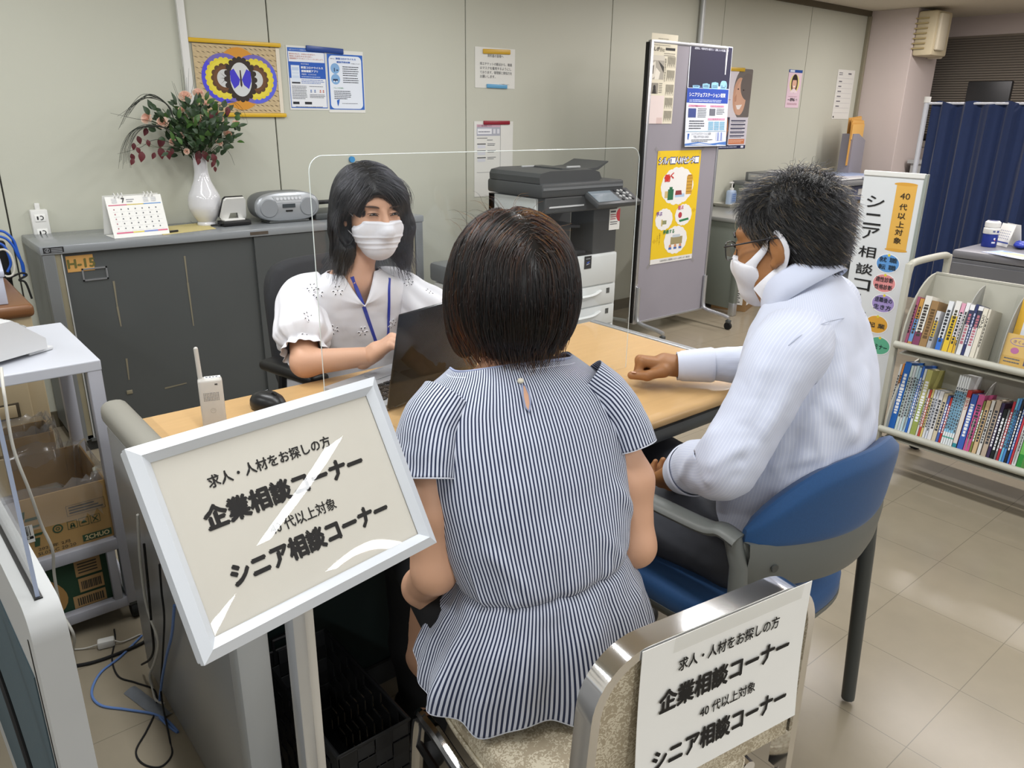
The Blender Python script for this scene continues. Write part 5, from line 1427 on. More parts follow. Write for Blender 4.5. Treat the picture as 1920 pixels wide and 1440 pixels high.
def cloud(cx, cy, w_, h_):
    for k_ in range(14):
        t = 2 * PI * k_ / 14; P.e(cx + w_ * .72 * math.cos(t), cy + h_ * .72 * math.sin(t), w_ * .34, w_ * .34, '#e6e6e4', 12)
    P.e(cx, cy, w_ * .8, w_ * .8 * h_ * 1.65 / w_ , '#e6e6e4')
cloud(.50, .31, .36, .135); cloud(.25, .60, .19, .085); cloud(.70, .575, .19, .085); cloud(.56, .80, .26, .11)
# plain picture props inside the clouds
P.r(.71, .225, .85, .39, '#c99b3c').r(.73, .215, .83, .23, '#a87a2c')
for k_ in range(5): P.r(.715, .245 + .03 * k_, .845, .249 + .03 * k_, '#7a5a24')
P.r(.29, .335, .42, .43, '#2c6a46').r(.32, .315, .39, .335, '#2c6a46').r(.22, .35, .29, .41, '#c9b27a').r(.46, .38, .68, .41, '#a9c4e0').poly([(.47, .35), (.60, .35), (.62, .39), (.46, .39)], '#8a3a3c')
P.r(.21, .61, .31, .645, '#8a8f6a').r(.19, .60, .22, .66, '#b9a86a').poly([(.60, .62), (.82, .605), (.84, .625), (.62, .64)], '#2f7a4c').e(.62, .575, .045, .045, '#b03c48').r(.44, .77, .72, .84, '#9a8f66').r(.48, .75, .66, .775, '#b9c4cc')
for x in (.44, .56, .68): P.e(x, .855, .03, .03, '#c98f6a', 12).r(x - .035, .865, x + .035, .885, '#4a6aa8')
P.t('働', .25, .235, .062, '#c8342c', .13, .002).t('く', .36, .215, .05, '#c8342c', .07, .002)
for s_, x, y, c_ in (('学ぶ', .13, .545, '#7a4a9a'), ('遊ぶ', .62, .505, '#c85a78'), ('参画する', .38, .715, '#2f7a4c')): P.t(s_, x, y, .038, c_, .13 if len(s_) < 3 else .26, .0008)
P.t('シルバー', .125, .745, .017, '#3a3420', vertical=True).t('人材センター', .175, .725, .017, '#3a3420', vertical=True)
P.r(0, .955, 1, 1, '#dcdcd8').t('公益社団法人 滋賀県シルバー人材センター連合会', .58, .977, .018, '#4a4c50', .72).done()
M_tape = clear('clear_tape', (.96, .96, .95), .12, 1.4, .05)
for (sx, sy) in ((-1, 1), (1, 1), (-1, -1), (1, -1)):
    b = MB(); b.box((sx * .215, sy * .352, .001), (.065, .022, .0006), M_tape, M=None); 
    b.v = [((x - sx * .215) * .7 - (y - sy * .352) * .7 * sx * sy + sx * .215, (x - sx * .215) * .7 * sx * sy + (y - sy * .352) * .7 + sy * .352, z) for x, y, z in b.v]
    b.build('tape', ye, 0)

# ================================================================== far desk, bottle, box, shelf
M_sage = mat('sage_steel', '#6f756d', .4, var=(5, .04))
fd = thing('side_desk', 'grey-green steel desk by the wall holding the hand sanitiser', 'desk', (5.13, 3.53, 0))
b = MB(); b.box((0, 0, .685), (.68, .66, .03), mat('steel_desk_top', '#8c8e8b', .25, var=(4, .04)), .006); b.build('desk_top', fd)
b = MB(); b.box((-.315, .0, .36), (.03, .62, .62), M_sage, .004); b.build('side_panel', fd)
for x, y in ((-.315, -.305), (.315, -.305), (.315, .305)):
    b = MB(); b.box((x, y, .335), (.045, .045, .67), M_sage, .008); l_ = b.build('leg', fd)
    b = MB(); b.box((x, y, .05), (.048, .048, .10), M_alu, .008); b.build('metal_shoe', l_)
b = MB(); b.span((-.30, .29, .1), (.32, .31, .67), M_greyd); b.build('modesty_panel', fd, 0)
sb = at(1362, 384, Z=.705)
ty = thing('plastic_tray', 'white shallow tray under the sanitiser bottle', 'tray', (sb[0] - .02, sb[1] - .05, .70))
b = MB(); b.grid([[(sx * hw, sy * hd, z) for sx, sy in ((-1, -1), (1, -1), (1, 1), (-1, 1))] for hw, hd, z in ((.10, .07, .0), (.125, .09, .028), (.13, .095, .028), (.12, .085, .024), (.098, .066, .004), (.05, .03, .004))], mat('tray_cream', '#d5d2c6', .4), closed=True, capends=True); b.build('dish', ty, 30)
bt = thing('sanitiser_bottle', 'clear blue hand sanitiser pump bottle on the white tray', 'bottle', (sb[0] - .02, sb[1] - .05, .7045))
b = MB(); b.box((0, 0, .062), (.085, .055, .124), mat('sanitiser_gel', '#a9bcd6', .12, spec=.6), .018, seg=3); b.build('body', bt)
b = MB(); b.box((0, -.0285, .065), (.06, .001, .07), paint('#8fa8d0')); lb = b.build('label', bt, 0)
b = MB(); [b.box((0, -.0292, .09 - .016 * k_), (.044 - .008 * (k_ % 2), .0006, .005), paint('#5a76b4')) for k_ in range(4)]; b.build('print', lb, 0)
b = MB(); b.cyl((0, 0, .122), (0, 0, .140), .016, M_white); b.cyl((0, 0, .14), (0, 0, .178), .006, M_white); b.box((-.012, 0, .182), (.05, .018, .012), M_white, .005); b.build('pump', bt)
cb = thing('cardboard_box', 'small cardboard box with a white shipping label under the side desk', 'box', (5.08, 3.40, 0), rz=.35)
M_card = mat('cardboard', '#8f7049', .8, var=(12, .06), bump=(90, .1, .0006))
b = MB(); b.box((0, 0, .11), (.30, .26, .22), M_card, .002); b.build('carton', cb, 0)
b = MB(); b.box((-.152, -.03, .10), (.002, .15, .10), M_paper); b.box((-.07, -.132, .10), (.13, .002, .10), M_paper); lb = b.build('label', cb, 0)
b = MB()
for k_ in range(5): b.box((-.1535, -.03, .135 - k_ * .016), (.001, .11 - .02 * (k_ % 2), .006), paint('#44464a')); b.box((-.07, -.1335, .135 - k_ * .016), (.10 - .02 * (k_ % 3), .001, .006), paint('#44464a'))
b.build('print', lb, 0)
b = MB(); b.box((-.151, .02, .195), (.003, .10, .018), M_black); b.build('hand_hole', cb, 0)
sf = thing('low_bookshelf', 'dark grey steel bookshelf under the wall posters behind the man', 'shelf', (6.40, 3.53, 0))
b = MB(); b.span((-.86, -.33, .865), (.92, .31, .895), M_grey, .004); b.build('top', sf)
b = MB(); b.span((-.86, -.32, 0), (-.83, .31, .865), M_sage); b.span((.89, -.32, 0), (.92, .31, .865), M_sage); b.span((-.86, .29, 0), (.92, .31, .865), M_greyd); b.build('carcass', sf, 0)
for z in (.05, .45): b = MB(); b.span((-.83, -.31, z), (.89, .29, z + .025), M_grey); b.build('shelf_board', sf, 0)
bx = thing('grey_filing_tray', 'shallow grey steel drawer tray at the end of the low bookshelf', 'tray', (5.82, 3.58, .897))
b = MB(); b.box((0, 0, .035), (.46, .36, .07), M_grey, .006); b.build('case', bx)
b = MB(); b.box((-.232, 0, .035), (.004, .30, .05), M_greyl, .002); b.build('drawer_front', bx)
b = MB(); b.face([(-.10, -.10, .072), (.12, -.12, .072), (.15, .08, .074), (-.07, .1, .074)], M_paper); b.build('loose_sheet', bx, 0)
fb = thing('filing_box', 'grey leaning file box stuffed with tan envelopes', 'file box', (6.98, 3.62, .897), rz=.15)
b = MB(); b.prism([(-.15, 0), (.17, 0), (.17, .30), (-.02, .36), (-.15, .36)], .10, mat('file_box_grey', '#8d8a92', .6), M=Matrix(((1, 0, 0, 0), (0, 0, -1, .05), (0, 1, 0, 0), (0, 0, 0, 1)))); b.build('box', fb, 0)
M_env = mat('tan_envelope', '#c9974c', .7, var=(14, .06))
for k_, (dx, dz, ry) in enumerate(((-.03, .0, .02), (.02, .03, .05), (.05, .05, -.06))):
    ev = MB(TR((6.98 + dx, 3.585 + .035 * k_, .897 + .21 + dz), rz=.15, ry=ry)); ev.box((0, 0, .06), (.30, .006, .36), M_env, .001); ev.prism([(-.14, .10), (.15, .10), (.15, .235), (-.14, .225)], .004, mat('tan_envelope_flap', '#d6a85e', .7), M=Matrix(((1, 0, 0, 0), (0, 0, 1, -.009), (0, 1, 0, 0), (0, 0, 0, 1))))
    o = ev.build('envelope', smooth=0); tag(o, ('tan envelope at the front of the grey file box', 'tan envelope in the middle of the grey file box', 'tan envelope tallest at the rear of the file box')[k_], 'envelope', 'tan envelopes in the file box')
for k_, (x, y, c_, s_, l_) in enumerate(((6.72, 3.52, '#8c9ab8', (.42, .30, .03), 'blue-edged binder lying on the low bookshelf'), (6.45, 3.45, '#b9b9c0', (.50, .28, .025), 'clear plastic folder of papers on the low bookshelf'), (6.80, 3.36, '#a9abb4', (.36, .24, .02), 'flat grey paper folder at the bookshelf front edge'))):
    b = MB(); b.box((0, 0, s_[2] / 2), s_, paint(c_), .004); b.box((-.0, -s_[1] / 2 - .001, s_[2] / 2), (s_[0] * .9, .003, s_[2] * .5), M_paper); o = b.build(('ring_binder', 'plastic_folder', 'paper_folder')[k_], mw=TR((x, y, .897), rz=.1 * (k_ - 1))); tag(o, l_, 'folder')
for k_ in range(3):
    fx = at(1594, 470, Y=3.28)[0]
    b = MB(); b.box((0, 0, .06), (.20, .22, .12), (mat('basket_white', '#b9b6c0', .5), mat('basket_tan', '#8a7450', .7), mat('basket_blue', '#6a7190', .5))[k_], .012); b.box((0, -.112, .07), (.10, .004, .05), M_paper)
    o = b.build(('storage_bin', 'paper_bundle_box', 'storage_bin')[k_], mw=Matrix.Translation((fx + .0, 3.42 - .02 * k_, .476 + .128 * k_))); tag(o, ('white storage bin low in the bookshelf', 'tan box of papers above the white bin in the bookshelf', 'bluish storage bin at the head of the bookshelf stack')[k_], 'bin')

# ================================================================== curtain screen, far cabinet and clutter at the room end
cs = thing('curtain_screen', 'navy cloth folding screen on a white tube frame', 'screen', (6.0, 2.10, 0))
M_navy = mat('navy_cloth', '#10264f', .75, var=(40, .12), bump=(300, .2, .0006), sheen=.2)
NY = 90; G = []
for z in np.linspace(1.50, .12, 12):
    G.append([(.028 * math.sin(j * .62) + .012 * math.sin(j * 1.7 + 1) * (1.3 - .5 * z), .475 - 1.25 * j / NY, z + .012 * math.sin(j * .4) * (z > 1.45)) for j in range(NY + 1)])
b = MB(); b.grid(G, M_navy); b.grid([[(x + .004, y, z) for x, y, z in r[::-1]] for r in G], M_navy); b.build('curtain', cs, 60)
M_tubew = mat('white_tube', '#c4c8d0', .35)
for y in (.51, -.80):
    b = MB(); b.cyl((0, y, 0), (0, y, 1.53), .017, M_tubew, n=16); b.cyl((0, y, 1.50), (0, y, 1.54), .022, M_white, n=16); b.build('pole', cs)
    b = MB(); b.box((0, y, .03), (.45, .03, .03), M_tubew, .006); b.build('foot', cs)
b = MB(); b.cyl((0, .51, 1.495), (0, -.80, 1.495), .008, M_tubew, n=10); b.build('top_rail', cs)
bz = at(1765, 142, X=7.9)
mn = thing('dark_monitor', 'dark flat monitor seen over the navy screen', 'monitor', (7.9, 2.92, 0))
b = MB(); b.box((0, 0, 1.48), (.05, .36, .46), mat('monitor_black', '#1f2022', .4), .01); b.build('panel', mn)
b = MB(); b.box((.03, 0, 1.2), (.04, .06, .3), M_black); b.box((0, 0, 1.035), (.2, .24, .02), M_black, .005); b.build('stand', mn)
fc = thing('far_cabinet', 'tall cream sliding-door cabinet beyond the navy screen', 'cabinet', (7.55, 2.10, 0))
M_crm = mat('cream_steel', '#b4a9a4', .5)
b = MB(); b.span((0, -1.6, 0), (.5, .62, 1.02), M_crm, .004); b.build('carcass', fc, 0)
for k_ in range(2):
    b = MB(); b.span((-.014, -.55 - 1.0 * k_, .06), (-.001, .42 - 1.0 * k_, .97), mat('cream_door', '#c0b6b0', .45), .003); d_ = b.build('door', fc, 0)
    b = MB(); b.box((-.017, .36 - 1.0 * k_, .80), (.006, .016, .10), mat('brass_pull', '#8a6a3a', .4, metal=.6)); b.build('handle', d_, 0)
b = MB(); b.span((.0, .45, 1.02), (.5, .62, 1.03), M_crm); b.build('top_board', fc, 0)
dk = thing('far_desk', 'plain desk carrying the dark monitor at the room end', 'desk', (7.9, 3.08, 0))
b = MB(); b.box((0, 0, 1.01), (.5, .66, .03), M_greyl); b.build('desk_top', dk, 0)
for sx in (-.22, .22):
    b = MB(); b.box((sx, 0, .5), (.03, .6, .99), M_greyl); b.build('side_panel', dk, 0)
for k_, (y, c_) in enumerate(((2.62, '#9aa0a4'), (2.50, '#8a8f9c'), (2.38, '#a8a49c'))):
    b = MB(); b.box((0, 0, .12), (.20, .09, .24), paint(c_), .006); b.box((-.102, 0, .14), (.003, .05, .08), M_paper); o = b.build('box_file', mw=Matrix.Translation((7.75, y, 1.032))); tag(o, 'grey box file on the far cabinet, ' + ('nearest the monitor', 'between two others', 'farthest from the monitor')[k_], 'box file', 'box files on the far cabinet')

# ================================================================== vertical banner
bn = thing('banner_stand', 'tall white vertical banner with black writing beside the book trolley', 'banner', (3.26, 1.49, 0))
BNW, BNH = .245, 1.10
bm_ = frame((-.012, .0, .64), (0, -1, 0), (0, 0, 1))
b = MB(); b.box((0, 0, 0), (BNW, BNH, .004), mat('banner_white', '#d3d6d8', .6, var=(9, .02)), .001); bf_ = b.build('banner', bn, 0); bf_.matrix_local = bm_; bf_['w'], bf_['h'], bf_['t'] = BNW, BNH, .0022
def banner_px(px, py):
    """Fractions of the banner seen at a pixel."""
    q = at(px, py, X=3.248); return ((1.49 + BNW / 2 - q[1]) / BNW, (.64 + BNH / 2 - q[2]) / BNH)
P = Print(bf_)
x, y = banner_px(1681, 408); u0, v0 = banner_px(1702, 346); u1, v1 = banner_px(1664, 467)
P.r(u0 - .165, v0, u0 + .165, v1, '#d9a94e'); P.e(u0 - .02, v0 + .0, .19, .028, '#d09b3c').e(u0 + .0, v1, .19, .026, '#d09b3c')
col = u0
P.t('40', col, banner_px(1686, 367)[1], .022, '#2b241a', .16)
for ch_, py in zip('代以上対象', (387, 404, 420, 435, 451)): P.t(ch_, col, banner_px(1683, py)[1], .022, '#2b241a', .125, .0004)
sc_ = [banner_px(1641, 378)[1], banner_px(1635, 411)[1], banner_px(1632, 437)[1], banner_px(1627, 472)[1], banner_px(1621, 504)[1], banner_px(1615, 533)[1], banner_px(1612, 562)[1]]
xc = banner_px(1627, 470)[0]
for ch_, yy_ in zip('シニア相談コ', sc_): P.t(ch_, xc, yy_, .042, '#17181a', .30, .0006)
P.r(xc - .012, sc_[6] - .024, xc + .012, sc_[6] + .024, '#17181a')
for ch_, k_ in (('ナ', 1), ('ー', 2)): P.t(ch_, xc, sc_[6] + .052 * k_, .042, '#17181a', .30 if k_ == 1 else None) if k_ == 1 else P.r(xc - .012, sc_[6] + .08, xc + .012, sc_[6] + .13, '#17181a')
OV = [(1665, 494, '#5b93cf', ('就 職', '転 職')), (1658, 531, '#dd8f8f', ('適性診断', '性格診断')), (1656, 569, '#a08fc8', ('退職後の', '生き方')), (1644, 608, '#d9a23c', ('起 業',)), (1648, 648, '#5fae8c', ('セミナー',))]
for px, py, c_, tx_ in OV:
    u, v = banner_px(px, py); P.e(u, v, .205, .165, '#e8e8e8').e(u, v, .19, .150, c_).e(u, v - .031, .024, .024, '#d9c83c', 12)
    for i, s_ in enumerate(tx_): P.t(s_, u, v + (.014 * (2 * i - 1) if len(tx_) > 1 else .004), .019, '#1d2a30', .30, .0003)
P.done()
b = MB(bm_); b.box((0, BNH / 2 - .008, 0), (BNW + .004, .02, .014), M_white, .003); b.box((BNW / 2 + .004, 0, -.006), (.012, BNH, .022), mat('banner_edge', '#8f9690', .5), .002); b.build('frame', bn, 20)
b = MB(); b.cyl((0.012, 0, .02), (0.012, 0, 1.12), .010, M_alu); b.build('pole', bn)
b = MB(); b.box((.0, 0, .012), (.30, .26, .02), M_black, .006); b.build('base', bn)
b = MB(); b.cyl((-.03, BNW / 2 + .03, 0), (-.03, BNW / 2 + .03, .82), .011, mat('beige_tube', '#b2b09c', .45), n=14); b.build('side_post', bn)

# ================================================================== book trolley
M_tr = mat('trolley_beige', '#b3b2a6', .42, var=(6, .03))
M_div = mat('trolley_divider', '#9c9d98', .45)
tr = thing('book_trolley', 'beige steel book trolley with two sloped shelves beside the banner', 'trolley', (3.25, .85, 0))
T0 = Matrix.Translation((-3.25, -.85, 0))
YA, YB = 1.265, .40
def qprof(x0, z0, x1, z1, n=10):
    return [(x0, z0)] + [(x1 - (x1 - x0) * math.cos(PI / 2 * k_ / n) ** 1.0, z0 + .02 + (z1 - z0 - .02) * math.sin(PI / 2 * k_ / n)) for k_ in range(n + 1)] + [(x1, z0)]
def plate(mb, poly, y, t, m):
    mb.prism(poly, t, m, M=Matrix(((1, 0, 0, 0), (0, 0, -1, y), (0, 1, 0, 0), (0, 0, 0, 1))))
TIERS = ((.565, .815), (.205, .455))
for z0, z1 in TIERS:
    b = MB(T0); b.add([(3.065, YA, z0 - .012), (3.24, YA, z0 - .045), (3.24, YB, z0 - .045), (3.065, YB, z0 - .012)], [(0, 1, 2, 3)], M_tr); b.span((3.065, YB, z0 - .05), (3.26, YA, z0 - .044), M_tr); b.build('shelf', tr, 0)
    b = MB(T0); b.add([(3.235, YA, z0 - .045), (3.265, YA, z1), (3.265, YB, z1), (3.235, YB, z0 - .045)], [(0, 1, 2, 3)], M_tr); b.add([(3.245, YA, z0 - .045), (3.275, YA, z1), (3.275, YB, z1), (3.245, YB, z0 - .045)], [(3, 2, 1, 0)], M_tr); b.span((3.263, YB, z1 - .004), (3.277, YA, z1 + .004), M_tr); b.build('back_panel', tr, 0)
    b = MB(T0); b.cyl((3.055, YA + .02, z0 - .012), (3.055, YB, z0 - .012), .014, M_tr, n=14); b.build('lip_rail', tr)
    b = MB(T0); plate(b, qprof(3.06, z0 - .03, 3.27, z1), YA + .004, .006, M_tr); plate(b, qprof(3.06, z0 - .03, 3.27, z1), YB + .004, .006, M_tr); b.build('end_plate', tr, 0)
DIVS = {0: (1.075, .925), 1: (1.205, .965, .80)}
for ti, (z0, z1) in enumerate(TIERS):
    for y in DIVS[ti]:
        b = MB(T0); plate(b, qprof(3.085, z0 - .03, 3.25, z1 - .015), y, .003, M_div); b.build('divider', tr, 0)
for x in (3.075, 3.43):
    for y in (YA + .028, YB - .02):
        b = MB(T0); b.box((x, y, .47), (.03, .022, .80), M_tr, .005); b.build('post', tr)
        b = MB(T0); foot_caster(b, x, y - .02 if y > 1 else y + .02, .032); b.build('caster', tr)
for y in (YA + .028, YB - .02):
    b = MB(T0); b.tube(smooth_path([(3.075, y, .80), (3.08, y, .845), (3.105, y, .868), (3.25, y, .872), (3.40, y, .868), (3.425, y, .845), (3.43, y, .80)], 5), .014, M_tr, n=12); b.build('handle', tr)
b = MB(T0); b.span((3.27, YB, .14), (3.43, YA, .16), M_tr); b.span((3.42, YB, .30), (3.44, YA, .33), M_tr); b.span((3.42, YB, .62), (3.44, YA, .65), M_tr); b.build('rear_rail', tr, 0)
# books, one by one
ORD = 'first second third fourth fifth sixth seventh eighth ninth tenth eleventh twelfth thirteenth fourteenth fifteenth sixteenth seventeenth eighteenth nineteenth twentieth twenty-first twenty-second twenty-third twenty-fourth twenty-fifth twenty-sixth twenty-seventh twenty-eighth twenty-ninth thirtieth thirty-first thirty-second thirty-third thirty-fourth thirty-fifth thirty-sixth thirty-seventh thirty-eighth'.split()
M_page = mat('book_pages', '#cfc8b6', .8, var=(200, .06), stretch=(1, 30, 1))
def book(tier, idx, zx0, zx1, ztop, depth, cols, word, tname=None, lean=.26, xf=3.084):
    """zx0, zx1: the spine's foot in the trolley close-up; ztop its head; cols: (colour, from, to) bands of the spine from foot to head."""
    z0 = TIERS[tier][0] - .016
    f = lambda zx: (1660 + zx / 3.788)
    lip = (lambda x: 643 + (x - 1676) * .197 - 6) if tier == 0 else (lambda x: 806 + (x - 1665) * .298 - 6)
    xa, xb = f(zx0), f(zx1)
    ya, yb = at(xa, lip(xa), X=xf)[1], at(xb, lip(xb), X=xf)[1]
    tk = max(.004, ya - yb - .0006); yc = (ya + yb) / 2
    ht = ztop
    lab = f'{word}, {ORD[idx]} from the banner end on the ' + ('upper' if tier == 0 else 'lower') + ' shelf'
    M = Matrix.Translation((xf, yc, z0)) @ Matrix.Rotation(lean, 4, 'Y')
    t = thing('book', lab, 'book', M=M, group='books on the trolley')
    c0 = paint(cols[0][0], .5) if len(cols) == 1 else paint(cols[-1][0], .5)
    b = MB(); b.span((0, -tk / 2, 0), (depth, -tk / 2 + .0012, ht), c0); b.span((0, tk / 2 - .0012, 0), (depth, tk / 2, ht), c0)
    for c_, a0, a1 in cols: b.span((-.0012, -tk / 2, ht * a0), (.0004, tk / 2, ht * a1), paint(c_, .5))
    b.build('cover', t, 0)
    b = MB(); b.span((.001, -tk / 2 + .0012, .002), (depth - .003, tk / 2 - .0012, ht - .003), M_page); b.build('page_block', t, 0)
    b = MB(frame((-.0016, 0, ht * .55), (0, 0, -1) if False else (0, -1, 0), (0, 0, 1)))
    ink_ = paint(tname[1]) if tname else paint('#33353a')
    if tname and tname[0]:
        s_ = tname[0]; hh = min(tk * .8, ht * .7 / len(s_) / 1.1)
        for i, ch_ in enumerate(s_):
            yy_ = ht * .30 - i * hh * 1.1
            if ch_ == 'ー': b.face([(-hh * .05, yy_ - hh * .4, 0), (hh * .05, yy_ - hh * .4, 0), (hh * .05, yy_ + hh * .4, 0), (-hh * .05, yy_ + hh * .4, 0)], ink_)
            else: put_text(b, ch_, 0, yy_, hh * .85, hh * .9, ink_, 0, hh * .03)
    elif tk > .006:
        rb = random.Random(idx * 7 + tier)
        y_ = ht * .28
        while y_ > -ht * .30:
            L = rb.uniform(.006, .012); w_ = tk * rb.uniform(.22, .34)
            b.face([(-w_, y_ - L, 0), (w_, y_ - L, 0), (w_, y_, 0), (-w_, y_, 0)], ink_); y_ -= L + .003
    if b.f: b.build('lettering', t, 0)
    return t
UP = [(118, 152, .195, .13, (('#a85a78', 0, 1),), 'mauve spined book', ('', '#4a2436')), (155, 183, .19, .13, (('#b98a4a', 0, .1), ('#6a96cc', .1, .58), ('#c08f45', .58, 1)), 'orange and blue book', ('', '#3a3020')), (186, 233, .205, .14, (('#7a3a5c', 0, .30), ('#dfdcd4', .30, 1)), 'white book with a plum foot', ('', '#3a3430')),
      (236, 286, .19, .14, (('#94744a', 0, 1),), 'thick kraft brown book', ('', '#5c4526')), (289, 318, .155, .12, (('#a8a9ac', 0, .35), ('#c9a83c', .35, .75), ('#c9c9cc', .75, 1)), 'short yellow and grey book', ('', '#44464a')), (350, 385, .20, .135, (('#2f6cc4', 0, .28), ('#d9dce0', .28, 1)), 'white book with a bright blue foot', ('', '#2a2d33')),
      (397, 436, .205, .135, (('#d8b62c', 0, .72), ('#dcdad6', .72, 1)), 'yellow spined book', ('', '#3a3620')), (440, 468, .20, .135, (('#d9b42c', 0, .36), ('#e0dee0', .36, .8), ('#d59ab0', .8, 1)), 'white book with a golden foot', ('', '#2b2d33')), (471, 497, .205, .135, (('#d2a82a', 0, .30), ('#dfdfe2', .30, 1)), 'slim white book with a yellow foot', ('', '#34343a')),
      (500, 532, .20, .135, (('#d9dadc', 0, .62), ('#2b3152', .62, .9), ('#e2e2e4', .9, 1)), 'white book with a navy title block', ('', '#b06a78')), (535, 556, .205, .13, (('#26305e', 0, 1),), 'slim navy book', ('', '#b9bfd6')), (558, 592, .20, .135, (('#d9d9da', 0, .6), ('#2c2f45', .6, .92), ('#dededf', .92, 1)), 'white book with a dark title block', ('', '#b06a78')),
      (595, 628, .195, .135, (('#d6d0c0', 0, 1),), 'cream book with bold black title', ('シスアド', '#1f1f22')), (631, 648, .195, .13, (('#cfc9ba', 0, 1),), 'slim cream book', ('', '#55524a'))]
for i, (a_, c_, ht, dp, cols, wd, tn) in enumerate(UP): book(0, i, a_, c_, ht, dp, cols, wd, tn)
LO = [(-12, 2, .27, '#d4d6d6', 'thin white magazine'), (4, 16, .275, '#d58a4a', 'thin orange magazine'), (18, 60, .285, '#1f62b4', 'large bright blue book'), (63, 80, .275, '#c4d2cc', 'pale green magazine'), (82, 98, .275, '#c9ced2', 'pale grey magazine'), (100, 116, .28, '#bcd2d8', 'pale aqua magazine'), (118, 134, .275, '#a9c6d6', 'light blue magazine'), (136, 152, .285, '#2c62b8', 'slim royal blue magazine'), (154, 170, .275, '#cfd6d8', 'slim off-white magazine'), (172, 210, .275, '#8f9a4c', 'green pictorial book'),
      (212, 224, .20, '#cfcdc6', 'short white booklet'), (226, 240, .20, '#b9483c', 'short red-titled book'), (242, 256, .205, '#d2c07a', 'short straw-coloured book'), (258, 274, .205, '#d6d6d8', 'short white book'), (277, 292, .205, '#cdd2dc', 'short bluish white book'), (294, 322, .205, '#dad9da', 'short thick white book'), (325, 352, .20, '#cbbfa4', 'short beige book'), (355, 372, .195, '#4a62a8', 'short blue book'), (374, 388, .19, '#b4342e', 'short scarlet book'),
      (390, 404, .285, '#8fc4e2', 'sky blue pamphlet'), (406, 420, .285, '#7fbadc', 'sky blue pamphlet'), (422, 436, .285, '#8fc4e2', 'sky blue pamphlet'), (438, 452, .285, '#86bedf', 'sky blue pamphlet'), (454, 468, .285, '#a4cfe6', 'sky blue pamphlet'), (472, 500, .235, '#d9d2ca', 'white book with red title'), (506, 546, .225, '#3d62b4', 'thick blue book'), (550, 592, .23, '#c8588e', 'thick pink book'), (594, 608, .21, '#7c8246', 'slim olive book'), (612, 640, .215, '#cdb088', 'tan book'), (646, 668, .22, '#d6d4d0', 'white spined book'),
      (676, 710, .225, '#b9a896', 'floral cream book'), (714, 736, .22, '#3a2f52', 'dark violet book'), (739, 764, .20, '#171d1e', 'black book with white title'), (768, 782, .20, '#77797c', 'slim grey book'), (785, 802, .235, '#b4303c', 'slim crimson book'), (805, 820, .25, '#6ab4d6', 'aqua magazine'), (822, 838, .25, '#4a86c4', 'blue striped magazine'), (841, 858, .25, '#22252c', 'slim black magazine')]
for i, (a_, c_, ht, col_, wd) in enumerate(LO):
    cols = ((col_, 0, 1),)
    if wd.startswith('sky'): cols = (('#dfe4e6', 0, .12), ('#5aa89a', .12, .14), ('#dfe6ea', .14, .2), (col_, .2, .78), ('#e4e8ea', .78, 1))
    if 'red title' in wd: cols = (('#2f8a96', 0, .1), ('#d9d2ca', .1, .88), ('#b4302c', .88, 1))
    if 'pictorial' in wd: cols = (('#93a052', 0, .5), ('#b4b06a', .5, 1))
    book(1, i, a_, c_, ht, .15 if ht < .24 else .17, cols, wd, ('', '#e6e8ec' if sum(lin(col_)) < .8 else '#3a3c42') if 'red title' not in wd else ('ニッポン', '#b4302c'), lean=.20)
for k_, (a_, c_, col_, wd) in enumerate(((862, 876, '#3f6ec0', 'blue magazine'), (879, 893, '#c23a44', 'red magazine'), (896, 924, '#d4d6d8', 'white folder'), (928, 962, '#3f9a4a', 'green handbook'))):
    t = book(1, 0, a_, c_, .26 if k_ < 3 else .16, .16, ((col_, 0, 1),) if k_ < 3 else (('#2f8a3c', 0, .35), ('#6ab45a', .35, 1)), wd, ('BOX' if k_ == 3 else '', '#e6e8e6' if k_ != 2 else '#55585e'), lean=.20)
    t['label'] = wd + ' at the near end of the lower trolley shelf'
# leaflets in their clear display on the upper shelf
dsp = thing('leaflet_display', 'clear leaflet stand on the upper trolley shelf beyond the books', 'stand', M=Matrix.Translation((3.09, .862, .552)) @ Matrix.Rotation(.22, 4, 'Y'))
b = MB(); b.box((.012, -.02, .07), (.003, .20, .14), M_acr); b.box((.05, -.02, .13), (.003, .20, .26), M_acr); b.box((.03, -.02, .004), (.05, .20, .004), M_acr); b.box((.052, -.02, .275), (.003, .03, .04), M_acr); b.build('holder', dsp, 0)
M1 = Matrix.Translation((3.09, .862, .552)) @ Matrix.Rotation(.22, 4, 'Y')
LF = sheet('leaflet', 'yellow-bordered career leaflet in the rear pocket of the clear stand', 'leaflet', M1 @ frame((.046, -.024, .155), (0, -1, 0), (0, 0, 1)), .165, .215, paint('#d9ab34'))
P = Print(LF); P.r(.14, .12, .88, .78, '#dde2ea').t('最適な', .42, .20, .055, '#2c3f86', .22).t('働き方', .46, .33, .10, '#2c3f86', .46, .0006).t('を考える', .66, .43, .04, '#2c3f86', .20)
P.e(.34, .56, .11, .09, '#4f86c8').r(.27, .59, .41, .68, '#4f86c8').e(.64, .56, .11, .09, '#e07f9c').r(.57, .59, .71, .68, '#e07f9c').t('サポステ', .55, .735, .055, '#2b2d33', .48).e(.26, .735, .045, .045, '#d9843c', 12).e(.78, .88, .09, .09, '#d65a78').done()
LG = sheet('leaflet', 'tan folded leaflet in the front pocket of the clear stand', 'leaflet', M1 @ frame((.0, -.03, .062), (0, -1, 0), (0, 0, 1)), .19, .118, paint('#cfae6a'))
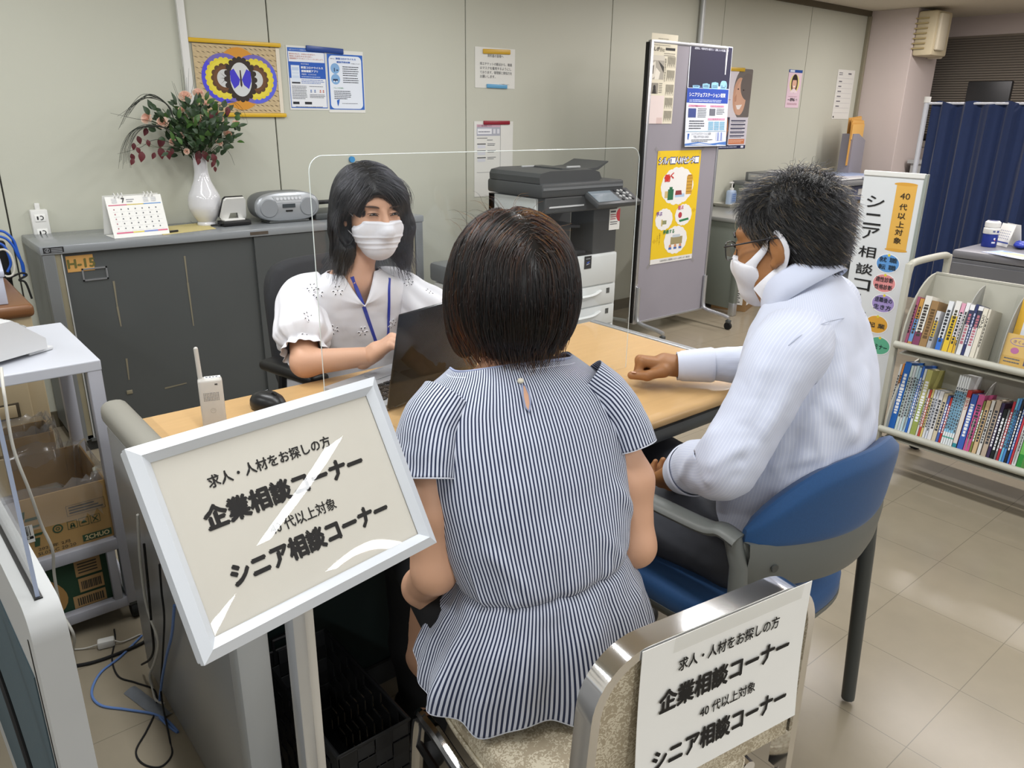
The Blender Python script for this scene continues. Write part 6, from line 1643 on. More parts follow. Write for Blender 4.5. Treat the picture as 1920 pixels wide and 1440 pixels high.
P = Print(LG); P.e(.26, .22, .16, .075, '#7a6ab0').e(.26, .22, .15, .065, '#d2b474').t('きくよ', .26, .22, .10, '#6a5aa0', .2).e(.22, .50, .07, .06, '#b06a98').lines(.38, .35, .92, 2, .12, '#9a86a8').r(.04, .68, .96, .98, '#c4a058').r(.42, .74, .50, .90, '#4a4a6a').r(.58, .74, .66, .90, '#4a4a6a').lines(.08, .74, .36, 2, .1).done()

# ================================================================== grey cabinet behind the trolley
gc = thing('low_grey_cabinet', 'low grey steel cabinet with wipes canister behind the book trolley', 'cabinet', (4.80, 1.35, 0))
M_gc = mat('cabinet_blue_grey', '#6f7075', .45, var=(4, .03))
b = MB(); b.span((-.225, -.45, .0), (.225, .355, .675), M_gc, .004); b.build('carcass', gc, 0)
b = MB(); b.box((0, -.048, .70), (.46, .815, .045), mat('cabinet_top_lav', '#7c7c82', .35), .012); b.build('cabinet_top', gc)
for k_ in range(2):
    b = MB(); b.span((-.232, -.44 + .40 * k_, .04), (-.226, -.045 + .395 * k_, .655), M_gc, .002); d_ = b.build('door', gc, 0)
    b = MB(); b.box((-.236, -.10 + .06 * k_, .5), (.008, .012, .08), M_alu, .003); b.build('handle', d_)
cz = .7235
q = at(1853, 462, Z=cz)
cn = thing('wipes_canister', 'blue and white wipes canister with white lid on the low cabinet', 'canister', (q[0], q[1], cz))
R_c = .038
b = MB(); b.lathe([(R_c - .002, 0), (R_c, .004), (R_c, .072), (R_c - .001, .073)], mat('canister_blue', '#22358c', .35), 40); b.build('body', cn)
b = MB(); b.lathe([(R_c + .002, .072), (R_c + .003, .075), (R_c + .003, .100), (R_c - .001, .104), (R_c - .001, .108), (R_c + .001, .110), (R_c + .001, .134), (R_c - .008, .142), (R_c - .016, .142)], M_white, 40); ld = b.build('lid', cn)
b = MB(); b.lathe([(.024, .1425), (.018, .1435)], mat('canister_navy', '#2a3268', .4), 32); b.build('lid_ring', ld)
b = MB()
def on_cyl(mb, a0, a1, z0, z1, m, r=R_c + .0006):
    n = 8; mb.grid([[(r * math.cos(a0 + (a1 - a0) * i / n), r * math.sin(a0 + (a1 - a0) * i / n), z) for i in range(n + 1)] for z in (z0, z1)], m)
on_cyl(b, 3.75, 4.25, .022, .031, paint('#d5d9e6')); on_cyl(b, 3.95, 4.2, .042, .052, paint('#d5d9e6')); on_cyl(b, 4.1, 4.25, .036, .042, paint('#c85a6a')); on_cyl(b, 3.65, 3.95, .083, .092, paint('#55608a'), R_c + .0036); on_cyl(b, 4.15, 4.55, .081, .092, paint('#3a4690'), R_c + .0036)
b.build('print', cn, 0)
q = at(1886, 462, Z=cz)
c2_ = thing('small_desk_calendar', 'small white tent calendar behind the wipes canister', 'calendar', (q[0] + .02, q[1] + .0, cz), rz=-2.15)
b = MB(); f2 = frame((0, -.03, .062), (1, 0, 0), (0, .03, .12)); b.box((0, 0, 0), (.105, .125, .0015), M_paper, M=f2); pg = b.build('page', c2_, 0)
b = MB(); b.box((0, 0, 0), (.105, .125, .0015), M_paper, M=frame((0, .028, .062), (1, 0, 0), (0, -.03, .12))); b.build('stand', c2_, 0)
b = MB(f2)
for i in range(6):
    for j in range(4): b.face([(-.04 + .014 * i, .02 - .014 * j, .0012), (-.034 + .014 * i, .02 - .014 * j, .0012), (-.034 + .014 * i, .026 - .014 * j, .0012), (-.04 + .014 * i, .026 - .014 * j, .0012)], paint('#8a90a8'))
b.face([(-.052, -.045, .0012), (.052, -.045, .0012), (.052, -.037, .0012), (-.052, -.037, .0012)], paint('#4a5aa0')); b.build('print', pg, 0)
q = at(1908, 463, Z=cz + .01)
b = MB(); rb = np.random.RandomState(2)
sol = Solid().ell((0, 0, .018), (.05, .035, .018)).ell((.02, .01, .026), (.03, .03, .014), k=.01)
V, Fc = sol.mesh(.004); V = V + normals(V, Fc) * (nz3(V, 60, 1.0) * .004)[:, None]
V[:, 2] = np.maximum(V[:, 2], 0)
o = np_mesh('plastic_bag', V, Fc, mat('blue_bag', '#24389c', .3)); o.location = (q[0] + .02, q[1] - .01, cz); tag(o, 'crumpled bright blue plastic bag on the low cabinet', 'bag')
q = at(1890, 477, Z=cz)
lf = sheet('leaflet', 'blue and yellow leaflet lying flat on the low grey cabinet', 'leaflet', frame((q[0], q[1] - .02, cz), (-.35, -1, 0), (1, -.35, 0)), .24, .16, paint('#9fb4d6'))
P = Print(lf); P.e(.5, .4, .32, .2, '#d6cf9c').poly([(0, .7), (1, .55), (1, 1), (0, 1)], '#c9cfe2').r(.05, .85, .6, .93, '#4a5eae').r(.1, .08, .3, .2, '#5d84c4').done()

# ================================================================== wire rack with the telephone, boxes below, drawer cabinet behind
RK = thing('storage_rack', 'grey square-tube rack with white top beside the desk end', 'rack', (.10, 2.37, 0))
RX0, RX1, RY0, RY1, RZ = -.22, .405, 2.135, 2.605, .782
T1 = Matrix.Translation((-.10, -2.37, 0))
b = MB(T1); b.box(((RX0 + RX1) / 2, (RY0 + RY1) / 2, RZ - .014), (RX1 - RX0, RY1 - RY0, .028), mat('rack_top_white', '#b9bcc4', .45, var=(8, .02)), .003); b.build('rack_top', RK, 20)
for x, y in ((RX0 + .018, RY0 + .018), (RX1 - .018, RY0 + .018), (RX0 + .018, RY1 - .018), (RX1 - .018, RY1 - .018)):
    b = MB(T1); b.box((x, y, .405), (.034, .034, .70), M_lav, .003); b.build('post', RK)
    b = MB(T1); foot_caster(b, x, y, .024); b.build('caster', RK)
for z, h_ in ((.250, .034), (.062, .030)):
    for y in (RY0 + .018, RY1 - .018):
        b = MB(T1); b.box(((RX0 + RX1) / 2, y, z), (RX1 - RX0 - .06, .028, h_), M_lav, .003); b.build('cross_rail', RK)
    for x in (RX0 + .018, RX1 - .018):
        b = MB(T1); b.box((x, (RY0 + RY1) / 2, z), (.028, RY1 - RY0 - .06, h_), M_lav, .003); b.build('side_rail', RK)
    b = MB(T1); b.span((RX0 + .03, RY0 + .03, z - .008), (RX1 - .03, RY1 - .03, z + .002), M_lav); b.build('shelf_board', RK, 0)
b = MB(T1); b.box((RX1 - .055, RY0 + .016, .155), (.022, .022, .16), M_lav, .003); b.build('inner_bar', RK)
M_carton = mat('tan_carton', '#a08150', .8, var=(10, .05), bump=(80, .12, .0006)); M_cin = mat('carton_inside', '#8c6c42', .85, var=(8, .08))
def open_box(name, label, cx, cy, z, sx, sy, sz, flap=True):
    t = thing(name, label, 'box', (cx, cy, z))
    b = MB(); w_ = .005
    for (x, y, ax, ay) in ((0, -sy / 2, sx, w_), (0, sy / 2, sx, w_), (-sx / 2, 0, w_, sy), (sx / 2, 0, w_, sy)): b.box((x, y, sz / 2), (ax, ay, sz), M_carton)
    b.box((0, 0, .003), (sx, sy, .006), M_cin); b.build('carton', t, 0); return t
def liner(t, sx, sy, sz, seed):
    R2 = random.Random(seed); G = []
    per = []
    for i in range(72):
        a = 2 * PI * i / 72; c, s = math.cos(a), math.sin(a); per.append((.5 * math.copysign(abs(c) ** .35, c), .5 * math.copysign(abs(s) ** .35, s)))
    for k_, (gx, z) in enumerate(((-.012, sz * .25), (-.010, sz * .7), (-.006, sz + .012), (.012, sz + .022), (.022, sz - .012), (.018, sz - .055), (.022, sz - .085))):
        G.append([((sx + 2 * gx) * x + R2.uniform(-.006, .006), (sy + 2 * gx) * y + R2.uniform(-.006, .006), z + R2.uniform(-.012, .014) * (k_ != 0)) for x, y in per])
    b = MB(); b.grid(G, clear('clear_liner', (.93, .93, .93), .12, 1.45, .10), closed=True); b.build('plastic_liner', t, 70)
b1 = open_box('cardboard_box', 'open tan carton lined with clear plastic on the rack shelf', .185, 2.315, .254, .37, .30, .185); liner(b1, .37, .30, .185, 1)
b2 = open_box('cardboard_box', 'open carton with plastic liner standing behind the rack', .17, 2.70, .40, .34, .14, .12); b2.location = (.16, 2.53, .254); b2.scale = (1, 1, 1)
bpy.data.objects.remove(b2.children[0], do_unlink=True)
b = MB(); 
for (x, y, ax, ay) in ((0, -.055, .30, .005), (0, .055, .30, .005), (-.15, 0, .005, .11), (.15, 0, .005, .11)): b.box((x, y, .12), (ax, ay, .24), M_carton)
b.box((0, 0, .003), (.30, .11, .006), M_cin); b.build('carton', b2, 0); liner(b2, .30, .11, .24, 3)
b2['label'] = 'narrow open carton with plastic liner at the back of the rack shelf'
# printing on the front of the lined carton
f_ = MB(frame((0, -.1535, .0925), (1, 0, 0), (0, 0, 1))); gr = paint('#2f4a33'); dk_ = paint('#3a342a')
def ring(mb, x, y, r0, r1, m, n=20, a0=0, a1=2 * PI):
    for i in range(n):
        t0, t1 = a0 + (a1 - a0) * i / n, a0 + (a1 - a0) * (i + 1) / n
        mb.face([(x + r1 * math.cos(t0), y + r1 * math.sin(t0), 0), (x + r1 * math.cos(t1), y + r1 * math.sin(t1), 0), (x + r0 * math.cos(t1), y + r0 * math.sin(t1), 0), (x + r0 * math.cos(t0), y + r0 * math.sin(t0), 0)], m)
def rect_o(mb, x0, y0, x1, y1, m, w_=.0012, fill=False):
    if fill: mb.face([(x0, y0, 0), (x1, y0, 0), (x1, y1, 0), (x0, y1, 0)], m); return
    for a in ((x0, y0, x1, y0 + w_), (x0, y1 - w_, x1, y1), (x0, y0, x0 + w_, y1), (x1 - w_, y0, x1, y1)): mb.face([(a[0], a[1], 0), (a[2], a[1], 0), (a[2], a[3], 0), (a[0], a[3], 0)], m)
ring(f_, .055, -.012, .009, .0125, gr); ring(f_, .055, -.012, .003, .005, gr)
for k_ in range(3):
    x = .078 + .028 * k_; rect_o(f_, x, -.024, x + .024, .0, gr)
    if k_ == 0: ring(f_, x + .012, -.012, .003, .005, gr, 12); f_.face([(x + .005, -.020, 0), (x + .010, -.021, 0), (x + .011, -.012, 0), (x + .008, -.012, 0)], gr); f_.face([(x + .014, -.021, 0), (x + .019, -.020, 0), (x + .016, -.012, 0), (x + .013, -.012, 0)], gr)
    if k_ == 1: f_.face([(x + .004, -.016, 0), (x + .020, -.016, 0), (x + .012, -.006, 0)], gr)
    if k_ == 2: f_.face([(x + .004, -.020, 0), (x + .007, -.020, 0), (x + .020, -.004, 0), (x + .017, -.004, 0)], gr); f_.face([(x + .017, -.020, 0), (x + .020, -.020, 0), (x + .007, -.004, 0), (x + .004, -.004, 0)], gr)
rect_o(f_, .082, .014, .176, .045, dk_, .0009)
for k_ in range(3): rect_o(f_, .088, .020 + .008 * k_, .170 - .01 * k_, .024 + .008 * k_, dk_, fill=True)
f_.face([(.108, -.072, 0), (.180, -.072, 0), (.180, -.052, 0), (.108, -.052, 0)], gr)
put_text(f_, '2CHUO', .144, -.062, .060, .013, paint('#c9b88a'), .0004, .0006); put_text(f_, '2023年 2月', .040, -.056, .075, .010, dk_, 0); put_text(f_, '5L036C 20:20', .045, -.070, .090, .009, dk_, 0)
for dx, dy, L, W in ((-.02, .05, .012, .02), (0, .035, .03, .008), (.004, .012, .02, .006), (.0, -.012, .034, .007), (.002, -.034, .012, .024)): f_.face([(dx - L / 2, dy - W / 2, 0), (dx + L / 2, dy - W / 2, 0), (dx + L / 2 + .004, dy + W / 2, 0), (dx - L / 2 + .003, dy + W / 2, 0)], gr)
f_.build('carton_print', b1, 0)
f_ = MB(frame((-.03, -.1545, .087), (1, 0, 0), (.05, 0, 1))); f_.face([(-.03, -.024, 0), (.03, -.024, 0), (.03, .026, 0), (-.03, .026, 0)], M_paper)
f_.M = f_.M @ Matrix.Translation((0, 0, .0004))
for k_ in range(14): rect_o(f_, -.026 + .0036 * k_, -.004, -.0245 + .0036 * k_ + .0006 * (k_ % 3), .024, paint('#2b2b2d'), fill=True)
rect_o(f_, -.004, -.014, .028, -.006, paint('#1f1f20'), fill=True); put_text(f_, '39', .014, -.010, .010, .006, M_paper, .0005, .0003); put_text(f_, '1 9', -.016, -.018, .014, .006, paint('#1f1f20'), 0, .0003)
f_.build('barcode_label', b1, 0)
bx2 = thing('cardboard_box', 'green printed vegetable carton on the lowest rack shelf', 'box', (.165, 2.35, .066))
M_gcar = mat('green_carton', '#23402c', .75, var=(10, .06))
b = MB(); b.box((0, 0, .080), (.38, .36, .160), M_gcar, .002); b.build('carton', bx2, 0)
f_ = MB(frame((0, -.1815, .08), (1, 0, 0), (0, 0, 1)))
def blob(mb, pts, m): mb.face([(x, y, 0) for x, y in pts], m)
n_ = 30
blob(f_, [(-.02 + .078 * math.cos(2 * PI * i / n_) * (1 - .25 * math.sin(2 * PI * i / n_ - .4)), -.012 + .075 * math.sin(2 * PI * i / n_)) for i in range(n_)], paint('#a8814a')); f_.M = f_.M @ Matrix.Translation((0, 0, .0004))
blob(f_, [(-.03 + .070 * math.cos(2 * PI * i / n_), .012 + .045 * math.sin(2 * PI * i / n_)) for i in range(n_)], paint('#9c5c42'))
ring(f_, .02, -.05, .020, .023, paint('#2f4a33')); put_text(f_, '特選', .02, -.05, .024, .018, paint('#2f4a33'), .0002, .0004)
for (x0, y0, x1, y1) in ((.095, .025, .16, .075), (.098, -.025, .16, .018), (.078, -.070, .16, -.032)):
    rect_o(f_, x0, y0, x1, y1, paint('#a8875a'), fill=True)
f_.M = f_.M @ Matrix.Translation((0, 0, .0004))
for k_ in range(12): rect_o(f_, .104 + .0042 * k_, -.018, .1065 + .0042 * k_ + .0005 * (k_ % 3), .008, dk_, fill=True); rect_o(f_, .088 + .0056 * k_, -.064, .091 + .0056 * k_ + .0005 * (k_ % 3), -.04, dk_, fill=True)
for k_ in range(4): rect_o(f_, .102, .034 + .009 * k_, .150, .038 + .009 * k_, dk_, fill=True)
f_.build('carton_print', bx2, 0)
# telephone on the rack
tp = thing('desk_telephone', 'white desk telephone with tilted screen on the rack top', 'telephone', (.165, 2.33, RZ), rz=math.radians(-62))
M_tel = mat('telephone_white', '#c9cacb', .4)
b = MB(); b.prism([(-.10, .012), (.11, .012), (.11, .040), (.03, .105), (-.10, .105)], .22, M_tel, M=Matrix(((0, 0, 1, -.11), (1, 0, 0, 0), (0, 1, 0, 0), (0, 0, 0, 1)))); b.build('body', tp, 25)
sm_ = frame((0, .02, .15), (1, 0, 0), (0, .62, .78)); 
b = MB(frame((0, -.035, .135), (1, 0, 0), (0, .55, .83))); b.box((0, 0, 0), (.20, .13, .022), M_tel, .008); sp_ = b.build('screen_housing', tp)
b = MB(frame((0, -.035, .135), (1, 0, 0), (0, .55, .83))); b.box((0, .01, .012), (.15, .075, .003), mat('telephone_lcd', '#3a3f45', .15), .002); b.build('display', sp_)
b = MB(frame((0, .07, .078), (1, 0, 0), (0, .65, -.42)))
for i in range(4):
    for j in range(3): b.box((-.02 + .026 * i, -.02 + .02 * j, .004), (.018, .012, .006), M_greyl, .002)
b.build('key', tp)
b = MB(); b.tube(smooth_path([(-.085, -.06, .112), (-.088, -.03, .128), (-.088, .06, .108), (-.085, .10, .085)]), [.02] * 25, M_tel, n=12); b.build('handset', tp)
for sx in (-.09, .09): b = MB(); b.box((sx, .10, .006), (.018, .07, .010), M_tel, .003); b.build('foot', tp)
# beige drawer cabinet behind with a wood top, and things on it
dc = thing('drawer_cabinet', 'beige steel drawer cabinet with a brown wood top behind the rack', 'cabinet', (.12, 3.10, 0))
M_bei = mat('beige_steel', '#b9a98a', .45, var=(5, .04))
b = MB(); b.span((-.40, -.24, .0), (.245, .26, .755), M_bei, .003); b.build('carcass', dc, 0)
b = MB(); b.box((-.08, .01, .776), (.67, .54, .042), mat('brown_wood', '#6f4a2c', .35, var=(9, .25), stretch=(1, 12, 12)), .014, seg=3); b.build('wood_top', dc)
for k_, (z0, z1) in enumerate(((.575, .745), (.30, .565), (.03, .29))):
    b = MB(); b.span((-.385, -.252, z0), (.195, -.241, z1), M_bei, .003); dr = b.build('drawer', dc, 0)
    if k_: b = MB(); b.box((.06, -.2535, (z0 + z1) / 2 + .02), (.20, .004, .055), mat('drawer_pull_dark', '#4c4436', .4), .003); b.box((.095, -.2565, (z0 + z1) / 2 + .02), (.11, .004, .042), M_bei, .003); b.build('pull', dr)
wbx = thing('white_box', 'white lidded box standing on the wood-topped drawer cabinet', 'box', (.145, 3.02, .798), rz=-.1)
b = MB(); b.box((0, 0, .045), (.36, .25, .09), mat('white_box_card', '#b4b8c6', .5), .003); b.build('box', wbx); b = MB(); b.box((0, 0, .098), (.37, .26, .02), mat('white_box_card', '#b4b8c6', .5), .003); b.build('lid', wbx)
# cables on the wall corner
M_bcab = mat('blue_cable', '#2456b4', .4); M_wcab = mat('white_cable', '#c4c2ba', .5)
for k_, pts in enumerate((((-4, 432), (10, 436), (25, 450), (33, 472), (40, 492), (44, 512)), ((-4, 442), (12, 448), (25, 462), (34, 480), (43, 496), (46, 520)), ((-4, 455), (8, 462), (16, 478), (20, 495), (14, 510)))):
    b = MB(); b.tube(smooth_path([at(x, y, Y=3.55) for x, y in pts], 6), .0048, M_bcab, n=8); o = b.build('network_cable'); tag(o, ('highest blue network cable arching beside the steel cabinet', 'lower blue network cable arching beside the steel cabinet', 'short blue network cable curling to the wall corner')[k_], 'cable', 'blue network cables')
for k_, pts in enumerate((((-6, 470), (8, 468), (20, 478), (27, 500), (24, 515), (12, 518), (0, 508)), ((20, 520), (40, 512), (50, 516), (36, 525), (48, 530), (60, 560)), ((-4, 500), (10, 520), (5, 540)))):
    b = MB(); b.tube(smooth_path([at(x, y, Y=3.5) for x, y in pts], 6), .004, (M_wcab, M_rubber, M_rubber)[k_], n=8); o = b.build('power_cable'); tag(o, ('white looped cable at the wall corner', 'black tangled cable beside the steel cabinet', 'black cable hanging at the wall corner')[k_], 'cable', 'loose cables in the wall corner')
b = MB(); b.box((0, 0, 0), (.05, .04, .16), M_rubber, .01); b.box((.01, .01, -.1), (.03, .03, .06), M_rubber, .006); q = at(2, 490, Y=3.6); o = b.build('cable_hub', mw=Matrix.Translation(q)); tag(o, 'black plug hub among the blue cables', 'power hub')

# ================================================================== low partition at the lower corner with its acrylic sheet
A_ = at(86, 1150, d=.80); A_[2] = .90
dir_ = Vector((-.035, 1.0, 0)).normalized()
LPM = frame((A_[0], A_[1], 0), dir_.cross(Vector((0, 0, 1))), dir_)
lp = thing('desk_partition', 'low pale grey partition end in the near corner holding acrylic', 'partition', M=LPM)
M_lp = mat('partition_grey', '#a9abab', .45, var=(5, .03)); M_lpd = mat('partition_fabric', '#3f5058', .8, var=(60, .1))
prof = [(0, 0), (1.4, 0), (1.4, .905), (.035, .905)] + [(.035 - .035 * math.sin(PI / 2 * k_ / 8), .905 - .035 + .035 * math.cos(PI / 2 * k_ / 8)) for k_ in range(1, 9)]
b = MB(); b.prism(prof, .034, M_lp, M=Matrix(((0, 0, 1, -.017), (1, 0, 0, 0), (0, 1, 0, 0), (0, 0, 0, 1)))); b.build('frame', lp, 30)
b = MB(); b.span((-.0185, .05, .12), (-.0171, 1.38, .80), M_lpd); b.build('fabric_panel', lp, 0)
b = MB(); b.span((-.0178, .03, .02), (-.0165, .034, .86), M_black); b.span((-.004, .03, .9045), (.004, 1.38, .9062), M_black); b.build('seam_groove', lp, 0)
b = MB(); b.span((-.0018, .035, .898), (.0018, 1.30, 1.45), M_acr); b.build('acrylic_pane', lp, 0)
b = MB(); b.span((-.0020, .0335, .898), (.0020, .0355, 1.45), mat('acrylic_edge_blue', '#9aa6bf', .2)); b.build('polished_edge', lp, 0)
b = MB(); b.tube(smooth_path([(-.045, .25, .80), (-.04, .12, .70), (-.036, .06, .5), (-.04, .10, .3), (-.05, .2, .05)]), .003, M_rubber, n=8); o = b.build('black_cord', lp)
# a white handset charging on the desk end, and the mouse
cp_ = thing('cordless_phone', 'white cordless phone with antenna standing on the desk end', 'phone', (.535, 1.70, .7005), rz=-.30)
M_ph = mat('phone_white', '#bdbab4', .42)
b = MB(); b.box((0, 0, .062), (.052, .030, .124), M_ph, .007, seg=3); b.build('body', cp_)
b = MB(); b.cyl((-.019, .004, .11), (-.021, .006, .192), .0052, M_ph, .0048, n=16); b.ell((-.021, .006, .192), (.0048, .0048, .0048), M_ph); b.build('antenna', cp_)
b = MB()
for i in range(10):
    for j in range(6): b.box((-.016 + .0034 * i, -.0152, .092 - .0034 * j), (.0014, .0008, .0014), paint('#3a3a3c'))
b.build('speaker_pattern', cp_, 0)
b = MB(); b.box((.012, -.0152, .112), (.006, .0008, .003), paint('#3a3a3c')); b.build('jack_cover', cp_, 0)
b = MB(frame((0, -.0154, .050), (1, 0, 0), (0, 0, 1))); ring(b, 0, 0, .0052, .0058, paint('#9a978f'), 24); b.box((-.002, .001, 0), (.0006, .002, .0004), paint('#9a978f')); b.box((.002, .001, 0), (.0006, .002, .0004), paint('#9a978f')); b.build('maker_mark', cp_, 0)
b = MB(); b.box((.006, 0, .1245), (.034, .016, .0012), M_paper); lb = b.build('name_label', cp_, 0)
b = MB(); [b.box((-.006 + .007 * i, 0, .1254), (.004, .006, .0004), paint('#4a4e5c')) for i in range(4)]; b.build('print', lb, 0)
m2 = thing('computer_mouse', 'black cordless mouse on the desk near the clerk', 'mouse', (.683, 1.745, .7005), rz=math.radians(200))
b = MB(); b.grid([[(.033 * k_ * math.cos(t) * (1 - .10 * math.sin(t)), .054 * k_ * math.sin(t), z) for t in [2 * PI * i / 32 for i in range(32)]] for k_, z in ((.92, 0), (1.0, .010), (.97, .022), (.84, .033), (.6, .040), (.3, .043))], mat('mouse_black', '#161719', .35), closed=True, capends=True); b.build('shell', m2, 60)
b = MB(); b.cyl((-.003, .022, .041), (.003, .022, .041), .007, M_rubber, n=16); b.build('wheel', m2)
b = MB(frame((-.012, -.018, .0405), (1, 0, 0), (0, 1, .05))); put_text(b, 'logi', 0, 0, .009, .005, paint('#c9cbd0'), .0008); b.build('maker_mark', m2, 0)

# ================================================================== cables and bits on the floor
def floor_cable(name, label, pts, r, m, group=None):
    P_ = []
    for p in pts:
        P_.append(p if len(p) == 3 else (*at(p[0], p[1], Z=r)[:2], r))
    b = MB(); b.tube(smooth_path(P_, 8), r, m, n=8); o = b.build(name); tag(o, label, 'cable', group); return o
XD = .337
def side(px, py, off=.006): q = at(px, py, X=XD - off); return tuple(q)
M_bcab2 = mat('pale_blue_cable', '#5f7fb8', .45)
floor_cable('network_cable', 'pale blue network cable looping over the floor by the desk end', [side(327, 1135), side(322, 1190), side(312, 1230), side(303, 1280), side(298, 1330), (300, 1345), (322, 1366), (333, 1372), (312, 1350), (285, 1338), (235, 1330), (188, 1322), (172, 1298), (188, 1262), (225, 1232), (266, 1192)], .0032, M_bcab2)
floor_cable('power_cable', 'thin black cable hanging down the desk side into a floor loop', [side(299, 1058), side(303, 1110), side(308, 1160), side(305, 1230), side(302, 1300), (318, 1385), (322, 1415), (300, 1438), (268, 1432), (255, 1408), (275, 1370), (292, 1330), (290, 1295), (255, 1280), (222, 1268), (210, 1235), (216, 1200), (214, 1180)], .0022, M_rubber)
floor_cable('power_cable', 'white cable running down the desk end panel', [side(258, 965), side(264, 1060), side(276, 1140), side(296, 1200), side(290, 1240), side(281, 1265), (286, 1290), (292, 1312), (308, 1320)], .0032, M_wcab)
floor_cable('power_cable', 'short black cable with a plug end on the desk side', [side(270, 1020), side(278, 1100), side(284, 1170), side(288, 1215), side(281, 1236), side(266, 1246)], .0028, M_rubber)
floor_cable('power_cable', 'black cable lying across the floor under the rack', [(120, 1252), (170, 1243), (215, 1228), (262, 1208), (290, 1190)], .0045, M_rubber)
floor_cable('power_cable', 'white cord drooping from the telephone down past the rack', [tuple(at(2, 690, Y=2.08)), tuple(at(8, 740, Y=2.02)), tuple(at(25, 840, Y=2.0)), tuple(at(55, 920, Y=2.0)), tuple(at(78, 985, Y=2.02)), tuple(at(98, 1030, Y=2.02)), tuple(at(102, 1080, Y=2.04)), tuple(at(115, 1145, Y=2.04)), tuple(at(138, 1190, Y=2.0)), (136, 1222), (122, 1250)], .0036, M_wcab)
pa = at(199, 1205, Z=.012); pad_ = thing('power_adapter', 'small white inline power adapter on the floor under the rack', 'adapter', (pa[0], pa[1], 0), rz=-.25)
b = MB(); b.box((0, 0, .012), (.042, .024, .022), M_white, .004); b.build('case', pad_)
b = MB(); b.tube(smooth_path([(-.021, 0, .012), (-.06, .01, .004), (-.11, .03, .004)]), .0022, M_wcab, n=6); b.build('input_cord', pad_); b = MB(); b.tube(smooth_path([(.021, 0, .012), (.04, -.004, .005), (.085, .012, .004)]), .0022, M_wcab, n=6); b.build('output_cord', pad_)
fa, fb2 = at(243, 1293, Z=.002), at(312, 1345, Z=.002)
cc = thing('cable_cover', 'strip of grey tape covering a cable on the floor', 'tape', ((fa[0] + fb2[0]) / 2, (fa[1] + fb2[1]) / 2, 0), rz=math.atan2(fb2[1] - fa[1], fb2[0] - fa[0]))
L_ = math.hypot(fb2[0] - fa[0], fb2[1] - fa[1]); G = [[(L_ * (i / 14 - .5), .016 * s_, .0015 + .005 * (1 - s_ * s_) + .001 * math.sin(i * 2.1 + s_ * 3)) for i in range(15)] for s_ in np.linspace(-1, 1, 7)]
b = MB(); b.grid(G, mat('grey_cloth_tape', '#6d7278', .4, var=(40, .15))); b.build('strip', cc, 60)

# ================================================================== people
from mathutils.bvhtree import BVHTree
def hair_mat(name, melanin, red, rough, rand=.25):
    m = bpy.data.materials.new(name); m.use_nodes = True; nt = m.node_tree
    nt.nodes.remove(nt.nodes['Principled BSDF'])
    h = nt.nodes.new('ShaderNodeBsdfHairPrincipled'); h.parametrization = 'MELANIN' if melanin is not None else 'COLOR'
    if melanin is None: h.inputs['Color'].default_value = (*red, 1)
    else: h.inputs['Melanin'].default_value = melanin; h.inputs['Melanin Redness'].default_value = red
    for k_, v_ in (('Roughness', rough), ('Radial Roughness', .45), ('Random Color', rand)):
        if k_ in h.inputs: h.inputs[k_].default_value = v_
    nt.links.new(h.outputs[0], nt.nodes['Material Output'].inputs['Surface'])
    return m
def cloth(name, c1, c2=None, freq=0, duty=.5, rough=.75, bump=None, sheen=.1):
    """Woven cloth; with freq, stripes along the piece's own u direction."""
    m = mat(name, c1, rough, var=(40, .02), bump=bump, sheen=sheen)
    if freq:
        nt = m.node_tree; b = nt.nodes['Principled BSDF']
        uv = nt.nodes.new('ShaderNodeUVMap'); sp = nt.nodes.new('ShaderNodeSeparateXYZ'); nt.links.new(uv.outputs[0], sp.inputs[0])
        f = math_node(nt, 'FRACT', math_node(nt, 'MULTIPLY', sp.outputs[0], freq)); k = math_node(nt, 'LESS_THAN', f, duty)
        mx = nt.nodes.new('ShaderNodeMix'); mx.data_type = 'RGBA'; src = b.inputs['Base Color'].links[0].from_socket
        mx.inputs['B'].default_value = (*lin(c2), 1); nt.links.new(src, mx.inputs['A']); nt.links.new(k, mx.inputs['Factor']); nt.links.new(mx.outputs['Result'], b.inputs['Base Color'])
    return m
class Rig:
    """A body frame: x to the person's right, y forward, z up, from an origin on the floor."""
    def __init__(s, ox, oy, yaw): s.M = np.array(TR((ox, oy, 0), rz=yaw)); s.R = s.M[:3, :3]; s.o = s.M[:3, 3]
    def __call__(s, *p):
        p = np.array(p[0] if len(p) == 1 else p, float); return p @ s.R.T + s.o
class Head:
    """Head frame from centre, facing direction and an up hint; a point (x right, y forward, z up) in metres."""
    def __init__(s, c, f, up=(0, 0, 1), k=1.0):
        f = np.array(f, float); f /= np.linalg.norm(f); r = np.cross(f, up); r /= np.linalg.norm(r); u = np.cross(r, f)
        s.A = np.stack([r, f, u], 1); s.c = np.array(c, float); s.k = k
    def __call__(s, *p):
        p = np.array(p[0] if len(p) == 1 else p, float) * s.k; return p @ s.A.T + s.c
    def loc(s, P): return (P - s.c) @ s.A / s.k
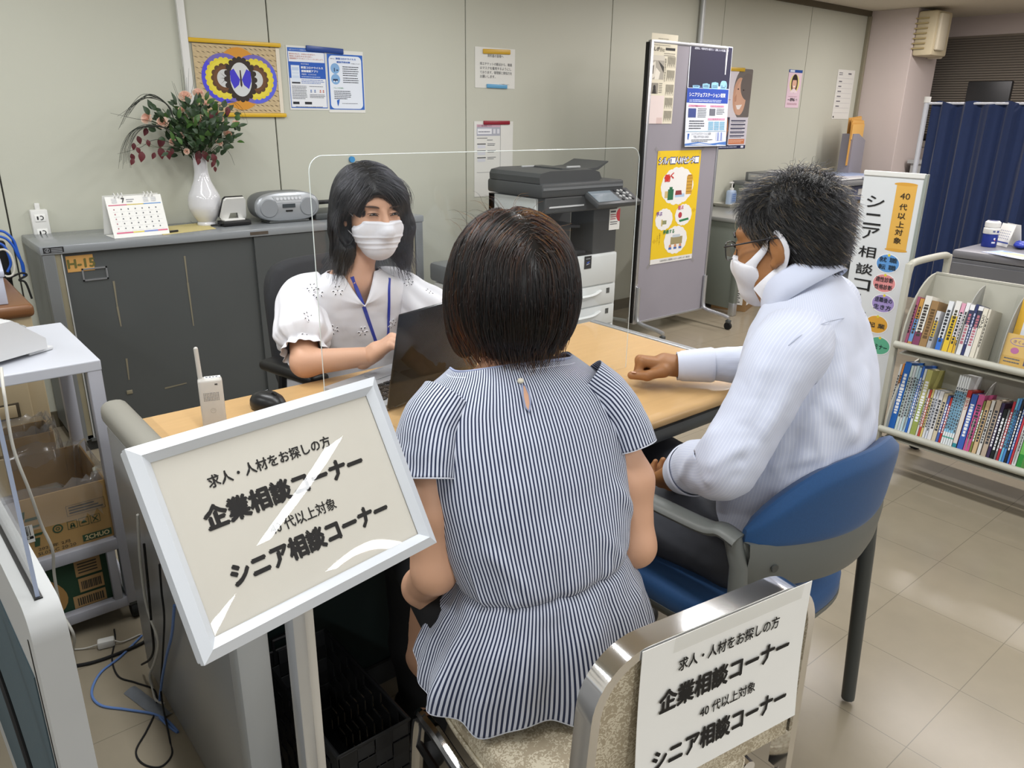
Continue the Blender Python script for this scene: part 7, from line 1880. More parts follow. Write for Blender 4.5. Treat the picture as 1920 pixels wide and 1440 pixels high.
def head_shape(S, H, male=False):
    k = H.k; E = lambda c, r, kk=.02, sub=False: S.ell(H(c), np.array(r) * k, kk, H.A, sub)
    E((0, -.012, .046), (.075, .095, .087)); E((0, .030, -.028), (.061, .066, .088), .03)
    E((0, .058, -.088), (.033, .034, .030), .03); E((-.040, .052, -.028), (.028, .034, .034), .025); E((.040, .052, -.028), (.028, .034, .034), .025)
    if male: E((-.046, .015, -.075), (.022, .035, .03), .03); E((.046, .015, -.075), (.022, .035, .03), .03)
    S.cap(H(-.040, .078, .030), H(.040, .078, .030), .013, .013, .02)
    S.cap(H(0, .094, .012), H(0, .113, -.030), .0085, .012, .012); E((-.013, .104, -.034), (.009, .011, .009), .008); E((.013, .104, -.034), (.009, .011, .009), .008)
    for sx in (-1, 1):
        E((sx * .033, .103, .008), (.019, .017, .013), .012, True)
        E((sx * .033, .084, .006), (.0145, .0125, .0125), .006)
    E((0, .098, -.068), (.026, .012, .009), .012); S.cap(H(-.02, .109, -.067), H(.02, .109, -.067), .0022, .0022, .006, True)
    for sx in (-1, 1):
        A = H.A @ np.array(Matrix.Rotation(sx * .35, 3, 'Z') @ Matrix.Rotation(-.18, 3, 'X'))
        S.ell(H(sx * .079, -.012, -.004), np.array((.0085, .019, .033)) * k, .006, A)
        S.ell(H(sx * .090, -.006, .002), np.array((.0075, .010, .018)) * k, .004, A, True)
        S.ell(H(sx * .078, -.002, -.034), np.array((.006, .009, .010)) * k, .006, A)
def hand_shape(S, F, side=1, curl=(.5, .6, .4), spread=.02, k=1.0, thumb=((.025, .032, -.012), (.058, .046, -.02), (.083, .046, -.024)), lift=0.0):
    """F: 4x4 frame at the wrist, x to the fingers, y to the thumb (side=1) and z out of the back of the hand."""
    F = np.array(F); P = lambda x, y, z: (np.array([x, y * side, z]) * k) @ F[:3, :3].T + F[:3, 3]
    S.chain([P(-.03, 0, 0), P(.02, .004, 0)], [.026 * k, .027 * k], .02)
    for y0, y1 in ((.020, .030), (.006, .010), (-.010, -.010), (-.020, -.028)): S.cap(P(.012, y0, -.002), P(.080 - abs(y1) * .25, y1, .0), .0155 * k, .0125 * k, .012)
    for i, (y, L, r) in enumerate(((.031, .070, .0092), (.0105, .078, .0095), (-.0105, .072, .009), (-.030, .056, .0078))):
        x, z, a = .082 - abs(y) * .25, .002, lift; px_ = P(x, y, z)
        for j, (f, ca) in enumerate(zip((.46, .30, .24), curl)):
            a += ca * (1 + .06 * i); x2, z2 = x + L * f * math.cos(a), z - L * f * math.sin(a); y2 = y * (1 + spread * (j + 1))
            q = P(x2, y2, z2); S.cap(px_, q, r * k * (1 - .09 * j), r * k * (1 - .09 * (j + 1)), .006); px_, x, z = q, x2, z2
    S.chain([P(*t) for t in thumb], [.0135 * k, .0112 * k, .0095 * k], .008)
    S.cap(P(.01, .018, -.006), P(*thumb[0]), .016 * k, .0135 * k, .012)
def merge(parts):
    V, Fc, n = [], [], 0
    for v, f in parts: V.append(v); Fc.append(f + n); n += len(v)
    return np.concatenate(V), np.concatenate(Fc)
def bvh_of(V, Fc): return BVHTree.FromPolygons([tuple(v) for v in V], [tuple(int(i) for i in f) for f in Fc])
EYEV = Vector((0, 0, EYE))
def hit(bvh, px, py, lift=.001):
    """Where a body or garment is seen at a pixel: point just off its surface, and its normal."""
    loc, nor, _i, _d = bvh.ray_cast(EYEV, Vector(ray(px, py)).normalized())
    if loc is None: return None
    if nor.dot(Vector(ray(px, py))) > 0: nor = -nor
    return np.array(loc + nor * lift), np.array(nor)
def seam(bvh, pts, r, m, name, parent, flat=None, n=6, lift=.0006):
    P = [hit(bvh, x, y, lift) for x, y in pts]; P = [p for p in P if p is not None]
    if len(P) < 2: return None
    C = smooth_path([p[0] for p in P], 5)
    b = MB()
    if flat:
        N = smooth_path([p[1] for p in P], 5); rows = []
        for i, c in enumerate(C):
            t = C[min(i + 1, len(C) - 1)] - C[max(i - 1, 0)]; t /= np.linalg.norm(t); s_ = np.cross(t, N[i]); s_ /= np.linalg.norm(s_)
            rows.append([c - s_ * flat, c - s_ * flat * .8 + N[i] * r, c + s_ * flat * .8 + N[i] * r, c + s_ * flat])
        b.grid(rows, m)
    else: b.tube(C, r, m, n=n)
    return b.build(name, parent)
def wrap_cloth(G, folds=(), noise_=(), closed_uv=1.0, thick=0.0):
    """Displace a ring grid by folds and noise; returns verts, faces, uv."""
    nr, ns = G.shape[:2]; V = G.reshape(-1, 3).copy(); Fc = grid_faces(nr, ns); N = normals(V, Fc)
    cen = G.mean(1, keepdims=True); out = (G - cen).reshape(-1, 3)
    if (N * out).sum() < 0: Fc = Fc[:, ::-1]; N = -N
    d = np.zeros(len(V))
    for f in folds: d += ridge(V, *f)
    for sc_, am, sd in noise_: d += am * nz3(V, sc_, sd)
    V = V + N * d[:, None]
    seg = np.linalg.norm(np.roll(G, -1, 1) - G, axis=2); cum = np.concatenate([np.zeros((nr, 1)), np.cumsum(seg, 1)[:, :-1]], 1) / seg.sum(1, keepdims=True)
    u = cum.ravel() * closed_uv; v = np.repeat(np.linspace(0, 1, nr), ns)
    return V, Fc, np.stack([u, v], 1)
def loop_uv_mesh(name, parts, m, parent):
    """Join ring-grid pieces (V, Fc, uv, ns) keeping stripes continuous across each piece's closing seam."""
    V = np.concatenate([p[0] for p in parts]); Fs, us, n = [], [], 0
    for v, f, uv, per in parts:
        q = uv[f]; du = q[:, :, 0]
        wrapm = (du.max(1) - du.min(1)) > per * .5
        q = q.copy(); q[wrapm, :, 0] = np.where(q[wrapm, :, 0] < per * .5, q[wrapm, :, 0] + per, q[wrapm, :, 0])
        us.append(q.reshape(-1, 2)); Fs.append(f + n); n += len(v)
    Fc = np.concatenate(Fs)
    o = np_mesh(name, V, Fc, m, parent)
    ul = o.data.uv_layers.new(name='UVMap'); ul.data.foreach_set('uv', np.concatenate(us).astype(np.float32).ravel())
    return o, V, Fc
def solid_part(name, S, cell, m, parent, it=1, disp=None):
    V, Fc = S.mesh(cell); V = relax(V, Fc, it)
    if disp is not None: V = V + normals(V, Fc) * disp(V)[:, None]
    return np_mesh(name, V, Fc, m, parent), V, Fc
def person(label):
    return thing('person', label, 'person')

M_skin_w = mat('skin_light', '#c89c80', .5, var=(18, .05), bump=(260, .08, .0005), spec=.4)
M_skin_c = mat('skin_clerk', '#c79b80', .5, var=(18, .05), bump=(260, .08, .0005), spec=.4)
M_skin_m = mat('skin_tan', '#94663f', .48, var=(22, .08), bump=(220, .12, .0005), spec=.45)
M_nail = mat('nail', '#cfa894', .3)
M_mask = mat('white_mask', '#dcdde3', .8, var=(60, .02), bump=(500, .1, .0004))
M_blacktr = mat('black_trousers', '#0c0d10', .85, bump=(300, .2, .0006))

# ------------------------------------------------------------------ the woman in the striped blouse, seen from behind
p1 = person('person with dark bobbed hair in a striped blouse, seated with back turned')
B1 = Rig(.764, .834, math.radians(-15))
H1 = Head(B1(.013, .158, 1.104), B1(0, 1, 0) - B1(0, 0, 0) + np.array([.06, 0, -.06]))
S = Solid(); head_shape(S, H1)
S.cap(H1(0, -.02, -.05), B1(0, .118, .985), .050, .050, .03)
S.ell(B1(0, .112, .966), (.112, .038, .040), .03, B1.R)                               # trapezius
S.ell(B1(0, .075, .90), (.14, .072, .10), .03, B1.R); S.ell(B1(0, .01, .72), (.12, .075, .16), .05, B1.R); S.ell(B1(0, .0, .55), (.165, .12, .10), .05, B1.R)
AR = {1: [(.143, .075, .930), (.176, .005, .80), (.172, -.030, .690), (.165, .10, .600), (.085, .235, .585)], -1: [(-.143, .085, .930), (-.180, .04, .80), (-.178, .02, .700), (-.165, .13, .600), (-.07, .255, .585)]}
for s_ in (1, -1):
    S.chain([B1(*q) for q in AR[s_]], [.038, .039, .034, .032, .025], .02)
for s_ in (1, -1):
    S.chain([B1(s_ * .085, .0, .545), B1(s_ * .095, .36, .53), B1(s_ * .095, .37, .28), B1(s_ * .095, .34, .06)], [.085, .062, .05, .036], .03)
parts = [S.mesh(.0046)]
for s_ in (1, -1):
    w0 = B1(AR[s_][-1]); d_ = w0 - B1(AR[s_][-2]); d_ /= np.linalg.norm(d_)
    Hs = Solid(); hand_shape(Hs, frame(w0 + d_ * .01, d_, s_ * np.cross((0, 0, 1), d_)), s_, (.35, .4, .3)) if s_ > 0 else hand_shape(Hs, frame(w0 + d_ * .01, d_, np.cross((0, 0, 1), d_)), -1, (.35, .4, .3))
    parts.append(Hs.mesh(.003))
parts[0] = (relax(parts[0][0], parts[0][1], 1), parts[0][1])
V, Fc = merge(parts); body1 = np_mesh('body', V, Fc, M_skin_w, p1); bv1 = bvh_of(V, Fc)
# hair: a rounded bob, tapered at the nape, with a parting from the crown
HS = Solid()
HS.ell(H1(0, -.016, .036), (.104, .117, .112), .02, H1.A); HS.ell(H1(0, -.028, -.012), (.094, .096, .070), .04, H1.A); HS.ell(H1(0, -.046, -.042), (.074, .060, .046), .035, H1.A)
for s_ in (-1, 1): HS.ell(H1(s_ * .074, .03, -.03), (.026, .05, .07), .03, H1.A)
HS.ell(H1(0, .125, -.045), (.062, .085, .105), .015, H1.A, True)
HS.ell(H1(-.004, -.035, .162), (.006, .07, .016), .02, H1.A, True)
M_hairw = mat('dark_brown_hair', '#0d0a09', .34, spec=.5, var=(60, .3), stretch=(6, 6, 1))
hair1, V, Fc = solid_part('hair', HS, .005, M_hairw, p1, 1)
rs = np.random.RandomState(7)
L1 = H1.loc(V); ok = (L1[:, 1] < .07); idx = np.where(ok)[0]
crown = H1(-.004, -.045, .15)
def flow1(P, t):
    q = H1.loc(P); d = np.zeros_like(q)
    side = np.where(np.abs(q[:, 0] + .004) < .004, np.sign(rs.randn(len(q))), np.sign(q[:, 0] + .004))
    top = np.clip((q[:, 2] - .06) / .08, 0, 1)
    d[:, 0] = side * top * 1.2 - q[:, 0] * 4.0 * np.clip(-(q[:, 2] + .03) / .07, 0, 1); d[:, 1] = -.45 * top * (q[:, 1] < -.02) + .25 * top * (q[:, 1] > 0); d[:, 2] = -1 + .55 * top
    return d @ H1.A.T
M_strw = hair_mat('brown_black_strand', .985, .4, .24, .22)
low = 1 + 2.2 * (L1[idx, 2] < -.06)
sel = rs.choice(idx, 7000, p=low / low.sum())
strands('hair_strands', HS, V[sel], flow1, 13, .0078, M_strw, hair1, .00042, .0022, 3, .10, lengths=.45 + .7 * rs.rand(7000))
seamr = V[(np.abs(L1[:, 0] + .004) < .035) & (L1[:, 2] > .07) & (L1[:, 1] < .05)]
sel = rs.choice(len(seamr), 380)
M_strl = hair_mat('brown_strand_light', .88, .5, .30, .3)
strands('parting_strands', HS, seamr[sel], flow1, 10, .006, M_strl, hair1, .0004, .0028, 5, .10, lengths=.5 + .7 * rs.rand(380))
nape = V[(L1[:, 2] < -.045) & (L1[:, 1] < .02)]; sel = rs.choice(len(nape), 1300)
strands('nape_strands', HS, nape[sel], lambda P, t: (H1.A @ np.array([0, -.15 - .3 * t, -1.0])) + 6.0 * (H1(0, -.03, -.1) - P) * np.array([1, 1, 0]), 9, .0050, M_strl, hair1, .00042, .002, 8, .25, hug=.0, lengths=.3 + .9 * rs.rand(1300))
fly = V[(L1[:, 2] > .10)]; sel = rs.choice(len(fly), 26)
strands('flyaway_strands', HS, fly[sel] , lambda P, t: (P - H1(0, -.03, .02)) / .12 * (1 - 1.3 * t) + H1.A @ np.array([0, 0, .1]) + np.sign(H1.loc(P)[:, :1]) * H1.A[:, 0] * 1.3 * t, 9, .006, M_strl, hair1, .00025, .002, 9, .3, hug=0)
# blouse: bodice gathered at the waist, flared peplum, cap sleeves
sec = [(1.014, 0, .116, .108, .048), (1.000, 0, .111, .124, .058), (.982, 0, .104, .145, .071), (.950, 0, .092, .168, .087), (.900, 0, .070, .178, .100), (.84, 0, .048, .176, .109), (.77, 0, .018, .166, .109), (.72, 0, -.004, .153, .103), (.688, 0, -.016, .145, .098), (.660, 0, -.018, .155, .108), (.62, 0, -.015, .176, .130), (.56, 0, -.008, .197, .150), (.52, 0, -.003, .207, .158), (.490, 0, .0, .211, .162)]
G = loft(sec, 220, 130, 2.35)
th = 2 * PI * np.arange(220) / 220; s_, c_ = np.sin(th), np.cos(th)
zz = G[:, :, 2].copy()
kn = np.clip((zz - .94) / .076, 0, 1) ** 1.5
G[:, :, 2] -= kn * (.010 * np.clip(np.abs(c_), 0, 1) ** 2 - .002 * np.clip(-s_, 0, 1) ** 2 + .055 * np.clip(s_, 0, 1) ** 2)
rw = np.random.RandomState(4)
gat = sum(a * np.cos(n * th + ph) for n, a, ph in ((17, .5, .3), (29, .35, 1.2), (41, .3, 2.0), (11, .6, 4)))
below = np.clip((.688 - zz) / .03, 0, 1); above = np.exp(-((zz - .70) / .035) ** 2) * (zz >= .688)
big = .6 * np.cos(9 * th + .8) + .5 * np.cos(14 * th + 2.1) + .4 * np.cos(5 * th + 1.0)
cen = G.mean(1, keepdims=True)[:, :, :2]
rad = G[:, :, :2] - cen; rn = rad / np.linalg.norm(rad, axis=2, keepdims=True)
disp = below * (.0026 * gat * np.exp(-(.688 - zz) / .07) + .0125 * big * np.clip((.69 - zz) / .16, 0, 1)) + above * .0025 * gat - .006 * np.exp(-((zz - .688) / .007) ** 2)
G[:, :, :2] += rn * disp[:, :, None]
G[:, :, 2] += (np.clip((.525 - zz) / .035, 0, 1)) * .010 * np.cos(7 * th + .6)
G[:, :, 2] += .11 * G[:, :, 0] * np.exp(-((zz - .68) / .10) ** 2)
nr, ns = G.shape[:2]
Gw = B1(G.reshape(-1, 3)).reshape(G.shape)
fold = lambda a, b, w_, am: (B1(*a), B1(*b), w_, am)
T1 = wrap_cloth(Gw, [fold((-.10, -.10, .90), (-.12, -.10, .76), .012, .004), (B1(.10, -.07, .86), B1(.15, -.04, .76), .014, .006), (B1(.12, -.08, .80), B1(.17, -.02, .86), .012, .005), (B1(-.13, -.06, .78), B1(-.06, -.11, .70), .012, .004),
                         (B1(.05, -.10, .80), B1(.11, -.09, .71), .012, .004), (B1(-.15, -.04, .86), B1(-.10, -.1, .74), .012, .004), (B1(.0, -.1, .92), B1(-.03, -.12, .75), .02, .003)], [(9, .0035, 1.0), (22, .0012, 5.0)], 1.0)
SL = []
for s2 in (1, -1):
    dy = .0 if s2 > 0 else .022
    G2 = sweep([B1(s2 * .122, .085 + dy * .3, .964), B1(s2 * .156, .062 + dy * .7, .932), B1(s2 * .176, .035 + dy, .894), B1(s2 * .184, .018 + dy, .858)], [.050, .058, .060, .058], [.044, .043, .042, .043], B1.R[:, 1], 90, 36, 2.1)
    t_ = np.linspace(0, 1, 36)[:, None]; a_ = 2 * PI * np.arange(90) / 90
    SL.append(wrap_cloth(G2, [], [(16, .003, 3 + s2), (40, .0008, 1)], .36))
M_str = cloth('navy_white_stripe', '#c3c9d8', '#1d2746', 150, .46, .8, (500, .12, .0004))
blouse, V, Fc = loop_uv_mesh('blouse', [(*T1, 1.0), (*SL[0], .36), (*SL[1], .36)], M_str, p1)
bvb1 = bvh_of(V, Fc)
sm_ = blouse.modifiers.new('cloth_thickness', 'SOLIDIFY'); sm_.thickness = .0012; sm_.offset = 1
M_pipe = mat('blouse_binding', '#8f98b4', .75); M_thread = mat('white_thread', '#c9cedb', .8)
ring_ = [Gw[0][j] for j in range(ns)]; b = MB(); b.tube(ring_, .0024, M_pipe, n=6, closed=True); b.build('neck_binding', p1)
ring_ = [Gw[2][j] + (Gw[2][j] - Gw[2].mean(0)) * .004 for j in range(ns)]; b = MB(); b.tube(ring_, .0007, M_thread, n=4, closed=True); b.build('neck_stitching', p1)
hem = T1[0].reshape(nr, ns, 3)[-1]; b = MB(); b.tube([tuple(q) for q in hem], .0016, M_thread, n=5, closed=True); b.build('hem_binding', p1)
wl = np.argmin(np.abs(np.linspace(1.016, .490, nr) - .688)); wr = T1[0].reshape(nr, ns, 3)[wl]; b = MB(); b.tube([tuple(q) for q in wr], .0016, mat('waist_seam', '#2a3350', .8), n=5, closed=True); b.build('waist_seam', p1)
# keyhole opening with its pearl button
kp = [hit(bvb1, x, y, .0042) for x, y in ((978, 724), (984, 726), (991, 742), (993, 758), (990, 774), (983, 764), (979, 746))]
b = MB(); b.face([q[0] for q in kp], M_skin_w); b.build('keyhole', p1, 0)
b = MB(); b.tube([q[0] for q in kp], .0016, M_pipe, n=5, closed=True); b.build('keyhole_binding', p1)
q = hit(bvb1, 975, 716, .003); b = MB(); b.ell(q[0], (.0055, .0055, .0045), mat('pearl_button', '#d8d2c0', .2), 14); b.build('button', p1)
q = hit(bv1, 984, 703, .0003); 
if q: b = MB(); b.ell(q[0], (.0018, .0018, .001), mat('mole', '#3a241c', .6), 8); b.build('mole', p1)
for s2, i in ((1, 0), (-1, 1)):
    Gs = SL[i][0].reshape(36, 90, 3); b = MB(); b.tube([tuple(q) for q in Gs[-1]], .0015, M_thread, n=5, closed=True); b.build('cuff_binding', p1)
# black trousers and shoes
S = Solid(); S.ell(B1(0, .0, .575), (.160, .130, .11), .03, B1.R); S.ell(B1(0, -.02, .535), (.165, .130, .070), .03, B1.R)
for s2 in (1, -1): S.chain([B1(s2 * .09, .0, .555), B1(s2 * .098, .37, .545), B1(s2 * .098, .385, .28), B1(s2 * .098, .345, .09)], [.092, .072, .058, .05], .03)
S.half((0, 0, .473), (0, 0, -1)) if False else None
solid_part('trousers', S, .007, M_blacktr, p1, 2)
for s2 in (1, -1):
    S = Solid(); S.chain([B1(s2 * .098, .31, .035), B1(s2 * .10, .41, .032), B1(s2 * .10, .50, .026)], [.034, .036, .026], .02); S.cap(B1(s2 * .098, .32, .03), B1(s2 * .098, .335, .085), .034, .034, .02); S.half((0, 0, .001), (0, 0, -1)); solid_part('shoe', S, .005, M_black, p1, 1)

# ------------------------------------------------------------------ the man in the pale shirt
p2 = person('person with greying black hair, glasses and pale striped shirt in the blue chair')
H2 = Head((1.462, .866, 1.152), (-.17, .975, -.19))
yaw2 = math.radians(16)
B2 = Rig(1.40, .80, yaw2)
def spine(z): return np.array([pchip([.5, .70, .90, 1.05, 1.10], [0, .004, .032, .062, .070], z), pchip([.5, .66, .80, .95, 1.06, 1.10], [.0, -.045, -.058, -.035, .0, .018], z)])
S = Solid(); head_shape(S, H2, True)
S.cap(H2(0, -.022, -.05), B2(.066, .005, 1.06), .058, .062, .03)
cy_ = lambda z, dx=0, dy=0: B2(spine(z)[0] + dx, spine(z)[1] + dy, z)
for z, r in ((1.02, (.12, .065, .05)), (.93, (.165, .090, .11)), (.75, (.15, .10, .16)), (.57, (.15, .11, .09))): S.ell(cy_(z), r, .05, B2.R)
LS, LE, LW = np.array((1.272, .722, .985)), np.array(at(1352, 862, d=1.45)), np.array(at(1278, 888, d=1.62))
RS, RE, RW = np.array((1.655, .865, 1.000)), np.array((1.800, 1.060, .765)), np.array((1.624, 1.240, .756))
S.chain([LS, LE, LW], [.05, .042, .027], .02); S.chain([RS, RE, RW], [.05, .042, .027], .02)
KN = {-1: (1.262, 1.17, .515), 1: (1.515, 1.19, .515)}; HP = {-1: (1.31, .80, .53), 1: (1.49, .82, .53)}
for s2 in (-1, 1): S.chain([HP[s2], KN[s2], np.array(KN[s2]) + [0, .05, -.44]], [.085, .058, .036], .03)
parts = [S.mesh(.0046)]; parts[0] = (relax(*parts[0], 1), parts[0][1])
hx = np.array((-.665, .735, .10)); hx /= np.linalg.norm(hx)
Hs = Solid(); hand_shape(Hs, frame(RW + hx * .012, hx, (-.70, -.60, .22)), 1, (1.15, 1.50, 1.0), .01, 1.14, ((.022, .034, -.014), (.058, .044, -.030), (.094, .030, -.036)), .30)
v_, f_i = Hs.mesh(.0024); parts.append((relax(v_, f_i, 1, .4), f_i))
hx2 = np.array((.30, .70, -.65)); hx2 /= np.linalg.norm(hx2)
Hs = Solid(); hand_shape(Hs, frame(LW + hx2 * .004, hx2, np.cross((.25, -.2, .95), hx2) * -1), 1, (.7, .8, .5)); parts.append(Hs.mesh(.003))
V, Fc = merge(parts); body2 = np_mesh('body', V, Fc, M_skin_m, p2); bv2 = bvh_of(V, Fc)
n_h = len(parts[0][0])
bvh_head = bvh_of(parts[0][0], parts[0][1])
# nail on the thumb
Fh = np.array(frame(RW + hx * .012, hx, (-.70, -.60, .22)))
tip = (np.array((.090, .0385, -.030)) * 1.14) @ Fh[:3, :3].T + Fh[:3, 3]
b = MB(Matrix(np.array(frame(tip, Fh[:3, 0], Fh[:3, 1])))); b.ell((0, .004, .003), (.0075, .005, .002), M_nail, 12); b.build('thumb_nail', p2)
# short greying hair
HS2 = Solid()
HS2.ell(H2(0, -.016, .048), (.085, .106, .094), .02, H2.A); HS2.ell(H2(0, -.052, -.012), (.074, .066, .068), .03, H2.A)
HS2.ell(H2(0, .105, -.015), (.085, .068, .070), .02, H2.A, True)                     # face and temples
for s2 in (-1, 1): HS2.ell(H2(s2 * .088, .030, -.045), (.04, .060, .052), .015, H2.A, True)
M_hairm = mat('black_grey_hair', '#141414', .5, var=(120, .6))
hair2, V, Fc = solid_part('hair', HS2, .0045, M_hairm, p2, 1)
rs = np.random.RandomState(21); Lm = H2.loc(V)
ok = np.where((Lm[:, 2] > -.075))[0]
def flow2(P, t):
    q = H2.loc(P); d = np.zeros_like(q); up_ = np.clip((q[:, 2] - .02) / .10, 0, 1)
    d[:, 1] = -.9 * (1 - up_) - .1 * up_ + .9 * up_ * (q[:, 1] > .0); d[:, 2] = -.85 * (1 - up_) - .15; d[:, 0] = np.sign(q[:, 0]) * .25 * up_ - .25 * up_
    n_ = q - np.array([0, -.015, .04]); n_ /= np.linalg.norm(n_, axis=1, keepdims=True)
    return (d * 1.25 + n_ * (.50 - .48 * t)) @ H2.A.T
M_sb, M_sg = hair_mat('black_strand', None, (.0022, .0022, .0026), .34, .1), hair_mat('grey_strand', .25, .05, .4, .3)
for nm, N_, m_, sd in (('hair_strands', 8000, M_sb, 1), ('grey_strands', 520, M_sg, 2)):
    sel = rs.choice(ok, N_); strands(nm, HS2, V[sel], flow2, 8, .0038, m_, hair2, .00045, .001, sd, .24, hug=0, lengths=(.45 + .8 * rs.rand(N_)) * (.45 + .75 * np.clip((Lm[sel, 2] + .05) / .10, 0, 1)))
tem = np.where((Lm[:, 1] > .015) & (Lm[:, 2] < .055) & (Lm[:, 2] > -.03))[0]
sel = rs.choice(tem, 500); strands('temple_strands', HS2, V[sel], flow2, 6, .0035, M_sg, hair2, .00035, .001, 4, .25, hug=0)
# shirt: bodice leaning on the chair, two long sleeves, collar and cuffs
rows = [(1.072, .078, .062), (1.060, .098, .070), (1.042, .125, .080), (1.018, .160, .094), (.985, .190, .108), (.94, .203, .120), (.87, .202, .128), (.80, .196, .132), (.72, .188, .134), (.65, .184, .136), (.60, .178, .134), (.565, .168, .128)]
sec = [(z, *spine(z), a, b_) for z, a, b_ in rows]
G = loft(sec, 160, 110, 2.3)
zz = G[:, :, 2].copy(); kn = np.clip((zz - .97) / .115, 0, 1); G[:, :, 2] -= kn * .62 * (G[:, :, 1] - G[:, :, 1].mean(1, keepdims=True)); Gw = B2(G.reshape(-1, 3)).reshape(G.shape)
T2 = wrap_cloth(Gw, [], [(7, .006, 2.0), (18, .0022, 6.0)], 1.0)
up2 = np.array((0, 0, 1.0))
GL = sweep([LS + (np.array(cy_(.99)) - LS) * .30, LS + [-.004, .0, -.006], LS * .55 + LE * .45 + [-.006, -.012, 0], LE + [-.004, -.018, -.004], LE * .5 + LW * .5 + [-.01, -.005, .004], LW * .97 + LE * .03], [.074, .072, .064, .060, .052, .040], [.076, .070, .062, .060, .054, .040], up2, 90, 110, 2.1)
SLl = wrap_cloth(GL, [], [(12, .0045, 1.0), (30, .0015, 9.0)], .42)
GR = sweep([RS + (np.array(cy_(.99)) - RS) * .30, RS + [.004, .0, -.004], RS * .5 + RE * .5 + [.006, .004, 0], RE + [.006, .0, .0], RE * .5 + RW * .5 + [.002, .0, .004], RW + [.004, -.004, .0]], [.074, .072, .064, .056, .046, .037], [.076, .070, .062, .060, .048, .041], up2, 90, 110, 2.1)
SLr = wrap_cloth(GR, [], [(14, .004, 4.0), (34, .0014, 7.0)], .42)
# creases, laid on the cloth where they show
bva, bvb = bvh_of(*T2[:2]), bvh_of(*SLl[:2]); bvc = bvh_of(*SLr[:2])
def crease(bv, rows):
    out = []
    for x0, y0, x1, y1, w_, am in rows:
        a, c = hit(bv, x0, y0, 0), hit(bv, x1, y1, 0)
        if a is not None and c is not None: out.append((a[0], c[0], w_, am))
    return out
CR = [(1530, 742, 1600, 830, .016, .012), (1522, 760, 1545, 880, .014, .011), (1580, 650, 1560, 800, .022, .008), (1625, 690, 1590, 830, .022, .008), (1450, 930, 1560, 868, .014, .010), (1470, 965, 1625, 850, .014, .009), (1440, 880, 1530, 850, .013, .008), (1500, 800, 1470, 900, .014, -.008), (1560, 720, 1620, 800, .018, -.006), (1640, 770, 1560, 900, .016, .008), (1470, 990, 1540, 930, .012, .007)]
CL = [(1440, 660, 1400, 800, .020, .006), (1490, 700, 1430, 830, .018, .006), (1400, 835, 1325, 880, .012, .008), (1395, 870, 1320, 905, .011, .008), (1350, 800, 1285, 875, .014, .007), (1420, 800, 1370, 900, .013, -.007), (1310, 850, 1275, 900, .010, .006), (1460, 760, 1390, 860, .016, .006)]
CRr = [(1320, 690, 1325, 735, .010, .006), (1345, 690, 1350, 730, .010, .006), (1370, 690, 1372, 725, .010, .005)]
def creased(T, rows):
    V_, F_, uv_ = T; N_ = normals(V_, F_); d = sum(ridge(V_, *r) for r in rows) if rows else 0
    return (V_ + N_ * np.asarray(d)[:, None] if rows else V_), F_, uv_
fa_, fb_, fc_ = crease(bva, CR), crease(bvb, CL), crease(bvc, CRr)
T2, SLl, SLr = creased(T2, fa_), creased(SLl, fb_), creased(SLr, fc_)
M_shirt = cloth('pale_shirt', '#c6cde0', '#d0d6e6', 150, .30, .7, (420, .1, .0004))
shirt, V, Fc = loop_uv_mesh('shirt', [(*T2, 1.0), (*SLl, .42), (*SLr, .42)], M_shirt, p2)
bvs = bvh_of(V, Fc)
M_shseam = mat('shirt_seam', '#b4bccf', .8)
# collar: a stand and a folded leaf that dips to its points in front
cN = H2(0, -.022, -.05); b0 = np.array(B2(.066, .005, 1.062)); ax = cN - b0; ax = ax / np.linalg.norm(ax) + B2.R[:, 1] * .55 - B2.R[:, 0] * .05; ax /= np.linalg.norm(ax)
fx = B2.R[:, 1] - ax * (B2.R[:, 1] @ ax); fx /= np.linalg.norm(fx); rx = np.cross(fx, ax)
CG = []
for k_, (rad_, hgt) in enumerate(((.066, -.006), (.0655, .022), (.067, .040), (.0715, .0435), (.077, .038), (.086, .014), (.094, -.010))):
    row = []
    for j in range(97):
        a = PI / 2 + .14 + (2 * PI - .28) * j / 96; cs, sn = math.cos(a), math.sin(a)
        f_r = max(0, sn) ** 1.5; back = max(0, -sn)
        h_ = hgt + (.004 * back if k_ in (2, 3, 4) else 0) - (.028 * f_r * (k_ >= 4) * (k_ - 3) / 3) - .016 * f_r * (k_ >= 1) - .004 * (k_ == 6) * (1 - back)
        r_ = rad_ + (.006 * f_r * (k_ >= 5)); row.append(b0 + rx * cs * r_ * 1.06 + fx * (sn * r_ * 1.02) + ax * h_)
    CG.append(row)
b = MB(); b.grid(CG, cloth('pale_collar', '#c6cde0', bump=(420, .1, .0004))); col_ = b.build('collar', p2, 80)
so = col_.modifiers.new('thickness', 'SOLIDIFY'); so.thickness = .0016; so.offset = 0
b = MB(); b.tube([tuple(q) for q in CG[6]], .0009, M_shseam, n=5); b.build('collar_stitching', p2)
for (Gs, nm) in ((GR, 'cuff'), (GL, 'cuff')):
    tail = Gs[-16:] if nm == 'cuff' else Gs; c_ = tail.mean(1, keepdims=True)
    rows = [c_[i] + (tail[i] - c_[i]) * (1.10 if 0 < i < 15 else 1.04) + 0 for i in range(16)]
    ext = rows[-1] + (c_[-1] - c_[-4]) * .35
    b = MB(); b.grid(rows + [ext, c_[-1] + (c_[-1] - c_[-4]) * .34 + (ext - c_[-1] - (c_[-1] - c_[-4]) * .35) * .86], M_shirt if False else cloth('pale_cuff', '#cbd1e2', bump=(420, .1, .0004)), closed=True); b.build('cuff', p2, 60)
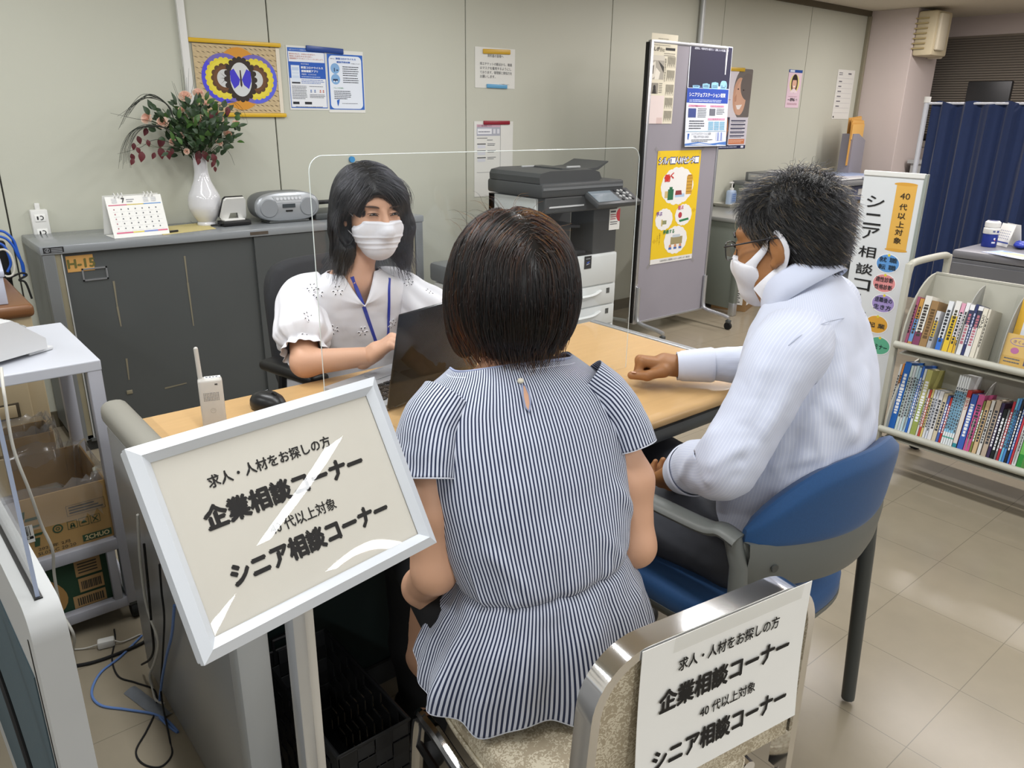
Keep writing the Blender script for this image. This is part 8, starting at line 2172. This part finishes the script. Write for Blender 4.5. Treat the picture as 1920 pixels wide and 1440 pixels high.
seam(bvs, [(1478, 648), (1500, 630), (1540, 608), (1580, 597), (1622, 592)], .0009, M_shseam, 'yoke_seam', p2)
# trousers, belt, shoes
M_trg = mat('charcoal_trousers', '#3a3c42', .8, var=(30, .08), bump=(260, .2, .0006))
S = Solid(); S.ell(cy_(.57), (.172, .130, .085), .03, B2.R); S.ell(cy_(.525), (.172, .135, .075), .03, B2.R)
for s2 in (-1, 1): S.chain([HP[s2], KN[s2], np.array(KN[s2]) + [0, .045, -.40]], [.096, .074, .058], .03)
def dtr(P): return ridge(P, (1.24, .80, .60), (1.30, .95, .60), .012, .006) + ridge(P, (1.22, .86, .58), (1.33, .92, .60), .012, .006) + ridge(P, (1.22, .9, .52), (1.24, 1.1, .56), .015, .005) + .003 * nz3(P, 12, 3.0) + .0015 * nz3(P, 35, 1.0)
solid_part('trousers', S, .0065, M_trg, p2, 2, dtr)
zb = [.575, .600]; GB = []
for z, k_ in ((.566, 1.0), (.570, 1.025), (.592, 1.03), (.597, 1.0)):
    a, b_ = pchip([.565, .60], [.170, .180], z) * k_, pchip([.565, .60], [.130, .136], z) * k_
    GB.append([cy_(z, a * math.copysign(abs(math.cos(t)) ** .87, math.cos(t)), b_ * math.copysign(abs(math.sin(t)) ** .87, math.sin(t))) for t in [2 * PI * i / 72 for i in range(72)]])
b = MB(); b.grid(GB, mat('black_leather', '#0d0d0e', .4), closed=True); b.build('belt', p2, 60)
for s2 in (-1, 1):
    k = np.array(KN[s2]); S = Solid(); S.chain([(k[0], k[1] - .0, .04), (k[0] - .01, k[1] + .11, .036), (k[0] - .015, k[1] + .20, .028)], [.036, .040, .028], .02); S.cap((k[0], k[1] + .02, .04), (k[0], k[1] + .03, .09), .036, .036, .02); S.half((0, 0, .001), (0, 0, -1)); solid_part('shoe', S, .005, M_black, p2, 1)
# white face mask with its wide ear loops
MS = Solid(); k = H2.k
MS.ell(H2(0, .036, -.030), (.066, .071, .094), .02, H2.A); MS.ell(H2(0, .064, -.088), (.042, .042, .040), .03, H2.A); MS.cap(H2(0, .090, -.016), H2(0, .108, -.040), .010, .014, .04)
for s2 in (-1, 1): MS.ell(H2(s2 * .042, .055, -.032), (.032, .039, .040), .03, H2.A)
def region(P):
    q = H2.loc(P); x, y, z = q[..., 0], q[..., 1], q[..., 2]
    top = z - (-.034 + .30 * (y - .05)); side = (.030 - .32 * (z + .065) ** 1 * 0 + 5.0 * (z + .078) ** 2) - y; bot = -.128 - z
    return np.maximum(np.maximum(top, side), bot)
MS.func(region, (-9, -9, -9), (9, 9, 9), 0, 'clip'); MS.ops[-1] = (region, None, None, 0, 'clip')
mask2, V, Fc = solid_part('face_mask', MS, .0035, M_mask, p2, 2)
bvm = bvh_of(V, Fc)
def headpt(x, y, z, lift=.0035):
    """Point just off the head's side at these head coordinates, found from outside."""
    o = Vector(H2(x * 3.0 if abs(x) > .01 else x, y, z)); d = (Vector(H2(0, y, z)) - o).normalized(); h = bvh_head.ray_cast(o, d)
    return (np.array(h[0]) + np.array(h[1]) * lift, np.array(h[1])) if h[0] is not None else (H2(x, y, z), H2.A[:, 0] * np.sign(x))
def ribbon(pts, wds, m, name, parent, thick=.0018):
    P_, N_ = [q[0] for q in pts], [q[1] for q in pts]; C = smooth_path(P_, 5); NN = smooth_path(N_, 5); W_ = np.interp(np.linspace(0, len(wds) - 1, len(C)), range(len(wds)), wds); rows = []
    for i, c in enumerate(C):
        t = C[min(i + 1, len(C) - 1)] - C[max(i - 1, 0)]; t = t / np.linalg.norm(t); s_ = np.cross(t, NN[i]); s_ /= np.linalg.norm(s_); n_ = np.cross(s_, t)
        rows.append([c - s_ * W_[i], c - s_ * W_[i] * .85 + n_ * thick, c + s_ * W_[i] * .85 + n_ * thick, c + s_ * W_[i], c - n_ * thick * .3])
    b = MB(); b.grid(rows, m, closed=True); return b.build(name, parent, 60)
for s2 in (-1, 1):
    up_ = [headpt(s2 * .08, y, z) for y, z in ((.058, -.046), (.040, -.026), (.020, -.004), (.006, .016))] + [(H2(s2 * .081, -.008, .030), H2.A[:, 0] * s2), (H2(s2 * .089, -.026, .020), H2.A[:, 0] * s2)]
    lo_ = [headpt(s2 * .08, y, z) for y, z in ((.036, -.094), (.016, -.072), (-.002, -.054))] + [(H2(s2 * .077, -.020, -.040), H2.A[:, 0] * s2), (H2(s2 * .085, -.033, -.012), H2.A[:, 0] * s2), (H2(s2 * .089, -.030, .010), H2.A[:, 0] * s2), (H2(s2 * .084, -.016, .028), H2.A[:, 0] * s2)]
    ribbon(up_, (.016, .009, .007, .0055, .005, .004), M_mask, 'ear_loop', mask2); ribbon(lo_, (.018, .012, .009, .007, .0055, .005, .004), M_mask, 'ear_loop', mask2)
# glasses
gl = tag(bpy.data.objects.new('glasses', None)); COL.objects.link(gl); gl.parent = p2
M_gf = mat('glasses_frame', '#15161c', .3)
b = MB()
for s2 in (-1, 1):
    b.tube([H2(s2 * .036 + .027 * math.copysign(abs(math.cos(t)) ** .7, math.cos(t)), .116 - .02 * abs(.3 * math.cos(t)) - .004, -.004 + .019 * math.copysign(abs(math.sin(t)) ** .7, math.sin(t))) for t in [2 * PI * i / 28 for i in range(28)]], .0011, M_gf, n=6, closed=True)
b.tube(smooth_path([H2(-.010, .116, .004), H2(0, .121, .007), H2(.010, .116, .004)]), .0014, M_gf, n=6); b.build('frame', gl)
for s2 in (-1, 1):
    b = MB(); b.tube(smooth_path([H2(s2 * .063, .106, .007), H2(s2 * .074, .100, .008), H2(s2 * .081, .06, .012), H2(s2 * .084, .0, .018), H2(s2 * .084, -.020, .016), H2(s2 * .083, -.040, -.002), H2(s2 * .081, -.050, -.016)]), [.0017] * 24 + [.0021] * 25, M_gf, n=8); b.build('temple_arm', gl)
    b = MB(); b.face([H2(s2 * .036 + .0265 * math.copysign(abs(math.cos(t)) ** .7, math.cos(t)), .114 - .006 * abs(math.cos(t)) - .002, -.004 + .0185 * math.copysign(abs(math.sin(t)) ** .7, math.sin(t))) for t in [2 * PI * i / 28 for i in range(28)]], clear('spectacle_lens', (.97, .97, .97), 0, 1.4)); b.build('lens', gl, 0)
b = MB()
for s2 in (-1, 1): b.tube(smooth_path([H2(s2 * .016, .098, .026), H2(s2 * .034, .098, .032), H2(s2 * .052, .088, .025)]), [.0028] * 8 + [.0022] * 9, M_hairm, n=8)
b.build('eyebrow_hair', p2)
for s2 in (-1, 1):
    b = MB(); b.ell(H2(s2 * .033, .094, .004), (.011, .0045, .004), mat('dark_eye', '#1a1412', .2), 12, M=None); b.build('eye', p2)

# ------------------------------------------------------------------ the clerk in the white blouse, facing the visitors
p3 = person('person in white eyelet blouse, face mask and blue lanyard behind the laptop')
eye_mid = at(720, 403, d=2.13)
f3 = np.array((-.085, -1.0, -.06)); f3 /= np.linalg.norm(f3)
H3 = Head(eye_mid - f3 * .090 - np.array([0, 0, .005]), f3, (.03, 0, 1), .97)
B3 = Rig(1.080, 2.075, math.radians(180 - 6))
NK = np.array(H3(0, -.022, -.055))
S = Solid(); head_shape(S, H3)
S.cap(H3(0, -.018, -.05), B3(0, .075, .945), .048, .050, .03)
S.ell(B3(0, .055, .915), (.115, .055, .04), .04, B3.R); S.ell(B3(0, .03, .84), (.145, .075, .10), .04, B3.R); S.ell(B3(0, -.01, .68), (.13, .085, .15), .05, B3.R); S.ell(B3(0, -.03, .55), (.16, .12, .09), .05, B3.R)
RS3, RE3, RW3 = np.array(B3(.150, .035, .885)), np.array((.848, 1.882, .752)), np.array(at(692, 668, d=2.085))
LS3, LE3, LW3 = np.array(B3(-.150, .035, .885)), np.array((1.335, 1.865, .76)), np.array((1.20, 1.76, .765))
S.chain([RS3, RE3, RW3], [.042, .037, .0255], .02); S.chain([LS3, LE3, LW3], [.042, .037, .0255], .02)
for s2 in (-1, 1): S.chain([B3(s2 * .09, -.03, .54), B3(s2 * .10, .34, .53), B3(s2 * .10, .34, .27), B3(s2 * .10, .30, .06)], [.08, .06, .05, .036], .03)
parts = [S.mesh(.0042)]; parts[0] = (relax(*parts[0], 1), parts[0][1])
hx = np.array(at(738, 637, d=2.06)) - RW3; hx /= np.linalg.norm(hx)
Hs = Solid(); hand_shape(Hs, frame(RW3 + hx * .006, hx, (.55, .80, .12)), 1, (.55, .65, .4), .03, .95, lift=.25); v_, f_i = Hs.mesh(.0026); parts.append((relax(v_, f_i, 1, .4), f_i))
hx = np.array((-.80, -.55, .05)); hx /= np.linalg.norm(hx)
Hs = Solid(); hand_shape(Hs, frame(LW3 + hx * .006, hx, (-.55, .80, .1)), 1 if False else -1, (.5, .6, .4), .03, .95, lift=.1) if False else hand_shape(Hs, frame(LW3 + hx * .006, hx, np.cross((0, 0, 1), hx)), -1, (.5, .6, .4), .03, .95, lift=.1); v_, f_i = Hs.mesh(.003); parts.append((v_, f_i))
V, Fc = merge(parts); body3 = np_mesh('body', V, Fc, M_skin_c, p3); bv3 = bvh_of(V, Fc)
# eyes narrowed by a smile, brows
M_iris = mat('dark_eye', '#1a1412', .2)
for s2 in (-1, 1):
    b = MB(); C = [H3(s2 * (.0325 + .0145 * t), .0985 - .005 * t * t * (1.0), .0075 - .0042 * t * t + .0012 * t) for t in np.linspace(-1, 1, 11)]
    b.tube(C, [.0006 + .0019 * (1 - t * t) for t in np.linspace(-1, 1, 11)], M_iris, n=8); b.build('eye', p3)
    b = MB(); C = [H3(s2 * (.034 + .0185 * t), .0985 - .006 * t * t, .0115 - .0040 * t * t + .001 * t) for t in np.linspace(-1, 1, 11)]
    b.tube(C, [.0005 + .0008 * (1 - t * t) for t in np.linspace(-1, 1, 11)], mat('lash', '#2a1c18', .5), n=6); b.build('eyelash', p3)
    b = MB(); C = [H3(s2 * (.035 + .021 * t), .098 - .009 * (t + .2) ** 2, .029 + .002 * t - .003 * t * t) for t in np.linspace(-1, 1, 11)]
    b.tube(C, [.0010 + .0020 * (1 - t * t) for t in np.linspace(-1, 1, 11)], mat('brow_hair', '#4a372c', .6), n=8); b.build('eyebrow_hair', p3)
# pleated mask
MS = Solid()
MS.ell(H3(0, .036, -.030), np.array((.066, .070, .094)) * .98, .02, H3.A); MS.ell(H3(0, .066, -.086), np.array((.046, .042, .042)) * .97, .03, H3.A); MS.cap(H3(0, .094, -.006), H3(0, .117, -.036), .011, .016, .04)
for s2 in (-1, 1): MS.ell(H3(s2 * .043, .054, -.032), np.array((.032, .038, .044)) * .97, .03, H3.A)
def region3(P):
    q = H3.loc(P); x, y, z = q[..., 0], q[..., 1], q[..., 2]
    return np.maximum(np.maximum(z - (-.012 + .10 * np.abs(x) * 0 - 1.2 * np.maximum(0, np.abs(x) - .055)), .040 - y + .25 * np.maximum(0, -.09 - z)), -.135 - z)
MS.ops.append((region3, None, None, 0, 'clip'))
def pleat(P):
    q = H3.loc(P); z = q[:, 2] + .10 * np.abs(q[:, 0]); return .0022 * np.exp(-((z + .052) / .0028) ** 2) + .0022 * np.exp(-((z + .070) / .0028) ** 2) + .0016 * np.exp(-((z + .085) / .0028) ** 2) + .0012 * np.exp(-((q[:, 2] + .016) / .002) ** 2)
mask3, V, Fc = solid_part('face_mask', MS, .0028, M_mask, p3, 2, pleat)
for s2 in (-1, 1):
    e_ = H3(s2 * .081, -.016, .010); b = MB(); b.tube(smooth_path([H3(s2 * .060, .046, -.018), H3(s2 * .074, .02, .002), e_, H3(s2 * .086, -.028, -.008), H3(s2 * .080, -.016, -.036), H3(s2 * .058, .040, -.072)]), .0013, M_mask, n=6); b.build('ear_loop', mask3)
b = MB(); b.ell(H3(.081, -.004, -.043), (.0022, .0022, .0022), M_chrome, 10); b.ell(H3(.082, -.004, -.050), (.0035, .0035, .0035), mat('pearl', '#e4e0d4', .15), 12); b.build('earring', p3)
# hair to the shoulders with a side fringe
HS3 = Solid()
HS3.ell(H3(0, -.014, .040), (.096, .116, .096), .02, H3.A); HS3.ell(H3(0, -.055, -.05), (.10, .060, .11), .04, H3.A)
for s2 in (-1, 1):
    for a, b_, ra, rb in (((s2 * .080, .012, .040), (s2 * .093, .020, -.045), .030, .032), ((s2 * .093, .020, -.045), (s2 * .094, .018, -.115), .032, .027), ((s2 * .094, .018, -.115), (s2 * .104, .022, -.158), .026, .016)): HS3.cap(H3(*a), H3(*b_), ra, rb, .03)
HS3.ell(H3(.006, .118, -.046), (.064, .076, .086), .012, H3.A, True); HS3.ell(H3(.085, .045, -.040), (.032, .045, .050), .012, H3.A, True)
HS3.ell(H3(.020, .118, .020), (.044, .056, .040), .012, H3.A, True)
HS3.ell(H3(0, .06, -.16), (.052, .10, .06), .02, H3.A, True)
M_hairc = mat('black_hair', '#08080a', .36, spec=.5)
hair3, V, Fc = solid_part('hair', HS3, .0048, M_hairc, p3, 1)
rs = np.random.RandomState(31); Lc = H3.loc(V)
M_sc = hair_mat('clerk_black_strand', None, (.003, .003, .004), .32, .15)
part_x = .028
def flow3(P, t):
    q = H3.loc(P); d = np.zeros_like(q); top = np.clip((q[:, 2] - .03) / .10, 0, 1); fr = np.clip((q[:, 1] - .02) / .07, 0, 1)
    side = np.sign(q[:, 0] - part_x); d[:, 0] = side * (1.1 * top + .5 * fr * (q[:, 2] > .0)) ; d[:, 1] = .5 * top * fr - .15; d[:, 2] = -1 + .6 * top
    d[:, 0] += np.sign(q[:, 0]) * .25 * (q[:, 2] < -.09)
    return d @ H3.A.T
sel = rs.choice(np.where(Lc[:, 2] > -.15)[0], 5200)
strands('hair_strands', HS3, V[sel], flow3, 14, .0105, M_sc, hair3, .00048, .002, 6, .10, lengths=.45 + .7 * rs.rand(5200))
ends = np.where(Lc[:, 2] < -.10)[0]; sel = rs.choice(ends, 900)
strands('hair_end_strands', HS3, V[sel], lambda P, t: H3.A @ np.array([0, .05, -1.0]) + np.sign(H3.loc(P)[:, :1]) * H3.A[:, 0] * (.18 + .3 * t), 9, .0075, M_sc, hair3, .00045, .002, 7, .22, hug=0, lengths=.3 + .9 * rs.rand(900))
fr_ = np.where((Lc[:, 1] > .045) & (Lc[:, 2] > .075) & (Lc[:, 0] > -.045) & (Lc[:, 0] < .055))[0]
sel = rs.choice(fr_, 420)
def fringe(P, t):
    q = H3.loc(P); d = np.zeros_like(q); s_ = np.where(q[:, 0] < part_x, -1, 1); d[:, 0] = s_ * (.85 - .75 * t); d[:, 1] = .55 - 1.15 * t; d[:, 2] = -.35 - .85 * t; return d @ H3.A.T
strands('fringe_strands', HS3, V[sel], fringe, 12, .0088, M_sc, hair3, .00048, .002, 8, .10, hug=0, lengths=.7 + .5 * rs.rand(420))
# white blouse
rows = [(.958, .073, .078, .050), (.945, .068, .100, .060), (.930, .060, .135, .070), (.905, .050, .165, .084), (.86, .035, .180, .098), (.80, .015, .182, .108), (.72, -.005, .180, .115), (.64, -.02, .182, .125), (.56, -.03, .19, .14)]
G = loft([(z, 0, cy, a, b_) for z, cy, a, b_ in rows], 140, 90, 2.3)
th = 2 * PI * np.arange(140) / 140; sn, cs = np.sin(th), np.cos(th); zz = G[:, :, 2].copy()
kn = np.clip((zz - .86) / .098, 0, 1) ** 1.2
vee = np.clip(1 - np.abs(np.arctan2(cs, sn)) / .62, 0, 1)
G[:, :, 2] -= kn * (.090 * vee * (sn > 0)); G[:, :, 1] += kn * .022 * vee * (sn > 0)
Gw = B3(G.reshape(-1, 3)).reshape(G.shape)
fB = lambda a, b_, w_, am: (B3(*a), B3(*b_), w_, am)
T3 = wrap_cloth(Gw, [fB((.10, .13, .82), (.12, .12, .66), .014, .006), fB((-.10, .13, .82), (-.11, .12, .66), .014, .006), fB((.02, .14, .76), (.04, .13, .62), .014, .004), fB((-.05, .14, .78), (-.03, .13, .62), .012, .004), fB((.15, .08, .86), (.09, .13, .78), .012, .005), fB((-.15, .08, .86), (-.09, .13, .78), .012, .005)], [(9, .004, 3.0), (24, .0015, 2.0)], 1.0)
UP3 = np.array((0, 0, 1.0))
def puff(Sh, El, inn, sd):
    dv = El - Sh; L = np.linalg.norm(dv)
    G2 = sweep([Sh + (inn - Sh) * .45 + [0, 0, .022], Sh + [0, 0, .008], Sh + dv * .38, Sh + dv * .62, Sh + dv * .72, Sh + dv * .76, Sh + dv * .86], [.046, .056, .074, .080, .064, .052, .060], [.046, .056, .070, .077, .062, .051, .059], UP3, 96, 90, 2.0)
    t = np.linspace(0, 1, 90)[:, None]; a = 2 * PI * np.arange(96) / 96
    g = np.exp(-((t - .84) / .05) ** 2) * (.35 * np.cos(21 * a) + .35 * np.cos(34 * a + 1)) * .003 + .0035 * np.cos(9 * a + sd) * np.clip((t - .2) / .5, 0, 1) + .004 * np.cos(13 * a + 2 * sd) * np.clip((t - .88) / .1, 0, 1)
    c = G2.mean(1, keepdims=True); r = G2 - c; G2 = G2 + r / np.linalg.norm(r, axis=2, keepdims=True) * g[:, :, None]
    return wrap_cloth(G2, [(Sh + dv * .1 + [0, -.06, 0], Sh + dv * .6 + [0, -.07, -.01], .014, .005), (Sh + [-.02, -.06, .03], Sh + dv * .5 + [-.05, -.05, 0], .014, .005)], [(13, .004, sd)], .5)
SR3, SL3 = puff(RS3, RE3, np.array(B3(0, .04, .90)), 1.0), puff(LS3, LE3, np.array(B3(0, .04, .90)), 2.0)
M_blw = cloth('white_blouse', '#d9d9de', bump=(420, .12, .0004), rough=.8)
bl3, V, Fc = loop_uv_mesh('blouse', [(*T3, 1.0), (*SR3, .5), (*SL3, .5)], M_blw, p3)
bvw = bvh_of(V, Fc)
so = bl3.modifiers.new('thickness', 'SOLIDIFY'); so.thickness = .001; so.offset = 1
b = MB(); b.tube([tuple(q) for q in T3[0].reshape(90, 140, 3)[0]], .0018, mat('blouse_edge', '#cfcfd6', .8), n=6, closed=True); b.build('neck_binding', p3)
M_eye = mat('eyelet_dark', '#35343a', .8); M_emb = mat('embroidery_white', '#e8e8ec', .7)
EMB = [(633, 545, 0), (596, 550, .3), (766, 530, .2), (807, 547, .5), (577, 594, .1), (625, 618, .6), (680, 621, 0), (735, 607, .4), (575, 628, .8), (585, 540, .2)]
for px, py, rot in EMB:
    h = hit(bvw, px, py, .0008)
    if h is None: continue
    c, n_ = h; b = MB(frame(c, np.cross((0, 0, 1), n_), np.cross(n_, np.cross((0, 0, 1), n_))) if abs(n_[2]) < .95 else frame(c, (1, 0, 0), (0, 1, 0)))
    for k_ in range(3):
        a = rot + 2 * PI * k_ / 3 + PI / 2
        for da in (-.42, .42):
            x, y = .0125 * math.cos(a + da), .0125 * math.sin(a + da)
            M_ = Matrix.Translation((x, y, 0)) @ Matrix.Rotation(a + da, 4, 'Z')
            b.ell((0, 0, 0), (.0052, .0036, .0014), M_emb, 10, M=M_); b.ell((0, 0, .0010), (.0030, .0018, .0009), M_eye, 8, M=M_)
        b.ell((.006 * math.cos(a), .006 * math.sin(a), 0), (.0045, .003, .0014), M_emb, 10, M=None)
    b.ell((0, 0, .001), (.0014, .0014, .001), M_eye, 8)
    b.build('embroidery_lace', p3)
M_lan = mat('blue_lanyard', '#1c2f9a', .45)
lanyard = tag(bpy.data.objects.new('lanyard', None)); COL.objects.link(lanyard); lanyard.parent = p3
both = merge([(V, Fc), (parts[0][0], parts[0][1])]); bvl = bvh_of(*both)
seam(bvl, [(660, 519), (668, 540), (682, 575), (694, 610), (707, 648), (711, 658)], .0022, M_lan, 'strap', lanyard, flat=.0055)
seam(bvl, [(730, 522), (729, 545), (729, 575), (728, 610), (727, 637)], .0022, M_lan, 'strap', lanyard, flat=.0045)
# skirt/trousers and shoes under the desk
S = Solid(); S.ell(B3(0, -.03, .555), (.165, .13, .09), .03, B3.R)
for s2 in (-1, 1): S.chain([B3(s2 * .09, -.03, .545), B3(s2 * .10, .35, .535), B3(s2 * .10, .35, .27), B3(s2 * .10, .31, .09)], [.088, .07, .058, .048], .03)
solid_part('trousers', S, .0075, mat('navy_trousers', '#1b1f2b', .85), p3, 1)
for s2 in (-1, 1):
    S = Solid(); S.chain([B3(s2 * .10, .28, .035), B3(s2 * .10, .38, .032), B3(s2 * .10, .46, .026)], [.034, .036, .026], .02); S.cap(B3(s2 * .10, .29, .03), B3(s2 * .10, .31, .085), .034, .034, .02); S.half((0, 0, .001), (0, 0, -1)); solid_part('shoe', S, .006, M_black, p3, 1)
